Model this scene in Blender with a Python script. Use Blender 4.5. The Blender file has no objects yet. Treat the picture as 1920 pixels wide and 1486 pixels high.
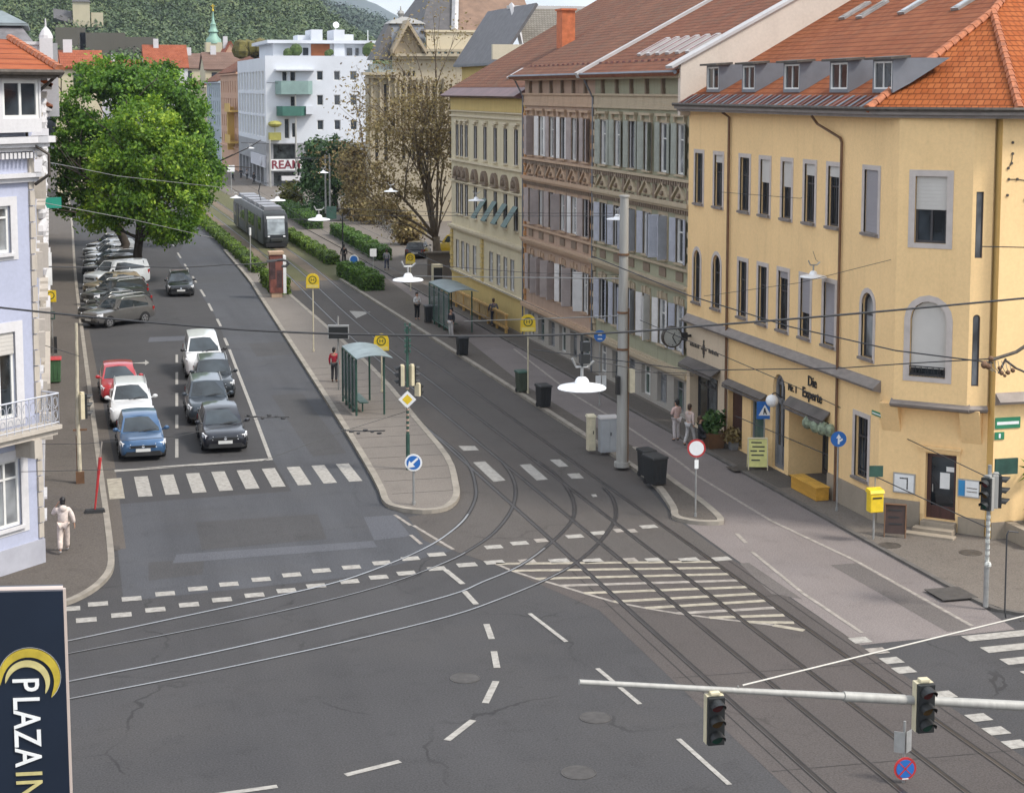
import bpy, math, random
import numpy as np
from mathutils import Vector, Matrix, noise
R = math.radians
rnd = random.Random(11)
SC = bpy.context.scene
COL = SC.collection
# ---------------------------------------------------------------- survey
# World: X across the street, Y along it (away from the hotel), Z up.
# The camera stands in a hotel window 14.4 m above the crossing.
EYE = 14.4
FOC = 3200.0
YAW = R(15.05)
TILT = math.atan(FOC / 30000.0)
SHIFT = 575 - FOC * math.tan(TILT)
_cy, _sy, _ct, _st = math.cos(YAW), math.sin(YAW), math.cos(TILT), math.sin(TILT)
FW = Vector((_sy * _ct, _cy * _ct, -_st)); RT = Vector((_cy, -_sy, 0)); UP = RT.cross(FW)

def _ray(px, py):
    return FW * FOC + RT * (px - 960.0) - UP * (py - (743.0 - SHIFT))
def G(px, py, z=0.0):
    d = _ray(px, py); t = (z - EYE) / d.z
    return (d.x * t, d.y * t)
def YX(px, X, py=400):
    d = _ray(px, py); return d.y * X / d.x
def ZX(px, py, X):
    d = _ray(px, py); return EYE + d.z * X / d.x
def AT(px, py, Y):
    d = _ray(px, py); t = Y / d.y
    return (d.x * t, Y, EYE + d.z * t)

# ---------------------------------------------------------------- mesh helper
class MB:
    def __init__(s):
        s.v = []; s.f = []; s.m = []
    def add(s, vs, fs, mi=0):
        o = len(s.v); s.v += [tuple(p) for p in vs]
        for f in fs:
            s.f.append(tuple(i + o for i in f)); s.m.append(mi)
        return s
    def quad(s, a, b, c, d, mi=0): return s.add([a, b, c, d], [(0, 1, 2, 3)], mi)
    def hexa(s, p, mi=0):
        return s.add(p, [(3, 2, 1, 0), (4, 5, 6, 7), (0, 1, 5, 4), (1, 2, 6, 5), (2, 3, 7, 6), (3, 0, 4, 7)], mi)
    def box(s, x0, x1, y0, y1, z0, z1, mi=0):
        return s.hexa([(x0, y0, z0), (x1, y0, z0), (x1, y1, z0), (x0, y1, z0), (x0, y0, z1), (x1, y0, z1), (x1, y1, z1), (x0, y1, z1)], mi)
    def pbox(s, pl, s0, s1, d0, d1, z0, z1, mi=0):
        P = pl.pt
        return s.hexa([P(s0, d1, z0), P(s1, d1, z0), P(s1, d0, z0), P(s0, d0, z0), P(s0, d1, z1), P(s1, d1, z1), P(s1, d0, z1), P(s0, d0, z1)], mi)
    def prism(s, pts, z0, z1, mi=0, mt=None, bottom=False):
        n = len(pts)
        a = sum(pts[i][0] * pts[(i + 1) % n][1] - pts[(i + 1) % n][0] * pts[i][1] for i in range(n))
        if a < 0: pts = pts[::-1]
        o = len(s.v)
        s.v += [(p[0], p[1], z0) for p in pts] + [(p[0], p[1], z1) for p in pts]
        for i in range(n):
            j = (i + 1) % n
            s.f.append((o + i, o + j, o + n + j, o + n + i)); s.m.append(mi)
        s.f.append(tuple(o + n + i for i in range(n))); s.m.append(mi if mt is None else mt)
        if bottom: s.f.append(tuple(o + i for i in range(n))[::-1]); s.m.append(mi)
        return s
    def poly(s, pts, z, mi=0):
        n = len(pts)
        a = sum(pts[i][0] * pts[(i + 1) % n][1] - pts[(i + 1) % n][0] * pts[i][1] for i in range(n))
        if a < 0: pts = pts[::-1]
        return s.add([(p[0], p[1], z) for p in pts], [tuple(range(n))], mi)
    def slab(s, pts3, n, t, mi=0):
        """polygon pts3 thickened by t along -n"""
        n = Vector(n).normalized(); k = len(pts3)
        a = [Vector(p) for p in pts3]; b = [p - n * t for p in a]
        fs = [tuple(range(k)), tuple(range(2 * k - 1, k - 1, -1))]
        for i in range(k):
            j = (i + 1) % k
            fs.append((j, i, k + i, k + j))
        return s.add(a + b, fs, mi)
    def ribbon(s, pts, w, z, mi=0):
        L, Rr = offset(pts, w / 2), offset(pts, -w / 2)
        for i in range(len(pts) - 1):
            s.quad((*Rr[i], z), (*Rr[i + 1], z), (*L[i + 1], z), (*L[i], z), mi)
        return s
    def curb(s, pts, w, z0, z1, mi=0):
        L, Rr = offset(pts, w / 2), offset(pts, -w / 2)
        for i in range(len(pts) - 1):
            a, b, c, d = L[i], L[i + 1], Rr[i + 1], Rr[i]
            s.quad((*d, z1), (*c, z1), (*b, z1), (*a, z1), mi)
            s.quad((*a, z1), (*b, z1), (*b, z0), (*a, z0), mi)
            s.quad((*c, z1), (*d, z1), (*d, z0), (*c, z0), mi)
        return s
    def tube(s, pts, r, n=6, mi=0, cap=True):
        pts = [Vector(p) for p in pts]; k = len(pts); o = len(s.v)
        rs = r if isinstance(r, (list, tuple)) else [r] * k
        prev = None
        for i, p in enumerate(pts):
            t = (pts[min(i + 1, k - 1)] - pts[max(i - 1, 0)])
            t = t.normalized() if t.length > 1e-9 else Vector((0, 0, 1))
            if prev is None:
                ref = Vector((0, 0, 1)) if abs(t.z) < .9 else Vector((1, 0, 0))
                a = t.cross(ref).normalized()
            else:
                a = (prev - t * prev.dot(t)).normalized()
            prev = a; b = t.cross(a)
            for j in range(n):
                th = 2 * math.pi * j / n
                s.v.append(tuple(p + (a * math.cos(th) + b * math.sin(th)) * rs[i]))
        for i in range(k - 1):
            for j in range(n):
                j2 = (j + 1) % n
                s.f.append((o + i * n + j, o + i * n + j2, o + (i + 1) * n + j2, o + (i + 1) * n + j)); s.m.append(mi)
        if cap:
            s.f.append(tuple(o + j for j in range(n))[::-1]); s.m.append(mi)
            s.f.append(tuple(o + (k - 1) * n + j for j in range(n))); s.m.append(mi)
        return s
    def cyl(s, x, y, z0, z1, r, n=12, mi=0, r2=None):
        return s.tube([(x, y, z0), (x, y, z1)], [r, r if r2 is None else r2], n, mi)
    def disc(s, c, nrm, r, t, n=20, mi=0, sides=None):
        nrm = Vector(nrm).normalized(); c = Vector(c)
        return s.tube([c - nrm * t / 2, c + nrm * t / 2], r, n, mi)
    def lathe(s, prof, c, n=20, mi=0):
        o = len(s.v); k = len(prof)
        for (r, z) in prof:
            for j in range(n):
                th = 2 * math.pi * j / n
                s.v.append((c[0] + r * math.cos(th), c[1] + r * math.sin(th), c[2] + z))
        for i in range(k - 1):
            for j in range(n):
                j2 = (j + 1) % n
                s.f.append((o + i * n + j, o + i * n + j2, o + (i + 1) * n + j2, o + (i + 1) * n + j)); s.m.append(mi)
        return s
    def ball(s, c, rx, ry=None, rz=None, n=10, mi=0):
        ry = rx if ry is None else ry; rz = rx if rz is None else rz
        prof = [(math.sin(math.pi * i / (n - 2)), -math.cos(math.pi * i / (n - 2))) for i in range(n - 1)]
        o = len(s.v); s.lathe(prof, (0, 0, 0), n, mi)
        for i in range(o, len(s.v)):
            v = s.v[i]; s.v[i] = (c[0] + v[0] * rx, c[1] + v[1] * ry, c[2] + v[2] * rz)
        return s
    def build(s, name, mats, parent=None, smooth=False, bevel=0, origin=None):
        me = bpy.data.meshes.new(name)
        if not isinstance(mats, (list, tuple)): mats = [mats]
        off = Vector((0, 0, 0))
        if parent is not None:
            q = parent
            while q is not None: off += Vector(q.location); q = q.parent
            loc = Vector((0, 0, 0))
        else:
            if origin is None:
                xs = [p[0] for p in s.v]; ys = [p[1] for p in s.v]; zs = [p[2] for p in s.v]
                loc = Vector(((min(xs) + max(xs)) / 2, (min(ys) + max(ys)) / 2, min(zs)))
            else: loc = Vector(origin)
            off = loc
        vs = [(p[0] - off.x, p[1] - off.y, p[2] - off.z) for p in s.v]
        me.from_pydata(vs, [], s.f)
        for m in mats: me.materials.append(m)
        if len(mats) > 1: me.polygons.foreach_set('material_index', s.m)
        if smooth: me.polygons.foreach_set('use_smooth', [True] * len(me.polygons))
        me.update()
        o = bpy.data.objects.new(name, me); COL.objects.link(o)
        o.location = loc
        if parent is not None: o.parent = parent
        if bevel:
            b = o.modifiers.new('bevel', 'BEVEL'); b.width = bevel; b.segments = 2; b.limit_method = 'ANGLE'; b.angle_limit = R(35)
        if smooth and isinstance(smooth, (int, float)) and not isinstance(smooth, bool):
            try: me.set_sharp_from_angle(angle=R(smooth))
            except Exception: pass
        return o

def offset(pts, d):
    out = []; n = len(pts)
    for i in range(n):
        a = Vector(pts[max(i - 1, 0)][:2]); b = Vector(pts[min(i + 1, n - 1)][:2])
        t = (b - a)
        if 0 < i < n - 1:
            t = (Vector(pts[i][:2]) - a).normalized() + (b - Vector(pts[i][:2])).normalized()
        t.normalize()
        out.append((pts[i][0] - t.y * d, pts[i][1] + t.x * d))
    return out
def spline(pts, k=6):
    P = [Vector(p) for p in pts]; out = []
    for i in range(len(P) - 1):
        p0 = P[i - 1] if i else P[0] * 2 - P[1]
        p1, p2 = P[i], P[i + 1]
        p3 = P[i + 2] if i + 2 < len(P) else P[-1] * 2 - P[-2]
        for j in range(k):
            t = j / k
            out.append(tuple(.5 * (2 * p1 + (p2 - p0) * t + (2 * p0 - 5 * p1 + 4 * p2 - p3) * t * t + (3 * p1 - p0 - 3 * p2 + p3) * t ** 3)))
    out.append(tuple(P[-1])); return out

class PL:
    """a vertical wall plane: origin, direction along the wall, outward normal"""
    def __init__(s, o, u, n):
        s.o = Vector((o[0], o[1], 0)); s.u = Vector((u[0], u[1], 0)).normalized(); s.n = Vector((n[0], n[1], 0)).normalized()
    def pt(s, a, d, z):
        p = s.o + s.u * a + s.n * d; return (p.x, p.y, z)

def facade(mb, pl, s0, s1, z0, z1, ops, depth=.22, mw=0, mr=0):
    """wall skin with real openings (a,b,c,d[,arch]) and their reveals"""
    ss = sorted(set([s0, s1] + [o[0] for o in ops] + [o[1] for o in ops]))
    zs = sorted(set([z0, z1] + [o[2] for o in ops] + [o[3] for o in ops]))
    P = pl.pt
    for i in range(len(ss) - 1):
        for j in range(len(zs) - 1):
            a, b, c, d = ss[i], ss[i + 1], zs[j], zs[j + 1]
            m, q = (a + b) / 2, (c + d) / 2
            if b - a < 1e-6 or d - c < 1e-6: continue
            if any(o[0] < m < o[1] and o[2] < q < o[3] for o in ops): continue
            mb.quad(P(a, 0, c), P(b, 0, c), P(b, 0, d), P(a, 0, d), mw)
    for o in ops:
        a, b, c, d = o[:4]; arch = len(o) > 4 and o[4]
        top = d
        if arch:
            r = (b - a) / 2; cx = (a + b) / 2; top = d - r; K = 8
            arc = [(cx - r * math.cos(math.pi * k / K), top + r * math.sin(math.pi * k / K)) for k in range(K + 1)]
            for k in range(K):
                (sa, za), (sb, zb) = arc[k], arc[k + 1]
                corner = (a, d) if k < K / 2 else (b, d)
                mb.add([P(sa, 0, za), P(sb, 0, zb), P(corner[0], 0, corner[1])], [(0, 1, 2)], mw)
                mb.quad(P(sa, 0, za), P(sa, -depth, za), P(sb, -depth, zb), P(sb, 0, zb), mr)
            mb.add([P(cx, 0, d), P(b, 0, d), P(a, 0, d)], [(0, 1, 2)], mw)
        else:
            mb.quad(P(a, 0, d), P(a, -depth, d), P(b, -depth, d), P(b, 0, d), mr)
        mb.quad(P(a, 0, c), P(a, -depth, c), P(a, -depth, top), P(a, 0, top), mr)
        mb.quad(P(b, -depth, c), P(b, 0, c), P(b, 0, top), P(b, -depth, top), mr)
        mb.quad(P(a, -depth, c), P(a, 0, c), P(b, 0, c), P(b, -depth, c), mr)

# ---------------------------------------------------------------- object bookkeeping
def tag(o, label=None, cat=None, group=None, kind=None):
    if label: o['label'] = label
    if cat: o['category'] = cat
    if group: o['group'] = group
    if kind: o['kind'] = kind
    return o
def thing(name, label, cat, loc=(0, 0, 0), rz=0, group=None):
    o = bpy.data.objects.new(name, None); COL.objects.link(o)
    o.empty_display_size = .3
    o.location = loc; o.rotation_euler = (0, 0, rz)
    return tag(o, label, cat, group)
def structure(o):
    o['kind'] = 'structure'; return o
def copy_tree(o, parent=None, remap=None):
    c = o.copy(); COL.objects.link(c); c.parent = parent
    if remap and o.type == 'MESH':
        for i, sl in enumerate(o.material_slots):
            if sl.material and sl.material.name in remap:
                c.material_slots[i].link = 'OBJECT'
                c.material_slots[i].material = remap[sl.material.name]
    for ch in list(o.children): copy_tree(ch, c, remap)
    return c
def text_mb(txt, size, mb, to, mi=0, depth=.01, bold=0.0, spacing=1.0):
    """append lettering to mb; to(x, y, d) maps text coords to the world"""
    cu = bpy.data.curves.new('t', 'FONT'); cu.body = txt; cu.size = size; cu.align_x = 'CENTER'; cu.align_y = 'CENTER'
    cu.extrude = depth / 2; cu.offset = bold; cu.space_character = spacing; cu.resolution_u = 3
    ob = bpy.data.objects.new('t', cu); COL.objects.link(ob)
    me = bpy.data.meshes.new_from_object(ob)
    mb.add([to(v.co.x, v.co.y, v.co.z + depth / 2) for v in me.vertices], [tuple(p.vertices) for p in me.polygons], mi)
    bpy.data.objects.remove(ob); bpy.data.curves.remove(cu); bpy.data.meshes.remove(me)

# ---------------------------------------------------------------- materials
def _new(name):
    m = bpy.data.materials.new(name); m.use_nodes = True
    nt = m.node_tree; b = nt.nodes['Principled BSDF']
    return m, nt, b
class NT:
    def __init__(s, nt): s.t = nt
    def n(s, typ, **kw):
        x = s.t.nodes.new(typ)
        for k, v in kw.items():
            if k in x.inputs: x.inputs[k].default_value = v
            else: setattr(x, k, v)
        return x
    def l(s, a, b): s.t.links.new(a, b)
def _pos(N, scale=(1, 1, 1)):
    g = N.n('ShaderNodeNewGeometry'); mp = N.n('ShaderNodeMapping'); mp.inputs['Scale'].default_value = scale
    N.l(g.outputs['Position'], mp.inputs['Vector']); return mp.outputs['Vector']
def _noise(N, vec, sc, det=4, ro=.6):
    x = N.n('ShaderNodeTexNoise'); x.inputs['Scale'].default_value = sc; x.inputs['Detail'].default_value = det; x.inputs['Roughness'].default_value = ro
    N.l(vec, x.inputs['Vector']); return x.outputs['Fac']
def _ramp(N, fac, stops):
    r = N.n('ShaderNodeValToRGB'); e = r.color_ramp.elements
    e[0].position, e[0].color = stops[0][0], (*stops[0][1], 1)
    e[1].position, e[1].color = stops[-1][0], (*stops[-1][1], 1)
    for p, c in stops[1:-1]:
        q = e.new(p); q.color = (*c, 1)
    N.l(fac, r.inputs['Fac']); return r.outputs['Color']
def _mix(N, fac, a, b, mode='MIX'):
    m = N.n('ShaderNodeMix', data_type='RGBA', blend_type=mode)
    if isinstance(fac, (int, float)): m.inputs['Factor'].default_value = fac
    else: N.l(fac, m.inputs['Factor'])
    for k, v in ((6, a), (7, b)):
        if isinstance(v, tuple): m.inputs[k].default_value = (*v, 1)
        else: N.l(v, m.inputs[k])
    return m.outputs[2]
def _bump(N, h, b, st=.3, dist=.02):
    x = N.n('ShaderNodeBump'); x.inputs['Strength'].default_value = st; x.inputs['Distance'].default_value = dist
    N.l(h, x.inputs['Height']); N.l(x.outputs['Normal'], b.inputs['Normal'])
def sc3(c, k): return tuple(min(1, x * k) for x in c)

def plain(name, col, rough=.6, metal=0.0, var=.12, sc=2.0, bump=0, coat=0, stretch=(1, 1, 1), emit=None):
    m, nt, b = _new(name); N = NT(nt)
    b.inputs['Roughness'].default_value = rough; b.inputs['Metallic'].default_value = metal
    if coat: b.inputs['Coat Weight'].default_value = coat; b.inputs['Coat Roughness'].default_value = .05
    if var:
        v = _pos(N, stretch); f = _noise(N, v, sc, 6)
        c = _ramp(N, f, [(.3, sc3(col, 1 - var)), (.7, sc3(col, 1 + var))])
        N.l(c, b.inputs['Base Color'])
        if bump: _bump(N, _noise(N, v, sc * 12, 3), b, bump, .01)
    else: b.inputs['Base Color'].default_value = (*col, 1)
    return m

def stucco(name, col, dirt=(.25, .2, .13), amt=.5, sc=.5, bump=.15, streak=True):
    """painted render: broad blotches, rain streaks, fine grain"""
    m, nt, b = _new(name); N = NT(nt); b.inputs['Roughness'].default_value = .85
    v = _pos(N)
    big = _noise(N, v, sc, 5, .65)
    c = _ramp(N, big, [(.3, sc3(col, .88)), (.55, col), (.75, sc3(col, 1.07))])
    if streak:
        vs = _pos(N, (2.6, 2.6, .22)); f = _noise(N, vs, 1.0, 6, .7)
        ff = _ramp(N, f, [(.52, (0, 0, 0)), (.78, (1, 1, 1))])
        mm = N.n('ShaderNodeMath', operation='MULTIPLY'); N.l(ff, mm.inputs[0]); mm.inputs[1].default_value = amt
        c = _mix(N, mm.outputs[0], c, dirt)
    fine = _noise(N, v, 9, 4, .7)
    c = _mix(N, .35, c, _ramp(N, fine, [(.3, sc3(col, .8)), (.7, sc3(col, 1.1))]))
    N.l(c, b.inputs['Base Color'])
    _bump(N, _noise(N, v, 30, 3), b, bump, .01)
    return m

def asphalt(name, a, c2, patch=.35, crack=.5, sc=.12, rough=.85, grain=.42, tint=None):
    m, nt, b = _new(name); N = NT(nt); b.inputs['Roughness'].default_value = rough; b.inputs['Specular IOR Level'].default_value = .15
    v = _pos(N)
    big = _noise(N, v, sc, 5, .6)
    c = _ramp(N, big, [(.3, a), (.7, c2)])
    # long lanes of wear and resurfaced strips
    vw = _pos(N, (.9, .05, 1)); w = _noise(N, vw, .6, 4, .6)
    c = _mix(N, _fac(N, w, .42, .66, patch), c, sc3(a, .72))
    if tint:
        c = _mix(N, _fac(N, _noise(N, v, sc * 1.7, 4), .48, .7, .5), c, tint)
    # stains
    st = _noise(N, v, .9, 6, .7)
    c = _mix(N, _fac(N, st, .54, .72, .6), c, sc3(a, .6))
    ol = _noise(N, v, 2.6, 4, .6)
    c = _mix(N, _fac(N, ol, .66, .74, .5), c, sc3(a, .45))
    gr = _noise(N, v, 22, 3, .7)
    c = _mix(N, grain, c, _ramp(N, gr, [(.3, sc3(a, .45)), (.7, sc3(c2, 1.6))]))
    if crack:
        # repaired cracks: bands of bitumen on wandering cell edges
        dv = N.n('ShaderNodeTexNoise'); dv.inputs['Scale'].default_value = .5; dv.inputs['Detail'].default_value = 5
        N.l(v, dv.inputs['Vector'])
        ad = N.n('ShaderNodeMix', data_type='RGBA', blend_type='LINEAR_LIGHT'); ad.inputs['Factor'].default_value = .9
        N.l(v, ad.inputs[6]); N.l(dv.outputs['Color'], ad.inputs[7])
        vo = N.n('ShaderNodeTexVoronoi', feature='DISTANCE_TO_EDGE'); vo.inputs['Scale'].default_value = .16
        N.l(ad.outputs[2], vo.inputs['Vector'])
        e = _ramp(N, vo.outputs['Distance'], [(.0, (1, 1, 1)), (.004, (1, 1, 1)), (.008, (0, 0, 0))])
        k = N.n('ShaderNodeMath', operation='MULTIPLY'); N.l(e, k.inputs[0])
        N.l(_fac(N, _noise(N, v, .35, 3), .45, .62, crack), k.inputs[1])
        c = _mix(N, k.outputs[0], c, sc3(a, .5))
    N.l(c, b.inputs['Base Color'])
    _bump(N, gr, b, .25, .01)
    return m
def _fac(N, f, lo, hi, amt=1.0):
    mr = N.n('ShaderNodeMapRange'); mr.inputs['From Min'].default_value = lo; mr.inputs['From Max'].default_value = hi
    mr.inputs['To Max'].default_value = amt
    N.l(f, mr.inputs['Value']); return mr.outputs['Result']

def tiles(name, cols, axis='y', row=.32, wid=.22, moss=.0, bump=.6):
    """roof tiles: rows by height, columns along the eave"""
    m, nt, b = _new(name); N = NT(nt); b.inputs['Roughness'].default_value = .8; b.inputs['Specular IOR Level'].default_value = .15
    g = N.n('ShaderNodeNewGeometry'); sp = N.n('ShaderNodeSeparateXYZ'); N.l(g.outputs['Position'], sp.inputs[0])
    cb = N.n('ShaderNodeCombineXYZ')
    src = {'y': 'Y', 'x': 'X'}.get(axis)
    if src: N.l(sp.outputs[src], cb.inputs[0])
    else:
        su = N.n('ShaderNodeMath', operation='SUBTRACT'); N.l(sp.outputs['X'], su.inputs[0]); N.l(sp.outputs['Y'], su.inputs[1])
        mu = N.n('ShaderNodeMath', operation='MULTIPLY'); N.l(su.outputs[0], mu.inputs[0]); mu.inputs[1].default_value = .707
        N.l(mu.outputs[0], cb.inputs[0])
    N.l(sp.outputs['Z'], cb.inputs[1])
    br = N.n('ShaderNodeTexBrick'); N.l(cb.outputs[0], br.inputs['Vector'])
    br.inputs['Scale'].default_value = 1; br.inputs['Brick Width'].default_value = wid; br.inputs['Row Height'].default_value = row * .55
    br.inputs['Mortar Size'].default_value = .018; br.inputs['Mortar Smooth'].default_value = .3; br.inputs['Bias'].default_value = 0
    br.inputs['Color1'].default_value = (*cols[0], 1); br.inputs['Color2'].default_value = (*cols[1], 1); br.inputs['Mortar'].default_value = (*sc3(cols[0], .35), 1)
    v = _pos(N)
    c = _mix(N, .3, br.outputs['Color'], _ramp(N, _noise(N, v, .45, 6, .7), [(.3, sc3(cols[0], .6)), (.5, cols[0]), (.72, sc3(cols[1], 1.35))]))
    c = _mix(N, _fac(N, _noise(N, v, 2.5, 5, .7), .56, .75, .6), c, sc3(cols[0], .45))
    if moss: c = _mix(N, _fac(N, _noise(N, v, 1.1, 6, .7), .5, .7, moss), c, (.09, .085, .06))
    N.l(c, b.inputs['Base Color'])
    # each row is a wedge that steps down to the next one
    dz = N.n('ShaderNodeMath', operation='DIVIDE'); N.l(sp.outputs['Z'], dz.inputs[0]); dz.inputs[1].default_value = row * .55
    fr = N.n('ShaderNodeMath', operation='FRACT'); N.l(dz.outputs[0], fr.inputs[0])
    iv = N.n('ShaderNodeMath', operation='SUBTRACT'); iv.inputs[0].default_value = 1; N.l(fr.outputs[0], iv.inputs[1])
    mx = N.n('ShaderNodeMath', operation='MULTIPLY_ADD'); N.l(br.outputs['Fac'], mx.inputs[0]); mx.inputs[1].default_value = -.8; N.l(iv.outputs[0], mx.inputs[2])
    _bump(N, mx.outputs[0], b, bump, .05)
    return m

def glass(name, col=(.02, .025, .03), rough=.06, var=.6):
    m, nt, b = _new(name); N = NT(nt)
    b.inputs['Roughness'].default_value = rough; b.inputs['Specular IOR Level'].default_value = .7
    v = _pos(N); f = _noise(N, v, .9, 2)
    c = _ramp(N, f, [(.35, sc3(col, 1 - var)), (.65, sc3(col, 1 + var * 2))]); N.l(c, b.inputs['Base Color'])
    return m

def leaf(name, dark, mid, light, hue=.5, sc=.5, trans=.25):
    m, nt, b = _new(name); N = NT(nt); b.inputs['Roughness'].default_value = .6
    g = N.n('ShaderNodeNewGeometry'); v = _pos(N)
    f = _noise(N, v, sc, 4, .6)
    ad = N.n('ShaderNodeMath', operation='MULTIPLY_ADD'); N.l(g.outputs['Random Per Island'], ad.inputs[0]); ad.inputs[1].default_value = hue; 
    s2 = N.n('ShaderNodeMath', operation='SUBTRACT'); N.l(f, s2.inputs[0]); s2.inputs[1].default_value = hue * .5
    N.l(s2.outputs[0], ad.inputs[2])
    c = _ramp(N, ad.outputs[0], [(.22, dark), (.5, mid), (.8, light)])
    N.l(c, b.inputs['Base Color'])
    if trans:
        t = N.n('ShaderNodeBsdfTranslucent'); N.l(c, t.inputs['Color'])
        mx = N.n('ShaderNodeMixShader'); mx.inputs['Fac'].default_value = trans
        N.l(b.outputs[0], mx.inputs[1]); N.l(t.outputs[0], mx.inputs[2])
        N.l(mx.outputs[0], nt.nodes['Material Output'].inputs['Surface'])
    return m

def paint(name, col, metal=.3, rough=.28):
    m, nt, b = _new(name); N = NT(nt)
    b.inputs['Metallic'].default_value = metal; b.inputs['Roughness'].default_value = rough
    b.inputs['Coat Weight'].default_value = .8; b.inputs['Coat Roughness'].default_value = .06
    v = _pos(N); f = _noise(N, v, 3, 5, .7)
    N.l(_ramp(N, f, [(.3, sc3(col, .86)), (.7, sc3(col, 1.08))]), b.inputs['Base Color'])
    return m

m_asph = asphalt('asphalt', (.048, .0465, .047), (.072, .0695, .0705), patch=.4, crack=.55, tint=(.074, .068, .063))
m_asph_blue = asphalt('newer asphalt', (.058, .0585, .063), (.092, .0935, .101), patch=.7, crack=.25, tint=(.070, .065, .060))
m_track = asphalt('track asphalt', (.074, .066, .061), (.108, .097, .089), patch=.5, crack=.35, tint=(.088, .074, .065))
m_trackcon = asphalt('track concrete', (.066, .057, .053), (.097, .085, .079), patch=.4, crack=.35, tint=(.088, .071, .066))
m_lane = asphalt('bike lane asphalt', (.150, .129, .121), (.205, .178, .168), patch=.25, crack=.15, tint=(.24, .215, .21))
m_walk = asphalt('pavement asphalt', (.082, .070, .060), (.122, .106, .092), patch=.25, crack=.25)
m_walkl = asphalt('light pavement', (.115, .098, .083), (.175, .152, .130), patch=.2, crack=.15)
m_island = asphalt('island slabs', (.155, .135, .118), (.205, .182, .16), patch=.2, crack=.1)
m_kerb = plain('granite kerb', (.26, .23, .19), .8, var=.25, sc=1.5, bump=.3)
m_kerbd = plain('kerb face', (.10, .09, .08), .9, var=.3, sc=1.5)
m_steel = plain('rail steel', (.06, .053, .05), .38, .6, var=.3, sc=.6)
m_steelb = plain('polished rail', (.50, .49, .48), .28, .9, var=.15, sc=.4)
m_steeld = plain('dull rail head', (.15, .14, .135), .45, .6, var=.3, sc=.4)
m_groove = plain('rail joint filler', (.022, .019, .018), .9, var=.3, sc=1)
m_white = plain('worn road paint', (.31, .29, .26), .75, var=.3, sc=6, bump=.1)
m_whited = plain('faded road paint', (.27, .24, .21), .8, var=.35, sc=4)
m_yelw = plain('faded sandy paint', (.31, .275, .215), .8, var=.3, sc=4)
m_lid = plain('worn iron lid', (.068, .062, .058), .7, .2, var=.25, sc=5)
m_iron = plain('cast iron', (.085, .072, .060), .7, .4, var=.35, sc=6)
m_metal = plain('galvanised steel', (.36, .36, .35), .45, .6, var=.2, sc=4)
m_polew = plain('grey painted mast', (.33, .32, .295), .6, .1, var=.14, sc=3, stretch=(3, 3, .3))
m_cream = plain('cream painted steel', (.56, .50, .36), .55, var=.15, sc=4)
m_dark = plain('black plastic', (.018, .018, .019), .45, var=.3, sc=3)
m_green = plain('dark green metal', (.035, .085, .065), .45, .2, var=.25, sc=3)
m_lampw = plain('white enamel', (.80, .80, .80), .35, var=.05, sc=3)
m_red = plain('red paint', (.42, .03, .03), .5, var=.2, sc=5)
m_yellow = plain('sign yellow', (.72, .50, .02), .45, var=.12, sc=6)
m_blue = plain('sign blue', (.02, .13, .42), .4, var=.1, sc=6)
m_signw = plain('sign white', (.75, .75, .74), .45, var=.06, sc=6)
m_gback = plain('sign back aluminium', (.40, .40, .39), .5, .5, var=.15, sc=5)
m_glass = glass('window glass')
m_glassg = glass('curtained glass', (.16, .165, .17), .12, .5)
m_frame = plain('dark window frame', (.045, .04, .042), .5, var=.2)
m_framew = plain('white window frame', (.68, .67, .64), .5, var=.08)
m_wire = plain('cable', (.035, .035, .037), .6, var=.2)
m_wirel = plain('bright cable', (.30, .29, .27), .5, .4, var=.1)
# ================================================================ ground, roads, kerbs, rails, markings
def gp(l, z=0.0): return [G(x, y, z) for x, y in l]
b = MB(); b.quad((-4000, -300, 0), (4000, -300, 0), (4000, 9000, 0), (-4000, 9000, 0))
structure(b.build('ground', m_asph, origin=(0, 0, 0)))

# resurfaced carriageway towards the crossing
b = MB()
b.poly([(10.1, 150), (14.6, 183), (14.7, 154), (13.7, 118), (12.0, 77), (11.2, 61.3), (10.9, 57.6), (11.3, 55.5), (12.6, 51.5), (8.0, 49.0), (1.6, 48.3), (1.7, 60), (8.0, 60.4), (8.0, 65.8), (8.9, 87), (9.8, 110)], .004)
structure(b.build('carriageway', m_asph_blue))
b = MB()
b.poly([(1.45, 66), (1.42, 54), (1.9, 54), (2.0, 66)], .006); b.poly([(1.45, 105), (1.45, 66.01), (2.0, 66.01), (1.85, 105)], .006)
structure(b.build('gutter', m_walk))

# tram bed: asphalt between island and platform, concrete further down
b = MB()
b.poly([(15.9, 128), (21.0, 128), (21.1, 61), (20.0, 53.2), (19.9, 48.2), (12.8, 48.9), (11.2, 52.5), (11.3, 55.6), (13.0, 56.3), (14.0, 59.7), (14.7, 64), (15.05, 72), (15.75, 86.6)], .006)
structure(b.build('tram_bed_road', m_track))
b = MB(); b.poly([(14.35, -40), (14.35, 44), (12.8, 48.88), (19.9, 48.18), (20.0, 40), (20.0, -40)], .004)
structure(b.build('tram_bed', m_trackcon))
m_grass = asphalt('track grass', (.065, .085, .025), (.125, .110, .060), patch=.6, crack=0, sc=.5, tint=(.15, .11, .07), grain=.6)
m_gravel = asphalt('track gravel', (.11, .085, .06), (.19, .145, .10), patch=.5, crack=0, sc=.4, grain=.5)
b = MB(); b.poly([(15.9, 128.01), (15.6, 330), (23.2, 330), (23.2, 138), (21.0, 128.01)], .004)
structure(b.build('grass_track', m_grass))
b = MB()
for x, y0, y1 in ((17.0, 122, 150), (17.2, 150, 300), (19.8, 128, 300)):
    b.poly([(x - .5, y0), (x + .55, y0), (x + .45, y1), (x - .45, y1)], .010)
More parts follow.
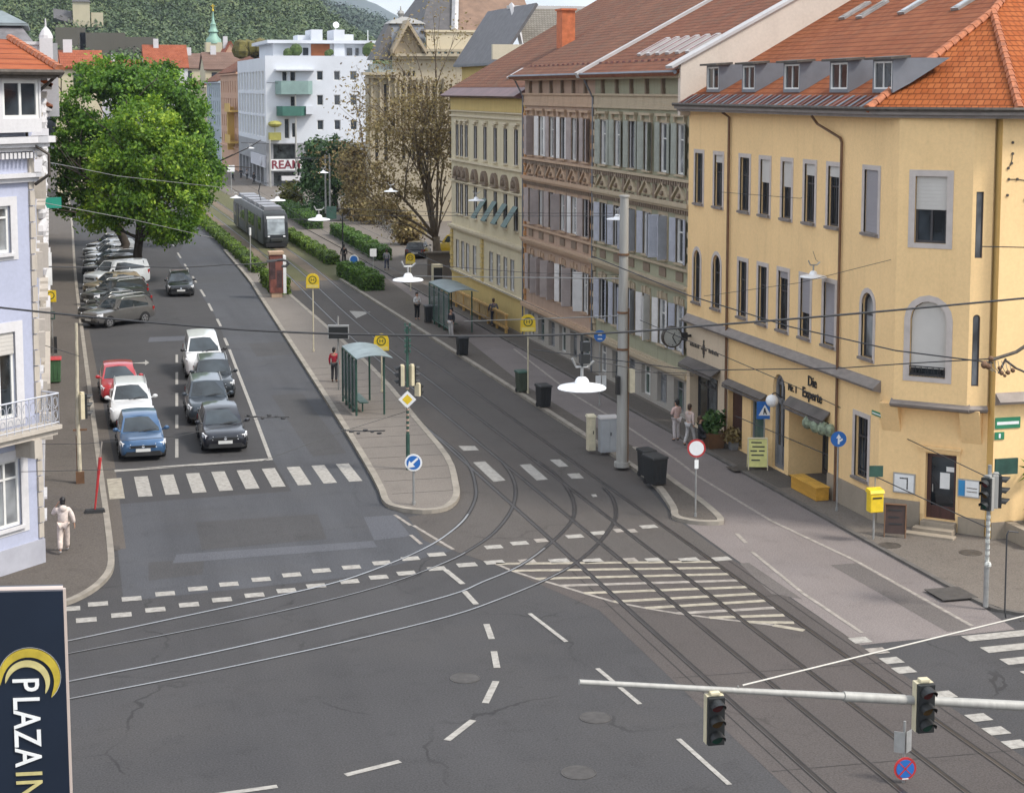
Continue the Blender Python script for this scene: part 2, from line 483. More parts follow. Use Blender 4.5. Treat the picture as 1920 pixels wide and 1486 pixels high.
structure(b.build('gravel_path', m_gravel))

# bus and bike lane beyond the platform
b = MB(); b.poly([(20.0, 39.4), (20.02, 48.2), (20.1, 53), (21.3, 52), (21.6, 58.5), (22.3, 63.9), (21.75, 70), (21.75, 80), (23.5, 110), (24.5, 140), (25.3, 140), (25.0, 90), (24.9, 62), (24.85, 41.8), (24.6, 39.5)], .004)
structure(b.build('bike_lane', m_lane))
b = MB()
b.poly([(22.55, 46.5), (23.4, 46.5), (23.55, 39.8), (22.75, 39.8)], .008)
b.poly([(19.95, 47.4), (20.25, 47.4), (20.25, 43.5), (19.6, 44.2)], .008)
structure(b.build('road_patch', asphalt('lane patch', (.10, .088, .083), (.135, .12, .112), patch=.2, crack=0)))
b = MB()
for x0, y0, x1, y1 in ((4.2, 53.2, 8.2, 56.8), (2.4, 50.2, 4.0, 52.2), (9.6, 66, 11.0, 80), (10.4, 92, 12.6, 97)): b.poly([(x0, y0), (x1, y0 + .3), (x1 + .2, y1), (x0 + .1, y1)], .007)
structure(b.build('road_patch', asphalt('patched asphalt', (.052, .050, .050), (.082, .080, .081), patch=.3, crack=0)))
b = MB()
for x0, y0, x1, y1 in ((3.2, 51.9, 9.6, 52.9), (9.65, 52.95, 10.9, 56.0), (5.0, 99, 9, 101)): b.poly([(x0, y0), (x1, y0 + .2), (x1, y1), (x0 + .2, y1)], .0075)
structure(b.build('road_patch', asphalt('pale patch', (.085, .087, .098), (.112, .114, .125), patch=.5, crack=0)))

# pavements with granite kerbs
lk = [(1.9, 330), (1.9, 206), (1.5, 143), (1.42, 110), (1.42, 66.8), (1.43, 58.9), (1.42, 54), (1.36, 51.8), (1.12, 50.5), (.65, 49.3), (-.1, 48.3), (-1.6, 47.2), (-6, 45.5), (-30, 40)]
b = MB(); b.prism(lk + [(-30, 330)], -.02, .11); structure(b.build('left_pavement', m_walk))
b = MB(); b.curb(spline(lk, 3), .2, 0, .125); structure(b.build('left_kerb', m_kerb))
il = [(14.7, 154), (14.2, 130), (13.7, 117.8), (12.0, 76.7), (11.25, 61.3), (10.95, 57.8), (11.15, 56.7), (11.9, 56.0), (12.7, 56.2), (13.4, 57.5), (13.9, 59.7), (14.6, 64.2), (15.0, 72), (15.65, 86.6), (15.8, 118), (15.9, 154)]
b = MB(); b.prism(il, -.02, .13); structure(b.build('tram_island', m_island))
b = MB(); b.curb(spline(il, 3), .24, 0, .145); structure(b.build('island_kerb', m_kerb))
b = MB()
for k in range(15):
    y = 58.5 + k * 2.0; x0 = 11.3 + (y - 58) * .042; x1 = min(15, 13.7 + (y - 58) * .12)
    b.box(x0, x1, y - .012, y + .012, .125, .1345)
structure(b.build('paving_joints', m_groove))
pf = [(20.9, 128), (21.08, 90), (21.12, 62), (21.0, 58), (20.35, 54.3), (19.98, 53.0), (20.3, 52.3), (20.9, 52.0), (21.3, 52.3), (21.6, 55), (21.75, 58.6), (22.3, 63.9), (21.9, 70), (21.9, 80), (23.6, 110), (24.3, 128)]
b = MB(); b.prism(pf, -.02, .12); structure(b.build('tram_platform', m_walk))
b = MB(); b.curb(spline(pf[:12], 3), .24, 0, .135); structure(b.build('platform_kerb', m_kerb))
rk = [(25.2, 140), (25.0, 90), (24.9, 62), (24.86, 49), (24.9, 42), (25.2, 40.9), (26.2, 40.3), (30, 40), (80, 39.8)]
b = MB(); b.prism(rk + [(80, 330), (25.2, 330)], -.02, .075); structure(b.build('right_pavement', m_walkl))
b = MB(); b.curb(spline(rk, 3), .16, 0, .084); structure(b.build('right_kerb', m_kerbd))
b = MB(); b.poly([(25.05, 130), (25.05, 56), (26.15, 56), (26.3, 130)], .079); structure(b.build('darker_pavement', m_walk))
b = MB(); b.poly([(26.5, 126), (26.5, 400), (70, 400), (70, 126)], .085); structure(b.build('square_paving', m_walkl))
b = MB(); b.poly([(25.3, 141), (25.3, 400), (26.5, 400), (26.5, 141)], .08); b.poly([(23.3, 141), (23.2, 400), (25.3, 400), (25.3, 141)], .008)
b.poly([(4, 330.1), (4, 520), (26, 520), (26, 330.1)], .016)
structure(b.build('footpath', m_walkl))

# rails
def shx(y): t = min(1, max(0, (y - 93) / 55)); return 1.15 * t * t * (3 - 2 * t)
def rail_path(x, ys): return [(x + shx(y), y) for y in ys]
ys = [-40, 20, 30, 45, 60, 75, 90, 95, 100, 106, 112, 118, 124, 130, 136, 142, 150, 175, 220, 300]
C1 = [(15.2 + shx(88), 88), (15.2, 80), (15.15, 71)] + gp([(857, 847), (882, 878), (892, 914), (890, 939), (872, 972), (840, 1001), (800, 1026), (740, 1053), (640, 1089), (500, 1122), (300, 1165), (130, 1201), (-60, 1240), (-300, 1290)])
C2 = gp([(943, 868), (959, 891), (967, 920), (959, 956), (927, 998), (882, 1030), (840, 1052), (750, 1087), (640, 1119), (480, 1156), (300, 1192), (130, 1225), (-60, 1264), (-300, 1315)])
C3 = gp([(1008, 865), (1040, 888), (1066, 920), (1077, 949), (1071, 978), (1034, 1017), (976, 1060), (905, 1091), (840, 1117), (640, 1168), (400, 1223), (127, 1278), (-60, 1316), (-300, 1365)])
C4 = gp([(1131, 914), (1148, 933), (1155, 959), (1150, 981), (1121, 1020), (1079, 1056), (1021, 1088), (937, 1123), (840, 1156), (640, 1205), (400, 1257), (131, 1310), (-60, 1348), (-300, 1398)])
st = [rail_path(x, ys) for x in (15.16, 16.57, 17.84, 19.25)]
cv = [spline(c, 4) for c in (C1, C2, C3, C4)]
b = MB()
for p in st: b.ribbon(p, .17, .0135)
for p in cv: k = len(p) // 2; b.ribbon(p[:k], .16, .0137); b.ribbon(p[k - 1:], .10, .0137)
structure(b.build('rail_filler', m_groove))
b = MB()
for p in st: b.ribbon(p, .075, .0150)
for p in cv: b.ribbon(p[:len(p) // 2 + 1], .075, .0153)
structure(b.build('tram_rails', m_steel))
b = MB()
for p in st: b.ribbon(offset(p, .05), .018, .0175)
structure(b.build('rail_heads', m_steeld))
b = MB()
for p, q in zip(cv, (.065, .03, .065, .055)):
    n = len(p); b.ribbon(p[n // 2 - 5:], q, .0177)
structure(b.build('worn_rail_heads', m_steelb))
b = MB()
for x in (14.75, 19.75):
    b.ribbon([(x, -40), (x, 48.3)], .03, .0085)
for yy in range(-10, 48, 6): b.ribbon([(14.4, yy + .3), (19.95, yy)], .025, .0086)
structure(b.build('bed_joints', m_groove))

# markings
w = MB(); f = MB(); yl = MB()
def quadpx(mb, pts, z=.0125): mb.poly(gp(pts), z)
for i in range(1, 10):
    x = 1.66 + i * .955; dy = .05 * i
    w.poly([(x, 60.85 + dy), (x + .5, 60.85 + dy), (x + .5, 64.15 + dy * .5), (x, 64.15 + dy * .5)], .0125)
yl.poly([(1.62, 60.8), (2.15, 60.8), (2.15, 64.1), (1.62, 64.1)], .0125)
w.poly([(1.95, 65.2), (8.0, 65.75), (8.0, 66.1), (1.95, 65.6)], .0125)
w.ribbon([(7.93, 65.9), (8.47, 77.65), (8.86, 86.74), (9.23, 95)], .15, .013)
for (y0, y1) in [(665, 680), (698, 721), (737, 762), (778, 803), (823, 858)]: w.ribbon(gp([(331.5, y1), (331.5, y0)]), .13, .0126)
for a in [((427, 648), (421, 634)), ((414, 612), (407, 598)), ((398, 583), (391, 569)), ((384, 556), (376, 543)), ((368, 530), (361, 518)), ((352, 505), (346, 495)), ((339, 484), (333, 474)), ((326, 462), (321, 454))]:
    w.ribbon(gp(a), .16, .0126)
def k5(l): return [(840 + x / 3.097, 820 + y / 3.097) for x, y in l]
for q in ([(145, 145), (215, 140), (335, 250), (265, 258)], [(415, 160), (478, 155), (582, 245), (515, 250)], [(60, 50), (155, 50), (180, 75), (90, 78)], [(590, 130), (650, 128), (700, 168), (645, 172)], [(690, 212), (760, 208), (790, 238), (718, 240)], [(830, 332), (858, 330), (868, 344), (842, 347)]):
    quadpx(w, k5(q))
def block(mb, px, py, wx=.55, wy=.42, z=.0127):
    x, y = G(px, py); mb.poly([(x - wx / 2, y - wy / 2), (x + wx / 2, y - wy / 2), (x + wx / 2, y + wy / 2), (x - wx / 2, y + wy / 2)], z)
for x, y in [(265, 636), (415, 614), (735, 574), (870, 556), (1165, 518)]: block(w, *k5([(x, y)])[0])
for x, y in [(540, 598), (1000, 540), (1060, 543)]: block(f, *k5([(x, y)])[0], .4)
for x, y in [(110, 740), (270, 725), (645, 716), (840, 716), (1205, 710), (1400, 710), (1585, 705)]: block(w, *k5([(x, y)])[0], .6)
for x, y in [(460, 718), (1050, 712)]: block(f, *k5([(x, y)])[0], .5)
def k8(x, y): return (100 + x / 2.233, 980 + y / 2.233)
for x, y in [(70, 360), (187, 340), (328, 318), (468, 297), (605, 276), (735, 257), (870, 237), (998, 218), (1122, 200), (1248, 186), (1375, 168), (1495, 150), (1605, 133), (138, 407), (285, 386), (427, 364), (568, 343), (706, 322), (842, 303), (976, 284), (1100, 264), (1240, 246), (1362, 228), (1478, 211), (1605, 192)]:
    block(w, *k8(x, y))
# hatched no-go area between the tracks
Lh = [G(*p) for p in [(930, 1057), (960, 1070), (1005, 1085), (1050, 1098), (1095, 1112), (1150, 1128), (1210, 1140), (1270, 1150), (1330, 1158), (1400, 1166), (1450, 1172)]]
Rh0, Rh1 = Vector(G(1338, 1053)), Vector(G(1508, 1182))
n = len(Lh)
for i in range(n):
    t = i / (n - 1); q = Rh0.lerp(Rh1, t)
    (f if i % 4 == 3 else yl).ribbon([Lh[i], tuple(q)], .22, .0127)
f.ribbon(Lh, .12, .0126)
w.ribbon(gp([(962, 1056), (1338, 1052)]), .05, .0125)
for a in [((835, 1068), (868, 1095)), ((870, 1108), (893, 1133)), ((912, 1170), (922, 1198)), ((926, 1221), (932, 1252)), ((930, 1277), (910, 1318)), ((887, 1350), (838, 1388)), ((750, 1427), (648, 1453)), ((520, 1474), (390, 1492))]:
    w.ribbon(gp(a), .17, .0128)
for a in [((993, 1150), (1062, 1203)), ((1120, 1253), (1200, 1320)), ((1272, 1385), (1368, 1471)), ((1400, 1500), (1480, 1575))]: w.ribbon(gp(a), .12, .0128)
for a in [((740, 965), (770, 985)), ((775, 985), (850, 1030)), ((770, 1003), (790, 1020))]: f.ribbon(gp(a), .12, .0126)
f.ribbon([(24.6, 91.1), (23.6, 76.9), (23.5, 67.7), (23.27, 61.9), (23.02, 58.9), (22.98, 51.9), (23.5, 46.8), (23.64, 40.07)], .13, .0125)
for a in [((1381, 1000), (1399, 1018)),]: f.ribbon(gp(a), .13, .0125)
f.ribbon([(20.83, 48.5), (20.5, 44), (20.5, 40.3)], .12, .0125)
for x, y in [(1613, 1200), (1672, 1238), (1695, 1256), (1770, 1302), (1835, 1345), (1868, 1370), (1905, 1395)]: block(w, x, y, .5, .45)
block(f, 1645, 1220, .5, .45)
for k in range(6):
    y = 38.9 - k * .95; w.poly([(22.9, y), (25.6, y + .05), (25.6, y + .5), (22.9, y + .45)], .0127)
w.poly(gp([(655, 583), (695, 585), (668, 597)]), .0127)
for k, (x, y) in enumerate([(262, 680)]): w.poly(gp([(240, 681), (272, 679), (272, 675), (280, 680), (272, 685), (272, 682)]), .0127)
structure(w.build('road_markings', m_white)); structure(f.build('faded_markings', m_whited)); structure(yl.build('sandy_markings', m_yelw))

# manhole covers and drains
def iron(name, label, px, py, rx=.34, z=0.0, n=20, sq=None, cat='manhole cover'):
    x, y = G(px, py, z); b = MB()
    if sq: b.box(x - sq[0], x + sq[0], y - sq[1], y + sq[1], z - .01, z + .012)
    else:
        b.lathe([(0, .012), (rx * .86, .012), (rx * .88, .006), (rx * .92, .006), (rx * .94, .012), (rx, .012), (rx, -.01)], (x, y, z + .002), n)
    tag(b.build(name, m_lid if 'rusty' in label or 'curved' in label or 'overhang' in label or 'bottom edge' in label else m_iron), label, cat)
iron('manhole_cover', 'round iron manhole cover in the pavement before the corner door with dark rim', 1668, 1022, .36, .075)
iron('manhole_cover', 'round iron manhole cover in the pavement nearest the traffic light pole at right', 1820, 1036, .36, .075)
iron('manhole_cover', 'round iron manhole cover in the asphalt by the curved dashed line', 872, 1271, .38)
iron('manhole_cover', 'round iron manhole cover in the asphalt left of the overhanging signal', 1117, 1345, .38)
iron('manhole_cover', 'round iron manhole cover near the bottom edge of the crossing', 1085, 1448, .38)
iron('drain_cover', 'square iron drain grate in the pavement beside the yellow sandwich board', 1385, 878, sq=(.35, .4), z=.08, cat='drain cover')
iron('drain_cover', 'large rusty iron cover plate lying in the pavement edge at right', 1783, 1112, sq=(.55, .55), z=.075, cat='drain cover')
iron('drain_cover', 'small gutter grate beside the left kerb below the zebra crossing', 213, 1027, sq=(.2, .3), cat='drain cover')
# ================================================================ windows and facades
def onpl(pl, px, py):
    d = _ray(px, py); c = Vector((0, 0, EYE)); t = (pl.o - c).dot(pl.n) / d.dot(pl.n)
    p = c + d * t
    return ((p - pl.o).dot(pl.u), p.z)
m_blind = plain('roller blind', (.52, .49, .45), .7, var=.06, sc=1)
m_blindd = plain('grey blind', (.30, .28, .29), .7, var=.06, sc=1)
m_lilac = plain('pale window surround', (.50, .44, .40), .8, var=.1, sc=3)

def outline(a, b, c, d, arch, ins=0.0, K=8):
    a += ins; b -= ins; c += ins
    if not arch: return [(a, c), (b, c), (b, d - ins), (a, d - ins)]
    r = (b - a) / 2; cx = (a + b) / 2; top = d - ins - r
    return [(a, c), (b, c)] + [(cx + r * math.cos(math.pi * k / K), top + r * math.sin(math.pi * k / K)) for k in range(K + 1)]
def ring(mb, pl, o1, o2, d0, d1, mi=0):
    P = pl.pt; n = len(o1)
    for i in range(n):
        j = (i + 1) % n
        mb.quad(P(*[o1[i][0], d1, o1[i][1]]), P(o1[j][0], d1, o1[j][1]), P(o2[j][0], d1, o2[j][1]), P(o2[i][0], d1, o2[i][1]), mi)
        mb.quad(P(o2[i][0], d1, o2[i][1]), P(o2[j][0], d1, o2[j][1]), P(o2[j][0], d0, o2[j][1]), P(o2[i][0], d0, o2[i][1]), mi)
        mb.quad(P(o1[j][0], d1, o1[j][1]), P(o1[i][0], d1, o1[i][1]), P(o1[i][0], d0, o1[i][1]), P(o1[j][0], d0, o1[j][1]), mi)
def window(root, pl, a, b, c, d, arch=False, depth=.2, frame=None, pane=None, mull=1, tr=.66, blind=0, bmat=None, surround=None, sw=.16, sill=None, fw=.07, name='window'):
    frame = frame or m_frame; pane = pane or m_glass
    f = MB(); o1 = outline(a, b, c, d, arch); o2 = outline(a, b, c, d, arch, fw)
    ring(f, pl, o1, o2, -depth, -depth + .07)
    for k in range(mull):
        s = a + (b - a) * (k + 1) / (mull + 1); f.pbox(pl, s - fw * .45, s + fw * .45, -depth, -depth + .06, c + fw, d - fw)
    if tr: f.pbox(pl, a + fw, b - fw, -depth, -depth + .063, c + (d - c) * tr - .03, c + (d - c) * tr + .03)
    w = f.build(name, frame, root)
    g = MB(); g.add([pl.pt(s, -depth + .02, z) for s, z in outline(a, b, c, d, arch, .01)], [tuple(range(len(o1)))]); g.build('pane', pane, w)
    if blind:
        q = MB(); zz = d - (d - c) * blind
        if arch and blind > .5: q.add([pl.pt(s, -depth + .085, z) for s, z in outline(a, b, zz, d, True, .02)], [tuple(range(len(o1)))])
        else: q.pbox(pl, a + .02, b - .02, -depth + .075, -depth + .11, zz, d - .01)
        nz = int((d - zz) / .12)
        if not arch:
            for k in range(nz): q.pbox(pl, a + .02, b - .02, -depth + .11, -depth + .118, zz + k * .12 + .02, zz + k * .12 + .10)
        q.build('blind', bmat or m_blind, w)
    if surround:
        q = MB(); ring(q, pl, outline(a - sw, b + sw, c - sw * .8, d + sw, arch), outline(a, b, c, d, arch), -.05, .022); q.build('surround', surround, w)
    if sill:
        q = MB(); q.pbox(pl, a - .08, b + .08, -.05, .12, c - .09, c - .005); q.build('sill', sill, w)
    return w

# ================================================================ yellow corner house
m_yel = stucco('yellow render', (.86, .59, .29), (.54, .36, .16), .45, .35)
m_yel_shade = stucco('shaded yellow return', (.66, .42, .14), (.40, .26, .11), .3, .35)  # same yellow wall, darkened to paint in the shade on the narrow return
m_shopw = stucco('pale shopfront render', (.62, .50, .36), (.3, .22, .14), .3, .5)
m_ledge = plain('zinc ledge', (.215, .185, .165), .6, .2, var=.2, sc=2, stretch=(1, 1, 3))
m_zinc = plain('zinc sheet', (.165, .175, .195), .5, .35, var=.15, sc=1.2)
m_plinth = stucco('stone plinth', (.30, .25, .19), (.12, .10, .08), .6, 1.2, .4)
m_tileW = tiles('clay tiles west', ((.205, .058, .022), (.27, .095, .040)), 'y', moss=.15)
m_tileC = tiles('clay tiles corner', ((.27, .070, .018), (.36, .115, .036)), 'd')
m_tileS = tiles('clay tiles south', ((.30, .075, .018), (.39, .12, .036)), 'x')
m_hip = plain('ridge tiles', (.36, .12, .05), .75, var=.4, sc=6, bump=.4)
m_copper = plain('rusty flashing', (.16, .055, .045), .6, .2, var=.5, sc=3)
m_brownp = plain('brown downpipe', (.16, .085, .045), .5, .3, var=.2, sc=3)
m_wood = plain('dark wood door', (.055, .022, .018), .45, var=.4, sc=2, stretch=(4, 4, .5))
m_green_pane = glass('green tinted shop glass', (.045, .07, .06), .1, .6)
m_shopgl = glass('shop glass', (.03, .035, .035), .08, .8)
m_awn = plain('dark awning cloth', (.11, .095, .085), .8, var=.3, sc=1.2)
m_greyp = plain('grey painted wood', (.20, .20, .205), .6, var=.15, sc=2)

YH = thing('corner_house', 'yellow corner house with red tiled hip roof and a bay over its corner door', 'house', (30, 58, 0))
pw = PL((26.2, 68.4), (0, -1), (-1, 0)); pc = PL((26.2, 50.6), (1, -1), (-1, -1)); ps = PL((28.72, 47.7), (1, 0), (0, -1)); pr = PL((28.72, 48.08), (0, -1), (-1, 0))
po = PL((26.0, 50.05), (1, -1), (-1, -1))
def sw_(px): return 68.4 - YX(px, 26.2)
up = [(sw_(a), sw_(b), 9.66, 11.75) for a, b in ((1303, 1317), (1339, 1354), (1387, 1404), (1425, 1442), (1466, 1483), (1508, 1527), (1552, 1573), (1620, 1646))]
lo = [(sw_(a), sw_(b), 5.46, 7.66, ar) for a, b, ar in ((1302, 1314, 1), (1338, 1352, 1), (1387, 1402, 0), (1424, 1440, 0), (1462, 1480, 0), (1504, 1522, 0), (1548, 1569, 0), (1620, 1642, 1))]
gf = {'shop': (sw_(1297), sw_(1350), .12, 2.5), 'door': (sw_(1371), sw_(1397), .12, 2.5), 'win': (sw_(1414), sw_(1440), .35, 2.42), 'arch': (sw_(1455), sw_(1478), .12, 3.75, 1), 'rec': (sw_(1486), sw_(1562), .1, 2.72), 'low': (sw_(1612), sw_(1637), 1.3, 3.4)}
b = MB()
facade(b, pw, 0, 17.8, 4.6, 13.62, up + lo, .22)
L = 3.564
dS = (onpl(pc, 1735, 900)[0], onpl(pc, 1793, 900)[0], .42, 2.6)
facade(b, pc, 0, L, 0, 13.6, [dS], .35)
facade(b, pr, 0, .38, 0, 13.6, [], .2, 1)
facade(b, ps, 0, 17, 0, 13.6, [(6, 7.2, 5.4, 7.6), (6, 7.2, 9.6, 11.7), (10, 11.2, 5.4, 7.6), (10, 11.2, 9.6, 11.7)], .22)
facade(b, pw, sw_(1369), 17.8, 0, 4.6, [gf['door'], gf['win'], gf['arch'], gf['low']] + [gf['rec']], .25)
# deep entrance recess
a0, a1, c0, c1 = gf['rec']
b.quad(pw.pt(a0, -.25, c0), pw.pt(a0, -1.5, c0), pw.pt(a0, -1.5, c1), pw.pt(a0, -.25, c1)); b.quad(pw.pt(a1, -1.5, c0), pw.pt(a1, -.25, c0), pw.pt(a1, -.25, c1), pw.pt(a1, -1.5, c1))
b.quad(pw.pt(a0, -.25, c1), pw.pt(a0, -1.5, c1), pw.pt(a1, -1.5, c1), pw.pt(a1, -.25, c1)); b.pbox(pw, a0, a1, -1.5, 0, -.05, c0, 2)
b.build('wall', [m_yel, m_yel_shade, m_walkl], YH)
b = MB(); facade(b, pw, 0, sw_(1369), 0, 4.6, [gf['shop']], .5); b.build('shopfront', m_shopw, YH)
b = MB()
b.pbox(pw, sw_(1563), 17.8, 0, .06, 0, .95); b.pbox(pc, 0, dS[0] - .15, 0, .06, 0, .95); b.pbox(pc, dS[1] + .1, L, 0, .06, 0, .62); b.pbox(ps, 0, 17, 0, .06, 0, .62)
b.build('plinth', m_plinth, YH)
# bay window over the corner
fo0, fo1 = onpl(po, 1683, 400)[0], onpl(po, 1823, 400)[0]
A = po.pt(fo0, 0, 0); B = po.pt(fo1, 0, 0); Cc = (28.6, 47.95); A0 = (26.2, 50.65)
b = MB()
w1 = (onpl(po, 1717, 330)[0], onpl(po, 1777, 330)[0], onpl(po, 1715, 455)[1], onpl(po, 1717, 330)[1])
w2 = (onpl(po, 1708, 565)[0], onpl(po, 1776, 565)[0], onpl(po, 1740, 707)[1], onpl(po, 1740, 565)[1], 1)
facade(b, po, fo0, fo1, 4.35, 13.6, [w1, w2], .25)
pb = PL(B, (Cc[0] - B[0], Cc[1] - B[1]), (Cc[1] - B[1], -(Cc[0] - B[0])))
Lb = math.hypot(Cc[0] - B[0], Cc[1] - B[1])
n1 = (.12, .36, 9.1, 11.2); n2 = (.12, .36, 5.0, 7.3, 1)
facade(b, pb, 0, Lb, 4.35, 13.6, [n1, n2], .15)
b.quad((A0[0] - .002, A0[1], 4.35), (A[0], A[1], 4.35), (A[0], A[1], 13.6), (A0[0] - .002, A0[1], 13.6))
b.prism([A0, A[:2], B[:2], Cc, (28.72, 48.1)], 4.2, 4.349, 0, bottom=True)
BAY = b.build('bay', m_yel, YH)
for q, kw in ((w1, dict(blind=.5, mull=1, tr=0, surround=m_lilac, sw=.2)), (w2, dict(arch=True, blind=.9, mull=0, tr=0, surround=m_lilac, sw=.2, bmat=m_blind))):
    window(YH, po, *q[:4], depth=.2, fw=.08, **kw)
for q in (n1, n2): window(YH, pb, *q[:4], arch=len(q) > 4, depth=.12, mull=0, tr=0, fw=.03, pane=m_glassg)
bk = MB()
def wedge(pl, s0, s1, d0, d1, zt, zb):
    P = pl.pt; bk.add([P(s0, d0, zt), P(s1, d0, zt), P(s1, d1, zt), P(s0, d1, zt), P(s0, d0, zb), P(s1, d0, zb)], [(0, 1, 2, 3), (0, 3, 4), (1, 5, 2), (4, 3, 2, 5), (0, 4, 5, 1)])
wedge(pc, .12, .72, 0, .46, 4.2, 3.2); bk.build('bracket', m_yel, YH)
bk = MB(); wedge(pc, 2.75, 3.4, 0, .5, 4.2, 3.05); bk.build('bracket', m_yel, YH)
gr = MB()
for k in range(12): gr.tube([po.pt(w2[0] + .05 + k * (w2[1] - w2[0] - .1) / 11, .03, w2[2] + .02), po.pt(w2[0] + .05 + k * (w2[1] - w2[0] - .1) / 11 + (.03 if k % 2 else -.03), .06, w2[2] + .34)], .012, 4)
gr.tube([po.pt(w2[0], .04, w2[2] + .34), po.pt(w2[1], .04, w2[2] + .34)], .018, 4); gr.tube([po.pt(w2[0], .04, w2[2] + .05), po.pt(w2[1], .04, w2[2] + .05)], .018, 4)
gr.build('window_grille', m_dark, YH)
# windows on the street front
bl = [(0, 0), (.15, 0), (0, 0), (.42, 0), (.45, 0), (.2, 0), (.18, 0), (1.0, 1)]
for q, (bb, dk) in zip(up, bl): window(YH, pw, *q, depth=.17, blind=bb, bmat=m_blindd if dk else m_blind, surround=m_lilac, mull=1, pane=m_glass, sill=m_ledge)
bl = [0, .1, 0, 0, .12, .6, .97, .68]
for q, bb in zip(lo, bl): window(YH, pw, *q[:4], arch=bool(q[4]), depth=.17, blind=bb if not q[4] else 0, bmat=m_blindd, surround=m_lilac, mull=1 if not q[4] else 0, sill=m_ledge, pane=m_glassg if q[4] and bb > .5 else m_glass)
window(YH, pw, *gf['low'], depth=.2, mull=1, surround=m_lilac, sill=m_ledge)
for q in ((6, 7.2, 5.4, 7.6), (6, 7.2, 9.6, 11.7), (10, 11.2, 5.4, 7.6), (10, 11.2, 9.6, 11.7)): window(YH, ps, *q, surround=m_lilac)
window(YH, pw, *gf['win'], depth=.15, mull=0, tr=0, frame=m_greyp, pane=m_green_pane)
window(YH, pw, *gf['shop'], depth=.45, mull=2, tr=.75, frame=m_frame, pane=m_shopgl, name='shop_window')
dd = MB(); a, bb_, c, d = gf['door']; dd.pbox(pw, a, bb_, -.25, -.19, c, d)
for k in range(3): dd.pbox(pw, a + .1, bb_ - .1, -.19, -.165, c + .2 + k * .72, c + .78 + k * .72)
D1 = dd.build('door', m_wood, YH); h = MB(); h.ball(pw.pt(bb_ - .12, -.14, 1.15), .04, n=8); h.build('handle', m_metal, D1)
dd = MB(); a, bb_, c, d = gf['arch'][:4]; o1 = outline(a, bb_, c, d, True); dd.add([pw.pt(s, -.2, z) for s, z in o1], [tuple(range(len(o1)))])
ring(dd, pw, o1, outline(a, bb_, c, d, True, .14), -.2, -.12); dd.pbox(pw, a + .1, bb_ - .1, -.2, -.13, 2.62, 2.76); dd.pbox(pw, (a + bb_) / 2 - .05, (a + bb_) / 2 + .05, -.2, -.13, .12, 3.6)
D2 = dd.build('door', m_greyp, YH); D2['label'] = 'tall grey arched door'
g = MB(); g.pbox(pw, a + .18, (a + bb_) / 2 - .07, -.19, -.17, 1.0, 2.55); g.pbox(pw, (a + bb_) / 2 + .07, bb_ - .18, -.19, -.17, 1.0, 2.55); g.pbox(pw, a + .2, bb_ - .2, -.19, -.17, 2.8, 3.3); g.build('pane', m_glass, D2)
# recessed glass entrance
dd = MB(); a, bb_, c, d = gf['rec']; dp = -1.45
for s in (a + .04, a + (bb_ - a) * .33, a + (bb_ - a) * .66, bb_ - .04): dd.pbox(pw, s - .04, s + .04, dp, dp + .07, c, d)
dd.pbox(pw, a + .04, bb_ - .04, dp, dp + .072, d - .1, d); dd.pbox(pw, a + .04, bb_ - .04, dp, dp + .072, c, c + .15)
D3 = dd.build('glass_entrance', m_frame, YH); g = MB(); g.quad(pw.pt(a, dp + .03, c), pw.pt(bb_, dp + .03, c), pw.pt(bb_, dp + .03, d), pw.pt(a, dp + .03, d)); g.build('pane', m_shopgl, D3)
# corner door with steps
dd = MB(); a, bb_, c, d = dS
dd.pbox(pc, a, a + .13, -.3, -.2, c, d); dd.pbox(pc, bb_ - .13, bb_, -.3, -.2, c, d); dd.pbox(pc, a + .13, bb_ - .13, -.3, -.2, d - .14, d); dd.pbox(pc, a + .13, bb_ - .13, -.3, -.2, c, c + .42)
D4 = dd.build('door', m_wood, YH); D4['label'] = 'dark glazed corner door with paper notices'
g = MB(); g.pbox(pc, a + .13, bb_ - .13, -.27, -.235, c + .42, d - .14); g.build('pane', m_glass, D4)
g = MB(); g.pbox(pc, a + .42, a + .74, -.234, -.225, 1.42, 1.95); g.pbox(pc, a + .62, a + .92, -.234, -.225, 2.0, 2.16); g.build('paper_notice', m_signw, D4)
g = MB(); g.tube([pc.pt(a + .2, -.17, 1.3), pc.pt(a + .2, -.17, 1.55)], .02, 6); g.build('handle', m_metal, D4)
dd = MB(); dd.pbox(pc, a - .18, bb_ + .12, .004, .07, d + .06, d + .17); dd.pbox(pc, a - .22, bb_ + .16, .004, .13, d + .17, d + .24); dd.pbox(pc, a - .16, a, .004, .03, .55, d + .06); dd.pbox(pc, bb_, bb_ + .1, .004, .03, .55, d + .06); dd.build('door_surround', m_yel, YH)
dd = MB(); dd.pbox(pc, a - .05, bb_ + .05, -.25, .35, 0, .40); dd.pbox(pc, a - .2, bb_ + .1, .35, .72, 0, .26); dd.pbox(pc, a - .45, bb_ + .25, .72, 1.1, 0, .15); dd.build('step', m_plinth, YH, bevel=.02)
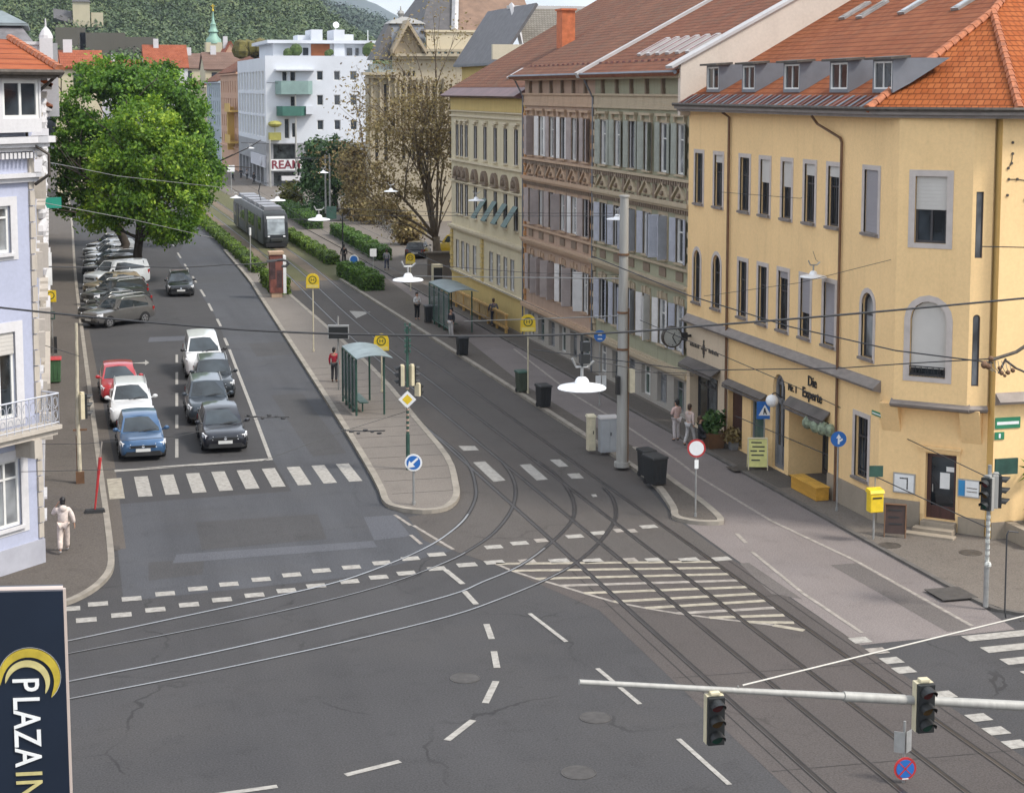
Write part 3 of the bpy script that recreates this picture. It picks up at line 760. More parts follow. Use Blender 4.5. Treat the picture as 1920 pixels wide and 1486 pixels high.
# ledges, eaves, gutters
dd = MB()
def ledge(pl, s0, s1, z0, z1, pr_, t=.12):
    P = pl.pt
    dd.hexa([P(s0, 0, z0), P(s1, 0, z0), P(s1, -.05, z0), P(s0, -.05, z0), P(s0, pr_, z0 + .06), P(s1, pr_, z0 + .06), P(s1, -.05, z0 + .06), P(s0, -.05, z0 + .06)])
    dd.hexa([P(s0, pr_, z0 + .06), P(s1, pr_, z0 + .06), P(s1, -.04, z0 + .06), P(s0, -.04, z0 + .06), P(s0, pr_ + .03, z0 + .14), P(s1, pr_ + .03, z0 + .14), P(s1, -.04, z1), P(s0, -.04, z1)])
ledge(pw, 0, 17.85, 4.45, 4.88, .27); ledge(ps, .02, 17, 4.42, 4.85, .28)
ledge(po, fo0 - .08, fo1 + .1, 4.12, 4.4, .12); ledge(pb, .0, Lb, 4.12, 4.4, .1)
dd.build('cornice', m_ledge, YH)
dd = MB()
EV = [(25.62, 68.4), (25.62, 50.8), (25.72, 50.2), (28.0, 47.55), (28.7, 47.2), (46, 47.2)]
for (w_, z0, z1) in ((.0, 13.5, 13.60), (.12, 13.60, 13.72)):
    pts = offset(EV, -w_) if w_ else EV
    dd.prism(pts + [(46, 52), (30, 52), (28, 54), (26.6, 56), (26.6, 68.4)], z0, z1, 0, bottom=True)
dd.build('eave', m_ledge, YH)
dd = MB(); dd.tube([(x, y, 13.78) for x, y in offset(EV, -.16)], .075, 6); dd.build('gutter', m_iron, YH)
K = .56
def rz(t): return 13.74 + K * t
e0 = 25.5
rW = MB(); rW.slab([(e0, 68.35, rz(0)), (e0, 50.53, rz(0)), (e0 + 5.87, 52.96, rz(5.87)), (34, 55.59, rz(8.5)), (34, 68.35, rz(8.5))], (-K, 0, 1), .14)
RO = rW.build('roof', m_tileW, YH)
rC = MB(); rC.slab([(e0, 50.53, rz(0)), (28.93, 47.1, rz(0)), (e0 + 5.87, 52.96, rz(5.87))], (-K * .707, -K * .707, 1), .14); rC.build('roof_hip', m_tileC, YH)
rS = MB(); rS.slab([(28.93, 47.1, rz(0)), (48, 47.1, rz(0)), (48, 55.59, rz(8.5)), (34, 55.59, rz(8.5)), (e0 + 5.87, 52.96, rz(5.87))], (0, -K, 1), .14); rS.build('roof_hip', m_tileS, YH)
h = MB()
for p, q, n_ in (((e0, 50.53, rz(0)), (e0 + 5.87, 52.96, rz(5.87)), 17), ((28.93, 47.1, rz(0)), (e0 + 5.87, 52.96, rz(5.87)), 17), ((e0 + 5.87, 52.96, rz(5.87)), (34, 55.59, rz(8.5)), 9), ((34, 55.59, rz(8.5)), (34, 68.3, rz(8.5)), 30)):
    p, q = Vector(p), Vector(q)
    for k in range(n_):
        s = p.lerp(q, k / n_); e = p.lerp(q, (k + 1.08) / n_)
        h.tube([s + Vector((0, 0, .03)), e + Vector((0, 0, .05))], [.16, .12], 6)
h.build('ridge_tiles', m_hip, RO)
fl = MB()
for k in range(40):
    y = 68.2 - k * .43
    if y > 51.2: fl.slab([(e0 - .02, y, rz(0) + .02), (e0 - .02, y - .2, rz(0) + .02), (e0 + .75, y - .2, rz(.75) + .045), (e0 + .75, y, rz(.75) + .045)], (-K, 0, 1), .02, k % 2)
fl.build('flashing', [m_copper, m_zinc], RO)
def skylight(x0, y, ln=1.2, wd=.55):
    s = MB(); t0, t1 = x0 - e0, x0 - e0 + ln
    s.slab([(x0, y, rz(t0) + .12), (x0, y - wd, rz(t0) + .12), (x0 + ln, y - wd, rz(t1) + .12), (x0 + ln, y, rz(t1) + .12)], (-K, 0, 1), .14)
    o = s.build('skylight', m_metal, RO)
    g = MB(); g.slab([(x0 + .1, y - .08, rz(t0 + .1) + .135), (x0 + .1, y - wd + .08, rz(t0 + .1) + .135), (x0 + ln - .1, y - wd + .08, rz(t1 - .1) + .135), (x0 + ln - .1, y - .08, rz(t1 - .1) + .135)], (-K, 0, 1), .02); g.build('pane', m_glassg, o)
for px, py in ((1513, 36), (1580, 30), (1612, 28), (1690, 20), (1790, 12)):
    X = 30.0
    for _ in range(12):
        z = ZX(px, py, X); X = e0 + max(0, (z - 13.8)) / K * .5 + (X - e0) * .5
    skylight(X - .25, YX(px, X) + .3)
s = MB(); s.slab([(31.2, 49.2, rz(1.8) + .12), (32.6, 49.2, rz(1.8) + .12), (32.6, 50.9, rz(3.5) + .12), (31.2, 50.9, rz(3.5) + .12)], (0, -K, 1), .14); o = s.build('skylight', m_iron, RO)
s = MB(); s.slab([(31.3, 49.35, rz(1.95) + .135), (32.5, 49.35, rz(1.95) + .135), (32.5, 50.75, rz(3.35) + .135), (31.3, 50.75, rz(3.35) + .135)], (0, -K, 1), .02); s.build('pane', m_glassg, o)
# five dormers
pd = PL((26.45, 68.4), (0, -1), (-1, 0))
for a, b_ in ((1322, 1345), (1388, 1412), (1465, 1495), (1551, 1585), (1631, 1668)):
    s0, s1 = 68.4 - YX(a, 26.45), 68.4 - YX(b_, 26.45)
    zb, zt = rz(.95) + .02, 15.42; xb = e0 + (zt - 13.74) / K
    d = MB(); P = pd.pt
    q = (s0 + .06, s1 - .06, zb + .12, zt - .1)
    facade(d, pd, s0 - .02, s1 + .02, zb, zt, [q], .12)
    for s in (s0 - .02, s1 + .02):
        d.add([P(s, 0, zb), P(s, 0, zt), P(s, -(xb - 26.45), zt + .02), P(s, -.6, zb + .3)], [(0, 1, 2, 3)])
    d.quad(P(s0 - .02, 0, zt), P(s1 + .02, 0, zt), P(s1 + .02, -(xb - 26.45), zt + .02), P(s0 - .02, -(xb - 26.45), zt + .02))
    do = d.build('dormer', m_zinc, YH)
    d = MB(); d.slab([P(s0 - .25, .22, zt + .03), P(s1 + .25, .22, zt + .03), P(s1 + .25, -.5, zt + .09), P(s0 - .25, -.5, zt + .09)], (0, 0, 1), .08); d.build('dormer_roof', m_iron, do)
    window(do, pd, *q, depth=.08, frame=m_framew, pane=m_glass, mull=1, tr=0, fw=.06)
# downpipes and awnings
for px in (1369, 1580):
    s = sw_(px); d = MB()
    if px == 1580: d.tube([pw.pt(s - 1.6, .5, 13.5), pw.pt(s - 1.5, .3, 13.2), pw.pt(s - .1, .1, 12.75), pw.pt(s, .09, 12.6), pw.pt(s, .09, .1)], .05, 6)
    else: d.tube([pw.pt(s, .4, 13.5), pw.pt(s, .1, 13.3), pw.pt(s, .09, .1)], .055, 6)
    d.build('downpipe', m_brownp, YH)
def awning(s0, s1, zt, zb, out):
    d = MB(); P = pw.pt
    d.slab([P(s0, .02, zt), P(s1, .02, zt), P(s1, out, zb), P(s0, out, zb)], (-.4, 0, 1), .05)
    d.quad(P(s0, out, zb - .05), P(s1, out, zb - .05), P(s1, out, zb - .16), P(s0, out, zb - .16))
    d.build('awning', m_awn, YH)
awning(gf['shop'][0] - .3, gf['shop'][1] + .3, 3.0, 2.72, .45)
awning(gf['door'][0] - .1, gf['win'][1] + .2, 2.78, 2.6, .28)
awning(gf['rec'][0] + .1, gf['rec'][1] + .1, 3.12, 2.82, .32)
d = MB()
txt = lambda s, size, cs, cz, sp=1.0: text_mb(s, size, d, lambda x, y, e: pw.pt(cs + x, .012 + e, cz + y), 0, .03, .006, sp)
cs = (sw_(1510) + sw_(1553)) / 2
txt('Die', .52, sw_(1530), 3.93); txt('Experte', .52, sw_(1530), 3.45); txt('Nr. 1', .36, sw_(1493), 3.42)
d.build('shop_lettering', m_dark, YH)
d = MB(); cs = sw_(1323); d.pbox(pw, cs - .1, cs + .1, 0, .03, 3.35, 3.75); d.pbox(pw, cs - .32, cs + .32, 0, .025, 3.52, 3.6); d.pbox(pw, cs - .05, cs + .05, .0, .028, 3.2, 3.95)
for k in range(6):
    d.pbox(pw, cs - 1.6 + k * .19, cs - 1.48 + k * .19, 0, .02, 3.5, 3.62 + .05 * (k % 2)); d.pbox(pw, cs + .55 + k * .19, cs + .67 + k * .19, 0, .02, 3.5, 3.62 + .05 * ((k + 1) % 2))
d.build('shop_emblem', m_iron, YH)
# constellation-like ornament on the south wall
d = MB(); star = [(.35, 12.75), (.36, 12.4), (.33, 12.1), (.22, 11.95), (.25, 11.6), (.55, 11.6), (.9, 11.55), (.22, 11.1), (.85, 10.95), (1.2, 11.45)]
for x, z in star: d.disc(ps.pt(x, .02, z), (0, -1, 0), .045, .03, 8)
for i, j in ((1, 2), (2, 3), (4, 5), (5, 6)): d.tube([ps.pt(star[i][0], .015, star[i][1]), ps.pt(star[j][0], .015, star[j][1])], .012, 4)
d.build('wall_ornament', m_iron, YH)

# ================================================================ ornate houses further up
m_pink = stucco('pink render', (.42, .30, .225), (.13, .085, .055), .6, .6, .25)
m_sage = stucco('sage render', (.33, .325, .225), (.11, .095, .06), .6, .6, .25)
m_crm = stucco('cream render', (.58, .51, .35), (.28, .22, .13), .5, .6, .25)
m_trimp = stucco('brown stone trim', (.46, .32, .215), (.16, .105, .07), .6, 1.5, .3)
m_trimg = stucco('grey stone trim', (.43, .35, .24), (.15, .115, .08), .6, 1.5, .3)
m_trimc = stucco('cream stone trim', (.60, .52, .37), (.28, .22, .14), .5, 1.5, .3)
m_rust = stucco('rust coloured pilaster', (.50, .26, .11), (.15, .08, .05), .5, 1.5, .3)
m_ochre = stucco('ochre frieze', (.56, .42, .16), (.25, .17, .06), .4, 1.0)
m_darktrim = stucco('dark ornament', (.21, .155, .11), (.08, .06, .045), .6, 1.5, .4)
m_base = stucco('grey base render', (.36, .33, .29), (.17, .14, .11), .5, .8)
m_shW = plain('white shutters', (.66, .64, .62), .7, var=.1, sc=2)
m_shP = plain('pinkish shutters', (.37, .315, .295), .7, var=.15, sc=2)
m_shG = plain('sage shutters', (.31, .325, .28), .7, var=.15, sc=2)
m_shB = plain('bluish shutters', (.40, .41, .455), .7, var=.12, sc=2)
m_tileB = tiles('brown tiles', ((.155, .055, .028), (.21, .082, .044)), 'y', moss=.35, bump=.5)
m_tileB2 = tiles('old brown tiles', ((.145, .060, .034), (.20, .085, .047)), 'y', moss=.45, bump=.5)
m_flash = plain('pale ridge flashing', (.46, .44, .43), .6, .2, var=.1, sc=1)
m_white_pl = stucco('white gable plaster', (.60, .52, .44), (.4, .32, .26), .3, .5)

def shutters(w, pl, a, b, c, d, ang, mat):
    wd = (b - a) / 2
    for k, (s, sg) in enumerate(((a, -1), (b, 1))):
        th = ang[k]
        q = MB(); ds, dn = math.cos(th) * sg, math.sin(th)
        def P(t, o, z): return pl.pt(s + ds * t - dn * o * sg, .03 + dn * t + abs(ds) * o, z)
        q.hexa([P(0, .04, c), P(wd, .04, c), P(wd, 0, c), P(0, 0, c), P(0, .04, d), P(wd, .04, d), P(wd, 0, d), P(0, 0, d)])
        for j in range(int((d - c) / .16)):
            z = c + .08 + j * .16
            q.hexa([P(.06, .055, z), P(wd - .06, .055, z), P(wd - .06, .035, z), P(.06, .035, z), P(.06, .055, z + .07), P(wd - .06, .055, z + .07), P(wd - .06, .035, z + .07), P(.06, .035, z + .07)])
        q.build('shutter', mat, w)

def ornate(name, label, Y1, Y0, X, wallm, trim, nwin, sh, seed, groups=None):
    H = thing(name, label, 'house', (X + 4, (Y0 + Y1) / 2, 0)); pl = PL((X, Y1), (0, -1), (-1, 0)); Lw = Y1 - Y0
    rr = random.Random(seed)
    sp = (Lw - .7) / nwin; cen = [.35 + sp * (i + .5) for i in range(nwin)]
    R1, R2, R3 = (10.72, 12.92), (6.85, 8.8), (2.95, 5.0)
    hw = .5
    ops = [(c - hw, c + hw, *r) for r in (R1, R2, R3) for c in cen]
    base = [(c - .62, c + .62, .25, 1.65) for c in cen]
    b = MB(); facade(b, pl, 0, Lw, 2.0, 15.2, ops, .22, 0, 1); b.build('wall', [wallm, m_shW], H)
    b = MB(); facade(b, pl, 0, Lw, 0, 2.0, base, .3); b.build('base_wall', m_base, H)
    for i, c in enumerate(cen):
        window(H, pl, c - .62, c + .62, .25, 1.65, depth=.25, mull=1, tr=.7, frame=m_greyp if i % 3 else m_framew, pane=m_green_pane if i % 2 else m_glassg)
        for k, r in enumerate((R1, R2, R3)):
            w = window(H, pl, c - hw, c + hw, *r, depth=.18, frame=m_framew if rr.random() < .6 else m_frame, mull=1, tr=.68, surround=trim, sw=.14, sill=trim, pane=m_glass if rr.random() < .3 else m_glassg)
            an = [R(rr.uniform(4, 16)) if rr.random() < .8 else R(rr.uniform(60, 80)), R(rr.uniform(5, 20)) if rr.random() < .7 else R(rr.uniform(35, 75))]
            shutters(w, pl, c - hw, c + hw, *r, an, sh[k] if rr.random() < .85 else m_shW)
            q = MB()
            if k == 1:   # triangular pediment over the first-floor windows
                P = pl.pt; z0 = 9.62
                for (p0, p1) in (((c - .85, z0), (c, z0 + .62)), ((c, z0 + .62), (c + .85, z0))):
                    q.hexa([P(p0[0], .15, p0[1]), P(p1[0], .15, p1[1]), P(p1[0], .0, p1[1]), P(p0[0], .0, p0[1]), P(p0[0], .15, p0[1] + .11), P(p1[0], .15, p1[1] + .11), P(p1[0], 0, p1[1] + .11), P(p0[0], 0, p0[1] + .11)])
                q.add([P(c - .72, .05, z0), P(c + .72, .05, z0), P(c, .05, z0 + .55)], [(0, 1, 2)])
                q.build('pediment', trim, w)
                e = MB(); e.ball(P(c, .1, z0 + .16), .12, n=6); e.pbox(pl, c - .28, c - .2, 0, .12, z0 - .55, z0 - .05); e.pbox(pl, c + .2, c + .28, 0, .12, z0 - .55, z0 - .05); e.build('ornament', m_darktrim, w)
            elif k == 0:
                q.pbox(pl, c - .75, c + .75, 0, .2, 13.22, 13.34); q.pbox(pl, c - .66, c - .54, 0, .14, 12.98, 13.22); q.pbox(pl, c + .54, c + .66, 0, .14, 12.98, 13.22); q.build('lintel', trim, w)
            else:
                for j in range(5): q.pbox(pl, c - .6 + j * .25, c - .42 + j * .25, 0, .07 + .03 * (j == 2), 5.06, 5.32 + .06 * (j == 2))
                q.build('lintel', trim, w)
    b = MB()
    for (z0, z1, o) in ((1.8, 1.92, .12), (1.92, 2.12, .28), (2.12, 2.2, .2), (5.55, 5.68, .14), (5.68, 5.82, .26), (5.82, 5.92, .34), (6.55, 6.66, .16), (9.2, 9.32, .16), (9.32, 9.5, .28), (10.42, 10.54, .2), (13.5, 13.66, .14), (13.66, 14.1, .1), (14.1, 14.2, .2)):
        b.pbox(pl, 0, Lw, -.02, o, z0, z1)
    for j in range(int(Lw / .3)):
        b.pbox(pl, .1 + j * .3, .25 + j * .3, 0, .16, 10.2, 10.44, 1); b.pbox(pl, .1 + j * .3, .24 + j * .3, 0, .14, 9.0, 9.22, 1)
    for c in cen: b.pbox(pl, c - .42, c + .42, 0, .05, 6.05, 6.45, 1); b.pbox(pl, c + sp / 2 - .18, c + sp / 2 + .18, 0, .09, 9.45, 10.15, 1)
    b.build('cornice', [trim, m_darktrim], H)
    for c in cen:
        b = MB(); b.pbox(pl, c - .08, c + .08, -.02, .16, 14.2, 14.88); b.pbox(pl, c - .12, c + .12, -.02, .14, 14.19, 14.45); b.build('console', m_darktrim, H)
    b = MB()
    for s in (.16, Lw - .16):
        for j in range(36):
            z = 2.25 + j * .34
            if z < 13.3: b.pbox(pl, s - .16, s + .16 + .0, 0, .08 + .05 * (j % 2), z, z + .28)
    b.build('quoin', m_rust if wallm is m_pink else trim, H)
    b = MB(); b.pbox(pl, -.05, Lw + .05, -.4, .7, 14.9, 15.08); b.build('eave', trim, H)
    b = MB(); b.tube([pl.pt(-.1, .86, 15.14), pl.pt(Lw, .86, 15.14)], .09, 6); b.tube([pl.pt(.02, .7, 15.1), pl.pt(.02, .14, 14.0), pl.pt(.02, .14, .1)], .05, 6); b.build('gutter', m_zinc, H)
    return H, pl, cen
HG, pg, ceng = ornate('ornate_house', 'ornate sage green house with light shutters beside the yellow corner house', 82.1, 68.42, 26.4, m_sage, m_trimg, 6, (m_shG, m_shB, m_shB), 3)
HP, pp, cenp = ornate('ornate_house', 'ornate pinkish house with rust coloured pilasters between sage and cream houses', 95.3, 82.1, 26.4, m_pink, m_trimp, 6, (m_shP, m_shP, m_shP), 5)
K2 = .53
def rz2(x): return 15.12 + K2 * (x - 25.45)
for H, y0, y1, m in ((HG, 68.45, 82.05, m_tileB), (HP, 82.15, 95.6, m_tileB2)):
    b = MB(); b.slab([(25.45, y1, rz2(25.45)), (25.45, y0, rz2(25.45)), (41, y0, rz2(41)), (41, y1, rz2(41))], (-K2, 0, 1), .16)
    ro = b.build('roof', m, H)
    b = MB()
    for k in range(int((y1 - y0) / .9)):   # snow guards in a row above the eave
        b.box(26.5, 26.54, y0 + .4 + k * .9, y0 + .75 + k * .9, rz2(26.5), rz2(26.5) + .09)
    if H is HG:
        for k in range(7):
            y = 69.9 + k * 1.28
            q = MB(); q.slab([(27.0, y, rz2(27.0) + .14), (27.0, y - .5, rz2(27.0) + .14), (28.5, y - .5, rz2(28.5) + .14), (28.5, y, rz2(28.5) + .14)], (-K2, 0, 1), .13)
            o = q.build('skylight', m_flash, ro)
            q = MB(); q.slab([(27.1, y - .2, rz2(27.1) + .15), (27.1, y - .45, rz2(27.1) + .15), (28.4, y - .45, rz2(28.4) + .15), (28.4, y - .2, rz2(28.4) + .15)], (-K2, 0, 1), .02); q.build('pane', m_copper, o)
    b.build('snow_guard', m_copper, ro)
b = MB(); b.slab([(25.35, 82.3, rz2(25.35) + .16), (25.35, 81.9, rz2(25.35) + .16), (41, 81.9, rz2(41) + .16), (41, 82.3, rz2(41) + .16)], (-K2, 0, 1), .3); b.build('party_wall_cap', m_flash, HG)
# white gable wall standing above the yellow roof
b = MB(); g0 = lambda x: rz2(x) + .25
b.hexa([(25.75, 68.3, 13.3), (25.75, 68.6, 13.3), (41, 68.6, 13.3), (41, 68.3, 13.3), (25.75, 68.3, g0(25.75)), (25.75, 68.6, g0(25.75)), (41, 68.6, g0(41)), (41, 68.3, g0(41))])
b.build('gable_wall', m_white_pl, HG)
b = MB(); b.slab([(25.3, 69.0, g0(25.3) + .1), (25.3, 68.18, g0(25.3) + .1), (41, 68.18, g0(41) + .1), (41, 69.0, g0(41) + .1)], (-K2, 0, 1), .12); b.build('gable_cap', m_flash, HG)
# cream house
HC = thing('cream_house', 'cream house with dark tall windows and green awnings beyond the pink house', 'house', (30, 105, 0))
pk = PL((26.5, 114.6), (0, -1), (-1, 0)); Lw = 19.3
def sk(px): return 114.6 - YX(px, 26.5)
c1 = [sk(p) for p in (858, 866, 875, 892, 910, 929, 948, 968)]
R1, R2 = (9.95, 12.05), (6.05, 8.1)
c3 = [sk(p) for p in (858, 868, 877, 890, 921, 935, 948, 961)]
hw = .44
ops = [(c - hw, c + hw, *r) for r in (R1, R2) for c in c1] + [(c - hw, c + hw, 2.35, 4.25) for c in c3]
b = MB(); facade(b, pk, 0, Lw, 1.95, 14.0, ops, .22, 0, 1); b.build('wall', [m_crm, m_shW], HC)
b = MB(); facade(b, pk, 0, Lw, 0, 1.95, [], .2); b.pbox(pk, 0, Lw, 0, .05, 1.9, 2.05); b.build('base_wall', m_ochre, HC)
for i, c in enumerate(c1):
    w = window(HC, pk, c - hw, c + hw, *R1, depth=.18, surround=m_trimc, sw=.16, sill=m_trimc, mull=1)
    q = MB(); q.pbox(pk, c - .7, c + .7, 0, .18, 12.3, 12.42); q.ball(pk.pt(c, .05, 12.2), .2, .2, .12, 6); q.build('lintel', m_trimc, w)
    w = window(HC, pk, c - hw, c + hw, *R2, depth=.18, surround=m_trimc, sw=.16, sill=m_trimc, mull=1)
    q = MB(); P = pk.pt; K_ = 7
    for k in range(K_):   # round-headed hood
        t0, t1 = math.pi * k / K_, math.pi * (k + 1) / K_
        p0, p1 = (c - .72 * math.cos(t0), 8.55 + .72 * math.sin(t0)), (c - .72 * math.cos(t1), 8.55 + .72 * math.sin(t1))
        i0, i1 = (c - .5 * math.cos(t0), 8.55 + .5 * math.sin(t0)), (c - .5 * math.cos(t1), 8.55 + .5 * math.sin(t1))
        q.hexa([P(p0[0], .2, p0[1]), P(p1[0], .2, p1[1]), P(p1[0], 0, p1[1]), P(p0[0], 0, p0[1]), P(i0[0], .2, i0[1]), P(i1[0], .2, i1[1]), P(i1[0], 0, i1[1]), P(i0[0], 0, i0[1])])
    q.pbox(pk, c - .78, c + .78, 0, .22, 8.38, 8.52); q.build('pediment', m_darktrim, w)
    q = MB(); q.ball(pk.pt(c, .06, 8.8), .26, .1, .24, 8); q.build('ornament', m_darktrim, w)
    if i >= 4:
        q = MB(); q.slab([P(c - .55, .06, 7.5), P(c + .55, .06, 7.5), P(c + .55, .85, 6.3), P(c - .55, .85, 6.3)], (-.6, 0, .8), .03); q.build('awning', m_green, w)
for c in c3: window(HC, pk, c - hw, c + hw, 2.35, 4.25, depth=.18, frame=m_framew, surround=m_trimc, sw=.12, mull=1)
b = MB()
for (z0, z1, o) in ((2.05, 2.15, .14), (4.95, 5.1, .2), (5.1, 5.25, .32), (8.2, 8.3, .14), (9.6, 9.72, .2), (12.6, 12.72, .14), (12.95, 13.02, .2)): b.pbox(pk, 0, Lw, -.02, o, z0, z1)
b.build('cornice', m_trimc, HC)
b = MB(); b.pbox(pk, 0, Lw, 0, .06, 13.03, 13.85); b.build('frieze', m_ochre, HC)
b = MB()
for s in (.2, sk(905), Lw - .2):
    for j in range(9): b.pbox(pk, s - .25, s + .25, 0, .1 + .04 * (j % 2), 2.2 + j * .3, 2.45 + j * .3)
b.build('quoin', m_ochre, HC)
m_plum = plain('plum sheet roof edge', (.135, .075, .075), .55, .3, var=.2, sc=1)
b = MB(); P = pk.pt
b.hexa([P(-.3, .55, 13.9), P(Lw - .1, .55, 13.9), P(Lw - .1, -.3, 13.9), P(-.3, -.3, 13.9), P(-.3, .75, 14.0), P(Lw - .1, .75, 14.0), P(Lw - .1, -.3, 14.65), P(-.3, -.3, 14.65)]); b.build('eave', m_plum, HC)
b = MB(); b.slab([(26.6, 115, 14.55), (26.6, 95.7, 14.55), (41, 95.7, 22.9), (41, 115, 22.9)], (-.58, 0, 1), .16); ro = b.build('roof', m_tileB2, HC)
for k in range(3):
    y = 99.5 + k * 1.9; q = MB(); q.slab([(27.4, y, 15.15), (27.4, y - .5, 15.15), (28.4, y - .5, 15.73), (28.4, y, 15.73)], (-.58, 0, 1), .12); o = q.build('skylight', m_flash, ro)
b = MB(); cx = AT(1061, 40, 103)[0]; cz = AT(1061, 17, 103)[2]; b.box(cx - .42, cx + .42, 102.4, 103.6, cz - 2.6, cz - .12); b.box(cx - .5, cx + .5, 102.3, 103.7, cz - .12, cz); b.build('chimney', plain('orange chimney brick', (.46, .13, .05), .8, var=.25, sc=3), ro)
# south flank of cream house (low part) and back walls so that houses are closed
for (x0, x1, y0, y1, h, H) in ((26.55, 44, 48.3, 68.3, 13.5, YH), (26.75, 44, 68.7, 81.9, 14.9, HG), (26.75, 44, 82.3, 95.1, 14.9, HP), (26.85, 44, 95.4, 114.5, 13.8, HC)):
    b = MB(); b.box(x1 - .2, x1, y0, y1, 0, h); b.box(x0 + .3, x1 - .2, y1 - .2, y1, 0, h); b.build('back_wall', m_white_pl, H)
# ================================================================ left corner house and its row
m_lilacw = stucco('pale lilac render', (.40, .42, .53), (.30, .31, .36), .3, .4)
m_whitew = stucco('white stucco', (.58, .565, .57), (.42, .39, .35), .35, .6)
m_beige = stucco('weathered beige stone', (.46, .41, .35), (.2, .16, .12), .6, 1.2, .3)
m_tileO = tiles('orange tiles', ((.30, .070, .022), (.38, .115, .04)), 'd')
LH = thing('lilac_house', 'pale lilac corner house with white trim, wrought balcony and orange tiled roof', 'house', (-3, 50, 0))
pL = PL((-7.6, 45.7), (1, 1), (1, -1)); LL = 9.9
def oL(px, py): return onpl(pL, px, py)
def rectL(x0, y0, x1, y1):
    (a, z1), (b_, z0) = oL(x0, (y0 + y1) / 2), oL(x1, (y0 + y1) / 2)
    zt = oL((x0 + x1) / 2, y0)[1]; zb = oL((x0 + x1) / 2, y1)[1]
    return (a, b_, zb, zt)
r_g = rectL(-42, 868, 40, 995); r_d = rectL(-25, 625, 30, 788); r_1 = rectL(-52, 388, 20, 478)
ztop = 14.9
b = MB(); facade(b, pL, 0, LL, .0, ztop, [r_g, r_d, r_1, (r_g[0] - 2.6, r_g[1] - 2.6, r_g[2], r_g[3])], .22)
pS = PL((-.6, 52.7), (0, 1), (1, 0))
facade(b, pS, 0, 10, 0, ztop, [(2, 3.1, 5.2, 7.4), (5, 6.1, 5.2, 7.4), (2, 3.1, 9.4, 11.3), (5, 6.1, 9.4, 11.3), (2, 3.2, 1, 3), (5, 6.2, 1, 3)], .22)
b.box(-12, -7.6, 45.7, 45.9, 0, ztop); b.box(-12, -11.8, 45.9, 62.6, 0, ztop); b.box(-11.8, -.6, 62.5, 62.7, 0, ztop)
b.build('wall', m_lilacw, LH)
window(LH, pL, *r_g, depth=.16, frame=m_framew, pane=m_glassg, mull=2, tr=.72, surround=m_whitew, sw=.28, sill=m_whitew, fw=.09)
window(LH, pL, r_g[0] - 2.6, r_g[1] - 2.6, r_g[2], r_g[3], depth=.16, frame=m_framew, pane=m_glassg, mull=2, tr=.72, surround=m_whitew, sw=.28, sill=m_whitew)
window(LH, pL, *r_d, depth=.16, frame=m_framew, pane=m_glass, mull=1, tr=.78, surround=m_whitew, sw=.3, fw=.1, blind=.26, bmat=m_blind)
window(LH, pL, *r_1, depth=.16, frame=m_framew, pane=m_glassg, mull=1, tr=.75, surround=m_whitew, sw=.26, sill=m_whitew, fw=.09)
for q in ((2, 3.1, 5.2, 7.4), (5, 6.1, 5.2, 7.4), (2, 3.1, 9.4, 11.3), (5, 6.1, 9.4, 11.3), (2, 3.2, 1, 3), (5, 6.2, 1, 3)): window(LH, pS, *q, frame=m_framew, surround=m_whitew, sw=.2, sill=m_whitew)
b = MB(); sq = oL(60, 600)[0]
for k in range(25):
    z = .9 + k * .48
    if not 4.1 < z < 4.7: b.pbox(pL, sq, LL + .02, 0, .05 + .03 * (k % 2), z, z + .44)
b.build('quoin', m_beige, LH)
b = MB(); b.pbox(pL, 0, LL + .03, 0, .07, 0, .85); b.build('plinth', plain('lilac grey plinth', (.36, .36, .40), .8, var=.15, sc=1), LH)
b = MB()
def bandL(y0, y1, o, ext=.0):
    z1, z0 = oL(30, y0)[1], oL(30, y1)[1]; b.pbox(pL, 0, LL + o + ext, -.02, o, z0, z1); b.pbox(pS, -o, 10, -.02, o + ext, z0, z1)
bandL(256, 268, .5); bandL(268, 276, .38); bandL(276, 284, .22); bandL(325, 333, .26); bandL(333, 342, .14)
for k in range(40): s = LL - .12 - k * .16; b.pbox(pL, s - .05, s + .05, 0, .3, oL(30, 297)[1], oL(30, 286)[1])
b.build('cornice', m_whitew, LH)
for k in range(12): b = MB(); b.pbox(pS, .4 + k * .75, .7 + k * .75, 0, .22 + .16 * (k % 3 == 0), 3.8 + (k % 4) * 2.4, 4.6 + (k % 4) * 2.4); b.build('relief_block', m_beige, LH)
# balcony
b = MB(); zt = oL(50, 797)[1]; b.pbox(pL, 0, LL + .12, .0, .82, zt - .12, zt); b.pbox(pL, 0, LL + .05, .0, .7, zt - .3, zt - .12); b.pbox(pL, LL - 1.0, LL - .7, 0, .8, zt - .85, zt - .3)
BA = b.build('balcony', m_beige, LH)
b = MB()
def curl(s0, d0, s1, d1, n_):
    for k in range(n_ + 1):
        t = k / n_; s, d = s0 + (s1 - s0) * t, d0 + (d1 - d0) * t
        b.tube([pL.pt(s, d, zt), pL.pt(s, d, zt + .95)], .014, 4)
        if k < n_:
            sm, dm = s + (s1 - s0) / n_ / 2, d + (d1 - d0) / n_ / 2
            for zc, rr in ((.68, .1), (.3, .09)):
                pts = []
                for j in range(9):
                    th = j / 8 * 2 * math.pi
                    u = math.cos(th) * rr; pts.append(pL.pt(sm + u * (1 if s1 != s0 else 0), dm + u * (0 if s1 != s0 else 1), zt + zc + math.sin(th) * rr * 1.6))
                b.tube(pts, .012, 3, cap=False)
    b.tube([pL.pt(s0, d0, zt + .95), pL.pt(s1, d1, zt + .95)], .028, 5); b.tube([pL.pt(s0, d0, zt + .08), pL.pt(s1, d1, zt + .08)], .018, 4)
curl(.5, .75, LL + .06, .75, 32); curl(LL + .06, .75, LL + .06, .05, 3)
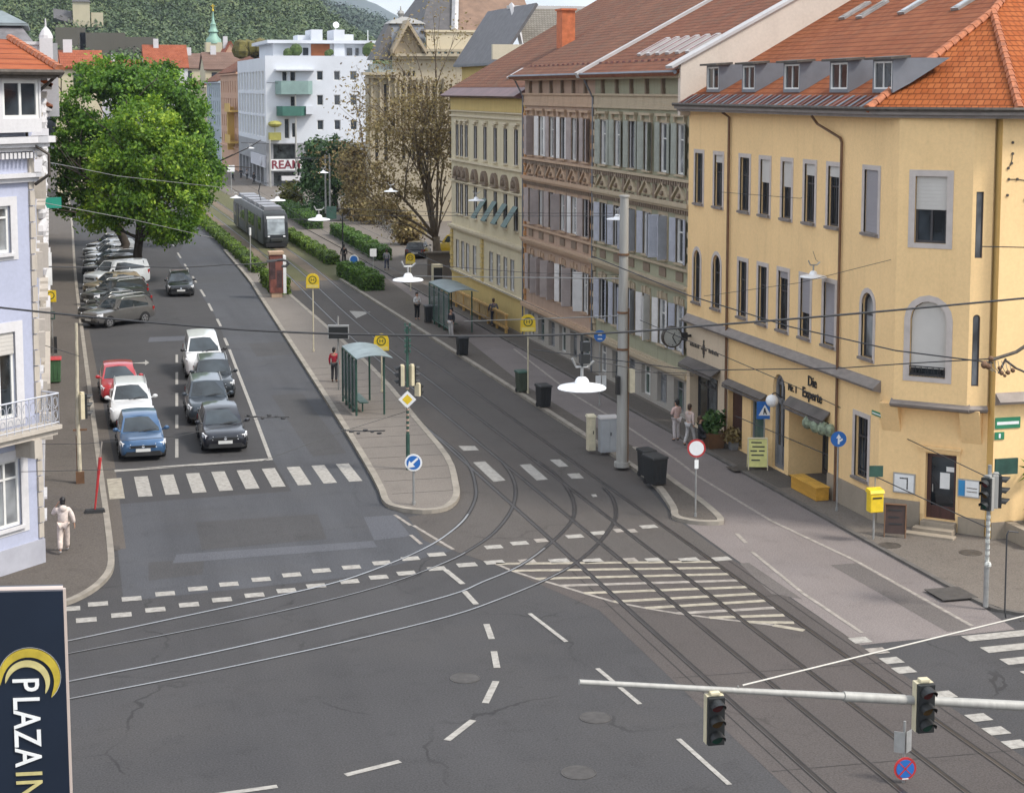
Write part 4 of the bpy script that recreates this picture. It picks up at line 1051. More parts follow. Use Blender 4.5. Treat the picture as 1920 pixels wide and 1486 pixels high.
b.build('railing', plain('pale wrought iron', (.50, .51, .55), .5, .3, var=.1), BA)
# top oriel and roof
oz1, oz0 = oL(20, 148)[1], oL(20, 240)[1]; so = oL(52, 200)[0]
b = MB(); q = (so - 1.5, so - .08, oL(20, 222)[1], oL(20, 150)[1])
pO = PL(pL.pt(0, .55, 0), (1, 1), (1, -1))
facade(b, pO, so - 3.4, so, oz0, ztop, [q, (so - 3.2, so - 1.7, q[2], q[3])], .15)
b.pbox(pL, so - 3.4, so, 0, .549, oz0 - .12, oz0); b.quad(pL.pt(so, 0, oz0), pL.pt(so, .55, oz0), pL.pt(so, .55, ztop), pL.pt(so, 0, ztop))
b.build('bay', m_whitew, LH)
window(LH, pO, *q, depth=.1, frame=m_framew, mull=1, tr=0, pane=m_glass, fw=.1); window(LH, pO, so - 3.2, so - 1.7, q[2], q[3], depth=.1, frame=m_framew, mull=1, tr=0, fw=.1)
E0, E1 = pL.pt(-1, .95, 14.95), pL.pt(LL + .3, .95, 14.95)
E1 = (E1[0], E1[1], 14.95); AP = AT(18, 74, 58.5); E2 = (E1[0], 66, 14.95); AL = (AP[0] - 6, AP[1] - 6, AP[2])
n1 = (Vector(E1) - Vector(E0)).cross(Vector(AP) - Vector(E0)); n2 = (Vector(E2) - Vector(E1)).cross(Vector(AP) - Vector(E1))
b = MB(); b.slab([E0, E1, AP, AL], n1 if n1.z > 0 else -n1, .12); ro = b.build('roof', m_tileO, LH)
b = MB(); b.slab([E1, E2, (AP[0], 66, AP[2]), AP], n2 if n2.z > 0 else -n2, .12); b.build('roof_slope', m_tileO, LH)
b = MB()
for k in range(14):
    s, e = Vector(E1).lerp(Vector(AP), k / 14), Vector(E1).lerp(Vector(AP), (k + 1.1) / 14); b.tube([s + Vector((0, 0, .04)), e + Vector((0, 0, .06))], [.15, .11], 6)
b.build('ridge_tiles', m_hip, ro)
b = MB(); b.tube([(E0[0], E0[1], 14.9), (E1[0] + .05, E1[1], 14.9), (E2[0] + .05, E2[1], 14.9)], .09, 6)
pts = [(E1[0] - .05, E1[1] + .1, 14.85), pL.pt(LL - .1, .25, 14.2), pL.pt(LL - .35, .2, 13.9), pL.pt(LL - .35, .2, 12.9), pL.pt(LL + .1, .6, 12.5), pL.pt(LL + .12, .58, 11.9), pL.pt(LL + .02, .1, 11.6)]
b.tube(pts, .05, 6); b.build('gutter', m_iron, LH)
b = MB(); b.pbox(pL, 0, LL + .2, 0, .9, 14.72, 14.9); b.pbox(pS, 0, 10, 0, .5, 14.72, 14.9); b.build('eave', m_iron, LH)

# the row beyond it: seen edge on along the pavement
def row_house(name, label, y0, y1, h, wall, trim, roofm, awn=None, seed=0, x=-.6):
    H = thing(name, label, 'house', (x - 5, (y0 + y1) / 2, 0)); p = PL((x, y0), (0, 1), (1, 0)); L_ = y1 - y0; rr = random.Random(seed)
    n_ = max(2, int(L_ / 2.6)); sp = L_ / n_; ops = []
    nf = int((h - 3.6) / 3.3)
    for i in range(n_):
        c = sp * (i + .5)
        for f_ in range(nf): ops.append((c - .55, c + .55, 4.6 + f_ * 3.3, 6.6 + f_ * 3.3))
        ops.append((c - .8, c + .8, .3, 2.9))
    b = MB(); facade(b, p, 0, L_, 0, h, ops, .2); b.quad(p.pt(0, 0, 0), p.pt(0, -11, 0), p.pt(0, -11, h), p.pt(0, 0, h)); b.quad(p.pt(L_, 0, 0), p.pt(L_, -11, 0), p.pt(L_, -11, h), p.pt(L_, 0, h)); b.build('wall', wall, H)
    for o in ops: window(H, p, *o, frame=m_framew, surround=trim if o[2] > 3 else None, sw=.2, sill=trim if o[2] > 3 else None)
    b = MB()
    for z, o in ((3.7, .3), (4.3, .12), (h - .9, .25), (h - .5, .45), (h - .2, .65)): b.pbox(p, 0, L_, -.02, o, z, z + .2)
    for o in ops:
        if o[2] > 3: b.pbox(p, o[0] - .3, o[1] + .3, 0, .3, o[3] + .25, o[3] + .38)
    b.build('cornice', trim, H)
    b = MB(); b.slab([(x + .7, y0, h), (x + .7, y1, h), (x - 6, y1, h + 4), (x - 6, y0, h + 4)], (.6, 0, 1), .15); b.build('roof', roofm, H)
    return H, p
m_mans = plain('grey green mansard sheet', (.20, .23, .235), .55, .3, var=.2, sc=1)
m_greyw = stucco('grey stucco', (.36, .36, .37), (.15, .14, .13), .5, .6)
H1, p1 = row_house('white_house', 'white stuccoed house with heavy window ornament next to the lilac house', 62.8, 84, 14.6, m_whitew, m_beige, m_tileO, seed=1)
b = MB()
for k in range(30):
    y = 63.2 + k * .7; z = 11 + 3.2 * ((k * 37) % 10) / 10; b.ball((-.45, y, z), .28, .3, .34, 6)
for k in range(18): b.ball((-.5, 63.2 + k * 1.1, 8 + 2 * ((k * 53) % 10) / 10), .22, .3, .3, 6)
b.build('relief_pattern', m_whitew, H1)
H2, p2 = row_house('beige_house', 'beige house in the middle of the left row above the parked cars', 84.2, 118, 13.6, m_beige, m_whitew, m_tileB, seed=2)
H3, p3 = row_house('beige_house', 'grey stuccoed house farthest along the left pavement behind the parked cars', 118.2, 175, 13, m_greyw, m_beige, m_tileB2, seed=4, x=-.75)
# mansard house rising behind
MH = thing('mansard_house', 'large house with grey green mansard roof and white balustrade behind the orange roof', 'house', (-6, 96, 0))
zA = lambda y, Y=92: AT(30, y, Y)[2]
x0, x1 = AT(-120, 60, 92)[0], AT(62, 60, 92)[0]
b = MB(); b.box(x0, x1 + 1.2, 92.6, 104, 13, zA(80)); b.build('wall', m_greyw, MH)
b = MB(); zb, zt2 = zA(78), zA(42)
b.hexa([(x0, 92.5, zb), (x1, 92.5, zb), (x1, 104, zb), (x0, 104, zb), (x0, 94, zt2), (x1 - .7, 94, zt2), (x1 - .7, 102, zt2), (x0, 102, zt2)]); b.build('roof', plain('slate mansard', (.15, .14, .145), .6, var=.3, sc=2), MH)
b = MB(); zt3 = zA(14); b.hexa([(x0, 93.6, zt2 + .02), (x1 - .3, 93.6, zt2 + .02), (x1 - .3, 102, zt2 + .02), (x0, 102, zt2 + .02), (x0, 96, zt3), (x1 - 1.6, 96, zt3), (x1 - 1.6, 100, zt3), (x0, 100, zt3)]); b.box(x0, x1 - .25, 93.5, 102, zt2 - .12, zt2); b.build('roof_cap', m_mans, MH)
b = MB(); xb0, xb1 = AT(32, 90, 92)[0], AT(92, 90, 92)[0]
for k in range(14): x = xb0 + (xb1 - xb0) * k / 13; b.tube([(x, 92, zA(118)), (x, 92, zA(100)), (x, 92, zA(84))], [.07, .12, .06], 6)
b.box(xb0 - .1, xb1 + .1, 91.85, 92.15, zA(84), zA(78)); b.box(xb0 - .1, xb1 + .1, 91.85, 92.15, zA(140), zA(118)); b.build('balustrade', m_whitew, MH)
b = MB(); xt = AT(86, 70, 92)[0]; b.box(xt - .33, xt + .33, 91.6, 92.3, zA(125), zA(72)); b.lathe([(.36, 0), (.34, .15), (.22, .4), (.05, .6), (.03, 1.0), (0, 1.02)], (xt, 91.95, zA(72)), 10); b.build('turret', m_whitew, MH)

# ================================================================ white apartment block with the shop
WB = thing('apartment_block', 'white modern apartment block with green balconies and a roof terrace above a shop', 'apartment block', (45, 262, 0))
m_wb = stucco('white render', (.60, .62, .66), (.45, .46, .5), .15, .2, .05)
m_wbs = plain('glazed side panel', (.34, .37, .42), .4, var=.15, sc=.5)
Yw = 255.0; xw0 = AT(500, 300, Yw)[0]; xw1 = AT(700, 300, Yw)[0]; zw = lambda y: AT(590, y, Yw)[2]
pf_ = PL((xw0, Yw), (1, 0), (0, -1)); pside = PL((xw0, 294), (0, -1), (-1, 0)); sx = lambda px: AT(px, 250, Yw)[0] - xw0
ops = []
for (a, c) in ((595, 607), (627, 639), (657, 670)):
    for (t, bt) in ((133, 151), (178, 198), (225, 244)): ops.append((sx(a), sx(c), zw(bt), zw(t)))
dr = [(sx(530), sx(540), zw(153), zw(134)), (sx(545), sx(556), zw(153), zw(134)), (sx(545), sx(556), zw(200), zw(180)), (sx(533), sx(543), zw(260), zw(222)), (sx(547), sx(556), zw(258), zw(230))]
b = MB(); Lx = xw1 - xw0
facade(b, pf_, 0, Lx, zw(268), zw(105), ops + dr, .3)
sops = []
for (t, bt) in ((133, 170), (176, 215), (219, 258)):
    for k in range(9): sops.append((1.5 + k * 4.1, 4.4 + k * 4.1, zw(bt), zw(t)))
facade(b, pside, 0, 39, zw(266), zw(108), sops, .25)
b.box(xw0 + .3, xw1, 293.5, 294, 0, zw(108)); b.box(xw1 - .3, xw1, Yw + .4, 293, 0, zw(108)); b.box(xw0 + .3, xw1 - .3, Yw + .4, 293.5, zw(110), zw(108)); b.box(xw0 + .26, xw1, Yw + .31, 293, zw(268), zw(266))
b.build('wall', m_wb, WB)
for o in ops + dr: window(WB, pf_, *o, depth=.25, mull=0, tr=0, fw=.1, frame=m_framew)
for o in sops: window(WB, pside, *o, depth=.2, mull=3, tr=.5, fw=.12, frame=m_framew, pane=m_wbs)
for (a, c, t, bt, mt, lab) in ((517, 585, 152, 177, plain('pale green balcony', (.20, .29, .27), .6, var=.2, sc=.5), 'pale green rounded balcony'), (519, 572, 199, 217, plain('deep green balcony', (.04, .13, .10), .6, var=.2, sc=.5), 'dark green balcony')):
    q = MB(); a_, c_ = sx(a), sx(c); pts = [(a_, 0), (a_, 1.0), (a_ + .7, 1.6), (c_ - .7, 1.6), (c_, 1.0), (c_, 0)]
    for i in range(5):
        (s0, d0), (s1, d1) = pts[i], pts[i + 1]; q.quad(pf_.pt(s0, d0, zw(bt)), pf_.pt(s1, d1, zw(bt)), pf_.pt(s1, d1, zw(t)), pf_.pt(s0, d0, zw(t)))
    q.add([pf_.pt(s, d, zw(bt)) for s, d in pts], [tuple(range(6))]); o = q.build('balcony', mt, WB); o['label'] = lab
q = MB(); q.pbox(pf_, sx(517), sx(590), 0, 1.2, zw(133), zw(130)); q.pbox(pf_, sx(572), sx(586), 0, 1.4, zw(214), zw(199)); q.build('canopy', m_wb, WB)
q = MB(); q.ball(pf_.pt(sx(514), 1.0, zw(232)), 1.05, 1.05, .5, 8); q.cyl(*pf_.pt(sx(514), 1.0, 0)[:2], zw(262), zw(232), .05, 6); q.pbox(pf_, sx(503), sx(525), 0, 1.3, zw(262), zw(248)); q.build('balcony_parasol', plain('yellow parasol cloth', (.30, .28, .07), .8, var=.3, sc=1), WB)  # yellow parasol: flattened dome on a thin pole
# penthouse
q = MB(); Yp = 262; xp = lambda px: AT(px, 90, Yp)[0]; zp = lambda y: AT(600, y, Yp)[2]
q.box(xp(512), xp(695), Yp, 280, zp(106), zp(82)); q.box(xp(500), xp(720), Yp - 1, 282, zp(82), zp(76)); q.box(xp(583), xp(604), Yp - .5, 268, zp(76), zp(56)); q.box(xp(625), xp(645), Yp - .6, 268, zp(106), zp(56)); q.box(xp(560), xp(583), Yp + 1, 268, zp(76), zp(66)); q.box(xp(645), xp(665), Yp + 1, 268, zp(76), zp(64)); q.build('penthouse', m_wb, WB)
q = MB(); q.box(xp(583), xp(618), Yp - .15, Yp - .01, zp(105), zp(83)); q.build('terracotta_wall', plain('terracotta', (.26, .085, .03), .8, var=.1), WB)
for a, c in ((568, 578), (650, 660), (666, 672)): q = MB(); q.box(xp(a), xp(c), Yp - .12, Yp - .02, zp(104), zp(90)); q.build('window', m_glass, WB)
q = MB()
for x, y, r in ((555, 94, 1.0), (540, 100, .8), (615, 101, .6), (694, 95, 1.3), (620, 98, .5)): q.ball(AT(x, y, Yp - 2), r, r, r, 7)
q.build('terrace_shrub', plain('terrace shrubs', (.05, .08, .02), .9, var=.6, sc=4), WB)
q = MB(); q.tube([(xp(630), Yp, zp(56)), (xp(630), Yp, zp(42))], .08, 5); q.disc((xp(630), Yp - .3, zp(47)), (.2, -1, .2), .5, .08, 12); q.tube([(xp(690), Yp, zp(76)), (xp(690), Yp, zp(56))], .06, 5); q.build('antenna', m_lampw, WB)
# shop under it
q = MB(); facade(q, pf_, 0, Lx, 0, zw(268), [(sx(512), sx(553), zw(298), zw(270)), (sx(512), sx(560), 0.1, zw(322)), (sx(575), sx(680), .1, zw(290))], 1.0)
facade(q, pside, 0, 39, 0, zw(266), [(1 + k * 5, 5 + k * 5, .3, zw(304)) for k in range(7)], .6); q.build('shopfront', plain('grey shop facade', (.24, .24, .25), .6, var=.15, sc=1), WB)
q = MB(); q.pbox(pf_, sx(512), sx(680), -.9, -.8, 0, zw(270)); q.pbox(pside, 1, 38, -.6, -.55, 0, zw(304)); q.build('shop_window', m_shopgl, WB)
q = MB(); q.pbox(pf_, sx(506), sx(590), .05, .3, zw(319), zw(298)); SB = q.build('shop_sign_board', m_signw, WB)
q = MB(); text_mb('REAM', 1.72, q, lambda x, y, e: pf_.pt(sx(535) + x, .31 + e, zw(308.5) + y), 0, .06, .035, 1.0); q.build('sign_lettering', plain('dark red lettering', (.20, .03, .045), .5, var=.05), SB)
q = MB(); q.pbox(pside, 20, 38.6, .02, .25, zw(314), zw(292)); q.ball(pside.pt(34, .3, zw(303)), .12, 1.4, .7, 8); q.build('shop_sign_board', plain('pale sign', (.50, .50, .55), .5), WB)
q = MB(); q.pbox(pf_, sx(525), sx(560), .4, 1.6, zw(337), zw(329)); q.build('awning', m_whitew, WB)

# ================================================================ houses along the street beyond
def street_front(name, label, pxa, pxb, X, ytop, wall, rows, roofm, seed, extra=None, eave=.5):
    Y1, Y0 = YX(pxa, X), YX(pxb, X); H = thing(name, label, 'house', (X + 5, (Y0 + Y1) / 2, 0)); p = PL((X, Y1), (0, -1), (-1, 0)); L_ = Y1 - Y0
    h = AT(pxb, ytop, Y0)[2]; n_ = max(2, int(L_ / 4)); ops = []
    for i in range(n_):
        c = L_ * (i + .5) / n_
        for k in range(rows): z = 4.5 + k * (h - 5) / rows; ops.append((c - .7, c + .7, z, z + 2.1))
    b = MB(); facade(b, p, 0, L_, 0, h, ops, .3); b.quad(p.pt(L_, 0, 0), p.pt(L_, -14, 0), p.pt(L_, -14, h), p.pt(L_, 0, h)); b.build('wall', wall, H)
    for o in ops: window(H, p, *o, depth=.25, frame=m_framew, mull=1, tr=0, fw=.12)
    b = MB(); b.pbox(p, 0, L_, 0, eave, h - .4, h); b.pbox(p, 0, L_, 0, .25, 3.9, 4.2); b.build('cornice', wall, H)
    b = MB(); b.slab([(X - .6, Y1, h), (X - .6, Y0, h), (X + 8, Y0, h + 5.2), (X + 8, Y1, h + 5.2)], (-.6, 0, 1), .2); b.build('roof', roofm, H)
    return H, p, L_, h
m_peach = stucco('peach render', (.50, .30, .20), (.3, .2, .15), .3, .3); m_bluegr = stucco('blue grey render', (.34, .39, .43), (.2, .2, .2), .3, .3); m_palecr = stucco('pale cream render', (.50, .44, .30), (.3, .25, .18), .3, .3); m_ochrew = stucco('yellow ochre render', (.55, .36, .10), (.3, .2, .1), .3, .3)
HQ, pq, Lq, hq = street_front('peach_house', 'peach house with yellow balconies left of the white apartment block', 418, 452, 31.6, 135, m_peach, 4, m_tileB, 1)
b = MB()
for yy in (205, 262): 
    z = AT(440, yy, YX(440, 31.6))[2]; b.pbox(pq, Lq - 10, Lq - 1, 0, 1.6, z - .4, z - .1); b.pbox(pq, Lq - 10, Lq - 1, 1.5, 1.6, z - .1, z + 1.1)
b.pbox(pq, Lq - 10, Lq - 8.8, 0, 1.2, AT(440, 280, YX(440, 31.6))[2], AT(440, 200, YX(440, 31.6))[2]); b.build('balcony', m_ochrew, HQ)
street_front('blue_grey_house', 'narrow blue grey house along the shopping street beyond the peach house', 392, 417, 31.9, 152, m_bluegr, 4, m_tileB2, 2)
street_front('cream_house', 'cream house far along the shopping street just right of the tall green trees', 366, 391, 32.2, 160, m_palecr, 4, m_tileB, 3)
def gable_house(name, label, px0, px1, ye, yr, Y, wall, roofm, depth=14, front=True, yb=200):
    x0, x1 = AT(px0, ye, Y)[0], AT(px1, ye, Y)[0]; ze = AT(px0, ye, Y)[2]; zr = AT(px0, yr, Y + depth / 2)[2]
    H = thing(name, label, 'house', ((x0 + x1) / 2, Y + depth / 2, 0)); b = MB(); b.box(x0, x1, Y, Y + depth, 0, ze)
    if front:
        b.add([(x0, Y, ze), (x0, Y + depth, ze), (x0, Y + depth / 2, zr)], [(0, 1, 2)]); b.add([(x1, Y, ze), (x1, Y + depth, ze), (x1, Y + depth / 2, zr)], [(0, 1, 2)])
    else:
        b.add([(x0, Y, ze), (x1, Y, ze), ((x0 + x1) / 2, Y, zr)], [(0, 1, 2)]); b.add([(x0, Y + depth, ze), (x1, Y + depth, ze), ((x0 + x1) / 2, Y + depth, zr)], [(0, 1, 2)])
    b.build('wall', wall, H); b = MB()
    if front:
        ym = Y + depth / 2; k = (zr - ze) / (depth / 2)
        b.slab([(x0 - .3, Y - .5, ze - .5 * k), (x1 + .3, Y - .5, ze - .5 * k), (x1 + .3, ym, zr), (x0 - .3, ym, zr)], (0, -k, 1), .25); b.slab([(x0 - .3, ym, zr), (x1 + .3, ym, zr), (x1 + .3, Y + depth, ze), (x0 - .3, Y + depth, ze)], (0, k, 1), .25)
    else:
        xm = (x0 + x1) / 2; k = (zr - ze) / (xm - x0)
        b.slab([(x0 - .5, Y - .3, ze - .5 * k), (xm, Y - .3, zr), (xm, Y + depth, zr), (x0 - .5, Y + depth, ze - .5 * k)], (-k, 0, 1), .25); b.slab([(x1 + .5, Y - .3, ze - .5 * k), (xm, Y - .3, zr), (xm, Y + depth, zr), (x1 + .5, Y + depth, ze - .5 * k)], (k, 0, 1), .25)
    ro = b.build('roof', roofm, H); q = MB(); xm = x0 + (x1 - x0) * .3; q.box(xm - .6, xm + .6, Y + depth * .42, Y + depth * .5, (ze + zr) / 2, zr + 1.4); q.build('chimney', m_whitew, ro)
    q = MB(); n_ = max(1, int((x1 - x0) / 3.5))
    for i in range(n_):
        c = x0 + (x1 - x0) * (i + .5) / n_; w = MB(); w.box(c - .6, c + .6, Y - .06, Y - .01, ze - 2.8, ze - .9); w.build('window', m_glass, H)
    return H
m_tileR = tiles('red tiles far', ((.26, .07, .032), (.33, .10, .05)), 'x', row=.6, wid=.5); m_tileG = tiles('dull brown tiles far', ((.16, .10, .075), (.21, .13, .10)), 'y', row=.6, wid=.5)
gable_house('red_roofed_house', 'house with bright orange roof and white wall between the turret and the green trees', 102, 190, 124, 94, 235, m_palecr, m_tileR)
gable_house('red_roofed_house', 'pale house with red roof and white gable edge above the tree tops', 272, 352, 124, 84, 420, m_whitew, m_tileR)
gable_house('red_roofed_house', 'house with weathered brown roof behind the church spire base', 340, 400, 126, 100, 430, m_palecr, m_tileG)
gable_house('brown_roofed_house', 'house with dark brown roof left of the white apartment block', 385, 452, 128, 98, 375, m_palecr, m_tileG)
gable_house('red_roofed_house', 'small house with orange gable right of the church spire', 418, 448, 104, 78, 480, m_peach, m_tileR, front=False)
gable_house('red_roofed_house', 'low red roofed house half hidden by the top of the green tree', 190, 276, 132, 112, 440, m_whitew, m_tileR)
b = MB()
for k in range(26):
    x, y, z = AT(446 + rnd.random() * 42, 100 - rnd.random() * 14, 300 + rnd.random() * 5); b.ball((x, y, z), 1.0 + rnd.random() * .6, n=6)
tag(b.build('roof_garden', plain('reddish roof garden', (.10, .085, .02), .9, var=.6, sc=1)), 'reddish green roof garden shrubs left of the white penthouse', 'shrub')
# church spire
CS = thing('church_spire', 'slender green copper church spire with gold cross below the wooded hill', 'church', (AT(400, 120, 520)[0], 520, 0))
cx = AT(400, 60, 520)[0]; zc = lambda y: AT(400, y, 520)[2]
b = MB(); b.box(cx - 2.4, cx + 2.4, 518, 523, 0, zc(80)); b.build('tower', m_palecr, CS)
b = MB(); b.lathe([(2.3, zc(82)), (2.2, zc(74)), (1.3, zc(68)), (1.0, zc(62)), (1.5, zc(60)), (1.0, zc(54)), (.8, zc(48)), (.9, zc(46)), (.5, zc(42)), (.25, zc(32)), (.12, zc(20)), (0, zc(16))], (cx, 520, 0), 10); b.build('spire', plain('copper green', (.22, .36, .28), .6, .2, var=.15, sc=.5), CS, smooth=40)
b = MB(); b.ball((cx, 520, zc(20)), .35, n=6); b.box(cx - .12, cx + .12, 519.9, 520.1, zc(18), zc(8)); b.box(cx - .6, cx + .6, 519.9, 520.1, zc(12), zc(11)); b.build('cross', m_yellow, CS)

# ================================================================ cream palace on the square
PA = thing('palace', 'cream palace with pilasters, pediment and dark mansard roofs behind the sparse tree', 'palace', (48, 190, 0))
m_pal = stucco('palace cream', (.38, .325, .235), (.25, .21, .14), .4, .4)
m_slate = plain('dark slate', (.075, .068, .066), .6, var=.3, sc=1.5); m_slateb = plain('brown slate', (.19, .115, .075), .7, var=.3, sc=.8)
Yq = 182.0; xq = lambda px: AT(px, 100, Yq)[0]; zq = lambda y: AT(770, y, Yq)[2]
pa = PL((xq(692), Yq), (1, 0), (0, -1)); sq_ = lambda px: xq(px) - xq(692)
b = MB(); wins = [(sq_(p - 2.6), sq_(p + 2.6), zq(215), zq(158)) for p in (722, 734, 755, 766, 777, 800, 813, 826, 845)] + [(sq_(p - 2.2), sq_(p + 2.2), zq(143), zq(133)) for p in (757, 766.5, 776)] + [(sq_(p - 3), sq_(p + 3), zq(300), zq(240)) for p in (705, 722, 738, 756, 775, 800, 822, 845)]
facade(b, pa, 0, sq_(735), 0, zq(137), [w for w in wins if w[1] < sq_(735)], .4); facade(b, pa, sq_(735), sq_(1010), 0, zq(102), [w for w in wins if w[0] > sq_(735)], .4)
b.box(xq(692), xq(692) + .3, Yq + .41, Yq + 2.5, 0, zq(137)); b.build('wall', m_pal, PA)
for o in wins: window(PA, pa, *o, depth=.35, mull=1, tr=.6, fw=.1)
b = MB()
for p in (696, 712, 728, 740, 749, 760.5, 771.5, 783, 793, 806, 819.5, 832): b.pbox(pa, sq_(p - 1.6), sq_(p + 1.6), 0, .35, zq(235), zq(150)); b.pbox(pa, sq_(p - 2.1), sq_(p + 2.1), 0, .45, zq(150), zq(146))
b.build('pilaster', m_pal, PA)
b = MB(); b.pbox(pa, -.9, sq_(742), 0, 1.2, zq(141), zq(136)); b.pbox(pa, -.4, sq_(740), 0, .7, zq(147), zq(141)); b.pbox(pa, sq_(738), sq_(1010), 0, .9, zq(106), zq(101)); b.pbox(pa, sq_(738), sq_(1010), 0, .5, zq(111), zq(106))
b.pbox(pa, sq_(738), sq_(1010), 0, .4, zq(240), zq(234))
for k in range(12): b.pbox(pa, sq_(800 + k * 12), sq_(806 + k * 12), 0, .75, zq(101), zq(97))
b.pbox(pa, sq_(790), sq_(1010), 0, .8, zq(97), zq(92)); b.build('cornice', m_pal, PA)
b = MB(); b.pbox(pa, sq_(800), sq_(950), -.5, .1, zq(92), zq(60)); b.pbox(pa, sq_(798), sq_(950), -.6, .3, zq(60), zq(56)); b.build('parapet', stucco('pale parapet', (.56, .48, .34), (.4, .35, .25), .3, .4), PA)
P = pa.pt; b = MB()
for (p0, p1) in (((733, 101), (762, 46)), ((762, 46), (796, 101))):
    a_, c_ = (sq_(p0[0]), zq(p0[1])), (sq_(p1[0]), zq(p1[1]))
    b.hexa([P(a_[0], 1.1, a_[1] - .1), P(c_[0], 1.1, c_[1] - .1), P(c_[0], -2, c_[1] - .1), P(a_[0], -2, a_[1] - .1), P(a_[0], 1.1, a_[1] + .45), P(c_[0], 1.1, c_[1] + .45), P(c_[0], -2, c_[1] + .45), P(a_[0], -2, a_[1] + .45)])
b.add([P(sq_(738), .2, zq(101)), P(sq_(792), .2, zq(101)), P(sq_(762), .2, zq(48))], [(0, 1, 2)]); b.build('pediment', stucco('tan pediment', (.36, .29, .20), (.2, .15, .1), .5, .6), PA)
def frus(b, px0, px1, y0, Ya, Yb, qx0, qx1, y1, Yc, Yd):
    z0, z1 = zq(y0), zq(y1); b.hexa([(xq(px0), Ya, z0), (xq(px1), Ya, z0), (xq(px1), Yb, z0), (xq(px0), Yb, z0), (xq(qx0), Yc, z1), (xq(qx1), Yc, z1), (xq(qx1), Yd, z1), (xq(qx0), Yd, z1)])
b = MB(); frus(b, 708, 800, 112, Yq + .4, Yq + 5, 737, 800, 44, Yq + 1.5, Yq + 4); b.build('mansard', m_zinc, PA)
b = MB(); frus(b, 703, 734, 112, Yq + .2, Yq + 5.2, 735, 739, 44, Yq + 1.4, Yq + 4.2); b.build('mansard_slope', m_slate, PA)
b = MB(); frus(b, 734, 803, 43.8, Yq + 1.2, Yq + 4.5, 741, 795, 38, Yq + 1.8, Yq + 4); frus(b, 741, 795, 37.9, Yq + 1.8, Yq + 4, 765, 772, 30, Yq + 2.6, Yq + 3); b.tube([(xq(769), Yq + 5, zq(32)), (xq(769), Yq + 5, zq(22)), (xq(769), Yq + 5, zq(8))], [.35, .12, .05], 6); b.ball((xq(769), Yq + 5, zq(22)), .4, n=6); b.build('roof_cap', plain('cap sheet', (.30, .29, .27), .6, .2), PA)
b = MB(); frus(b, 793, 960, 58, Yq + 1, Yq + 20, 838, 960, -30, Yq + 8, Yq + 13); b.build('roof', m_slate, PA)
b = MB(); b.slab([P(sq_(863), -.9, zq(56)), P(sq_(1010), -.9, zq(56)), P(sq_(1010), -7.6, zq(-32)), P(sq_(892), -7.6, zq(-32))], (0, -1, .8), .25); b.build('brown_roof', m_slateb, PA)
b = MB(); b.tube([P(sq_(855), -.6, zq(56)), P(sq_(884), -7.4, zq(-32))], .38, 4); b.build('hip_flashing', m_flash, PA)
b = MB(); b.pbox(pa, 0, sq_(740), -2.5, .6, zq(136), zq(131)); b.pbox(pa, sq_(696), sq_(736), -2, -.5, zq(131), zq(120)); b.build('lower_roof', plain('grey green sheet', (.28, .30, .28), .6, .2, var=.15), PA)
# slate roofed annex just behind the cream house
AN = thing('slate_roofed_house', 'house with grey slate hip roof and pale fascia behind the cream house', 'house', (36, 130, 0))
Ya = 121.0; xa = lambda px: AT(px, 100, Ya)[0]; za = lambda y: AT(930, y, Ya)[2]
XA = AT(852, 118, 135)[0]
b = MB(); b.box(XA + .5, 50, Ya, 134.5, 0, za(122)); b.build('wall', m_ochre, AN)
b = MB(); b.box(XA - .1, 50, Ya - .5, 135, za(122), za(117)); b.build('eave', m_zinc, AN)
b = MB(); b.slab([(XA - .1, Ya - .4, za(117)), (xa(1003), Ya - .4, za(5)), (xa(1003), 135, za(5)), (XA - .1, 135, za(117))], (-1, 0, 1), .2); b.build('roof', plain('grey slate', (.10, .094, .097), .6, var=.25, sc=2), AN)
b = MB(); b.slab([(xa(980), Ya - .5, za(85)), (50, Ya - .5, za(85)), (50, Ya + 7, za(5)), (xa(1003), Ya + 7, za(5))], (0, -.7, 1), .2); b.build('front_roof', tiles('grey shingles', ((.17, .15, .125), (.22, .20, .165)), 'x'), AN)
b = MB(); b.tube([(xa(976), Ya - .7, za(92)), (xa(1003), Ya + 6.6, za(0))], .2, 4); b.box(xa(1000), 50, Ya + 6.8, Ya + 7.6, za(8), za(1)); b.build('hip_flashing', m_flash, AN)
b = MB(); b.box(xa(918), 50, Ya - .9, Ya - .55, za(112), za(84)); b.build('fascia', stucco('pale fascia', (.52, .46, .35), (.3, .25, .2), .3, .8), AN)
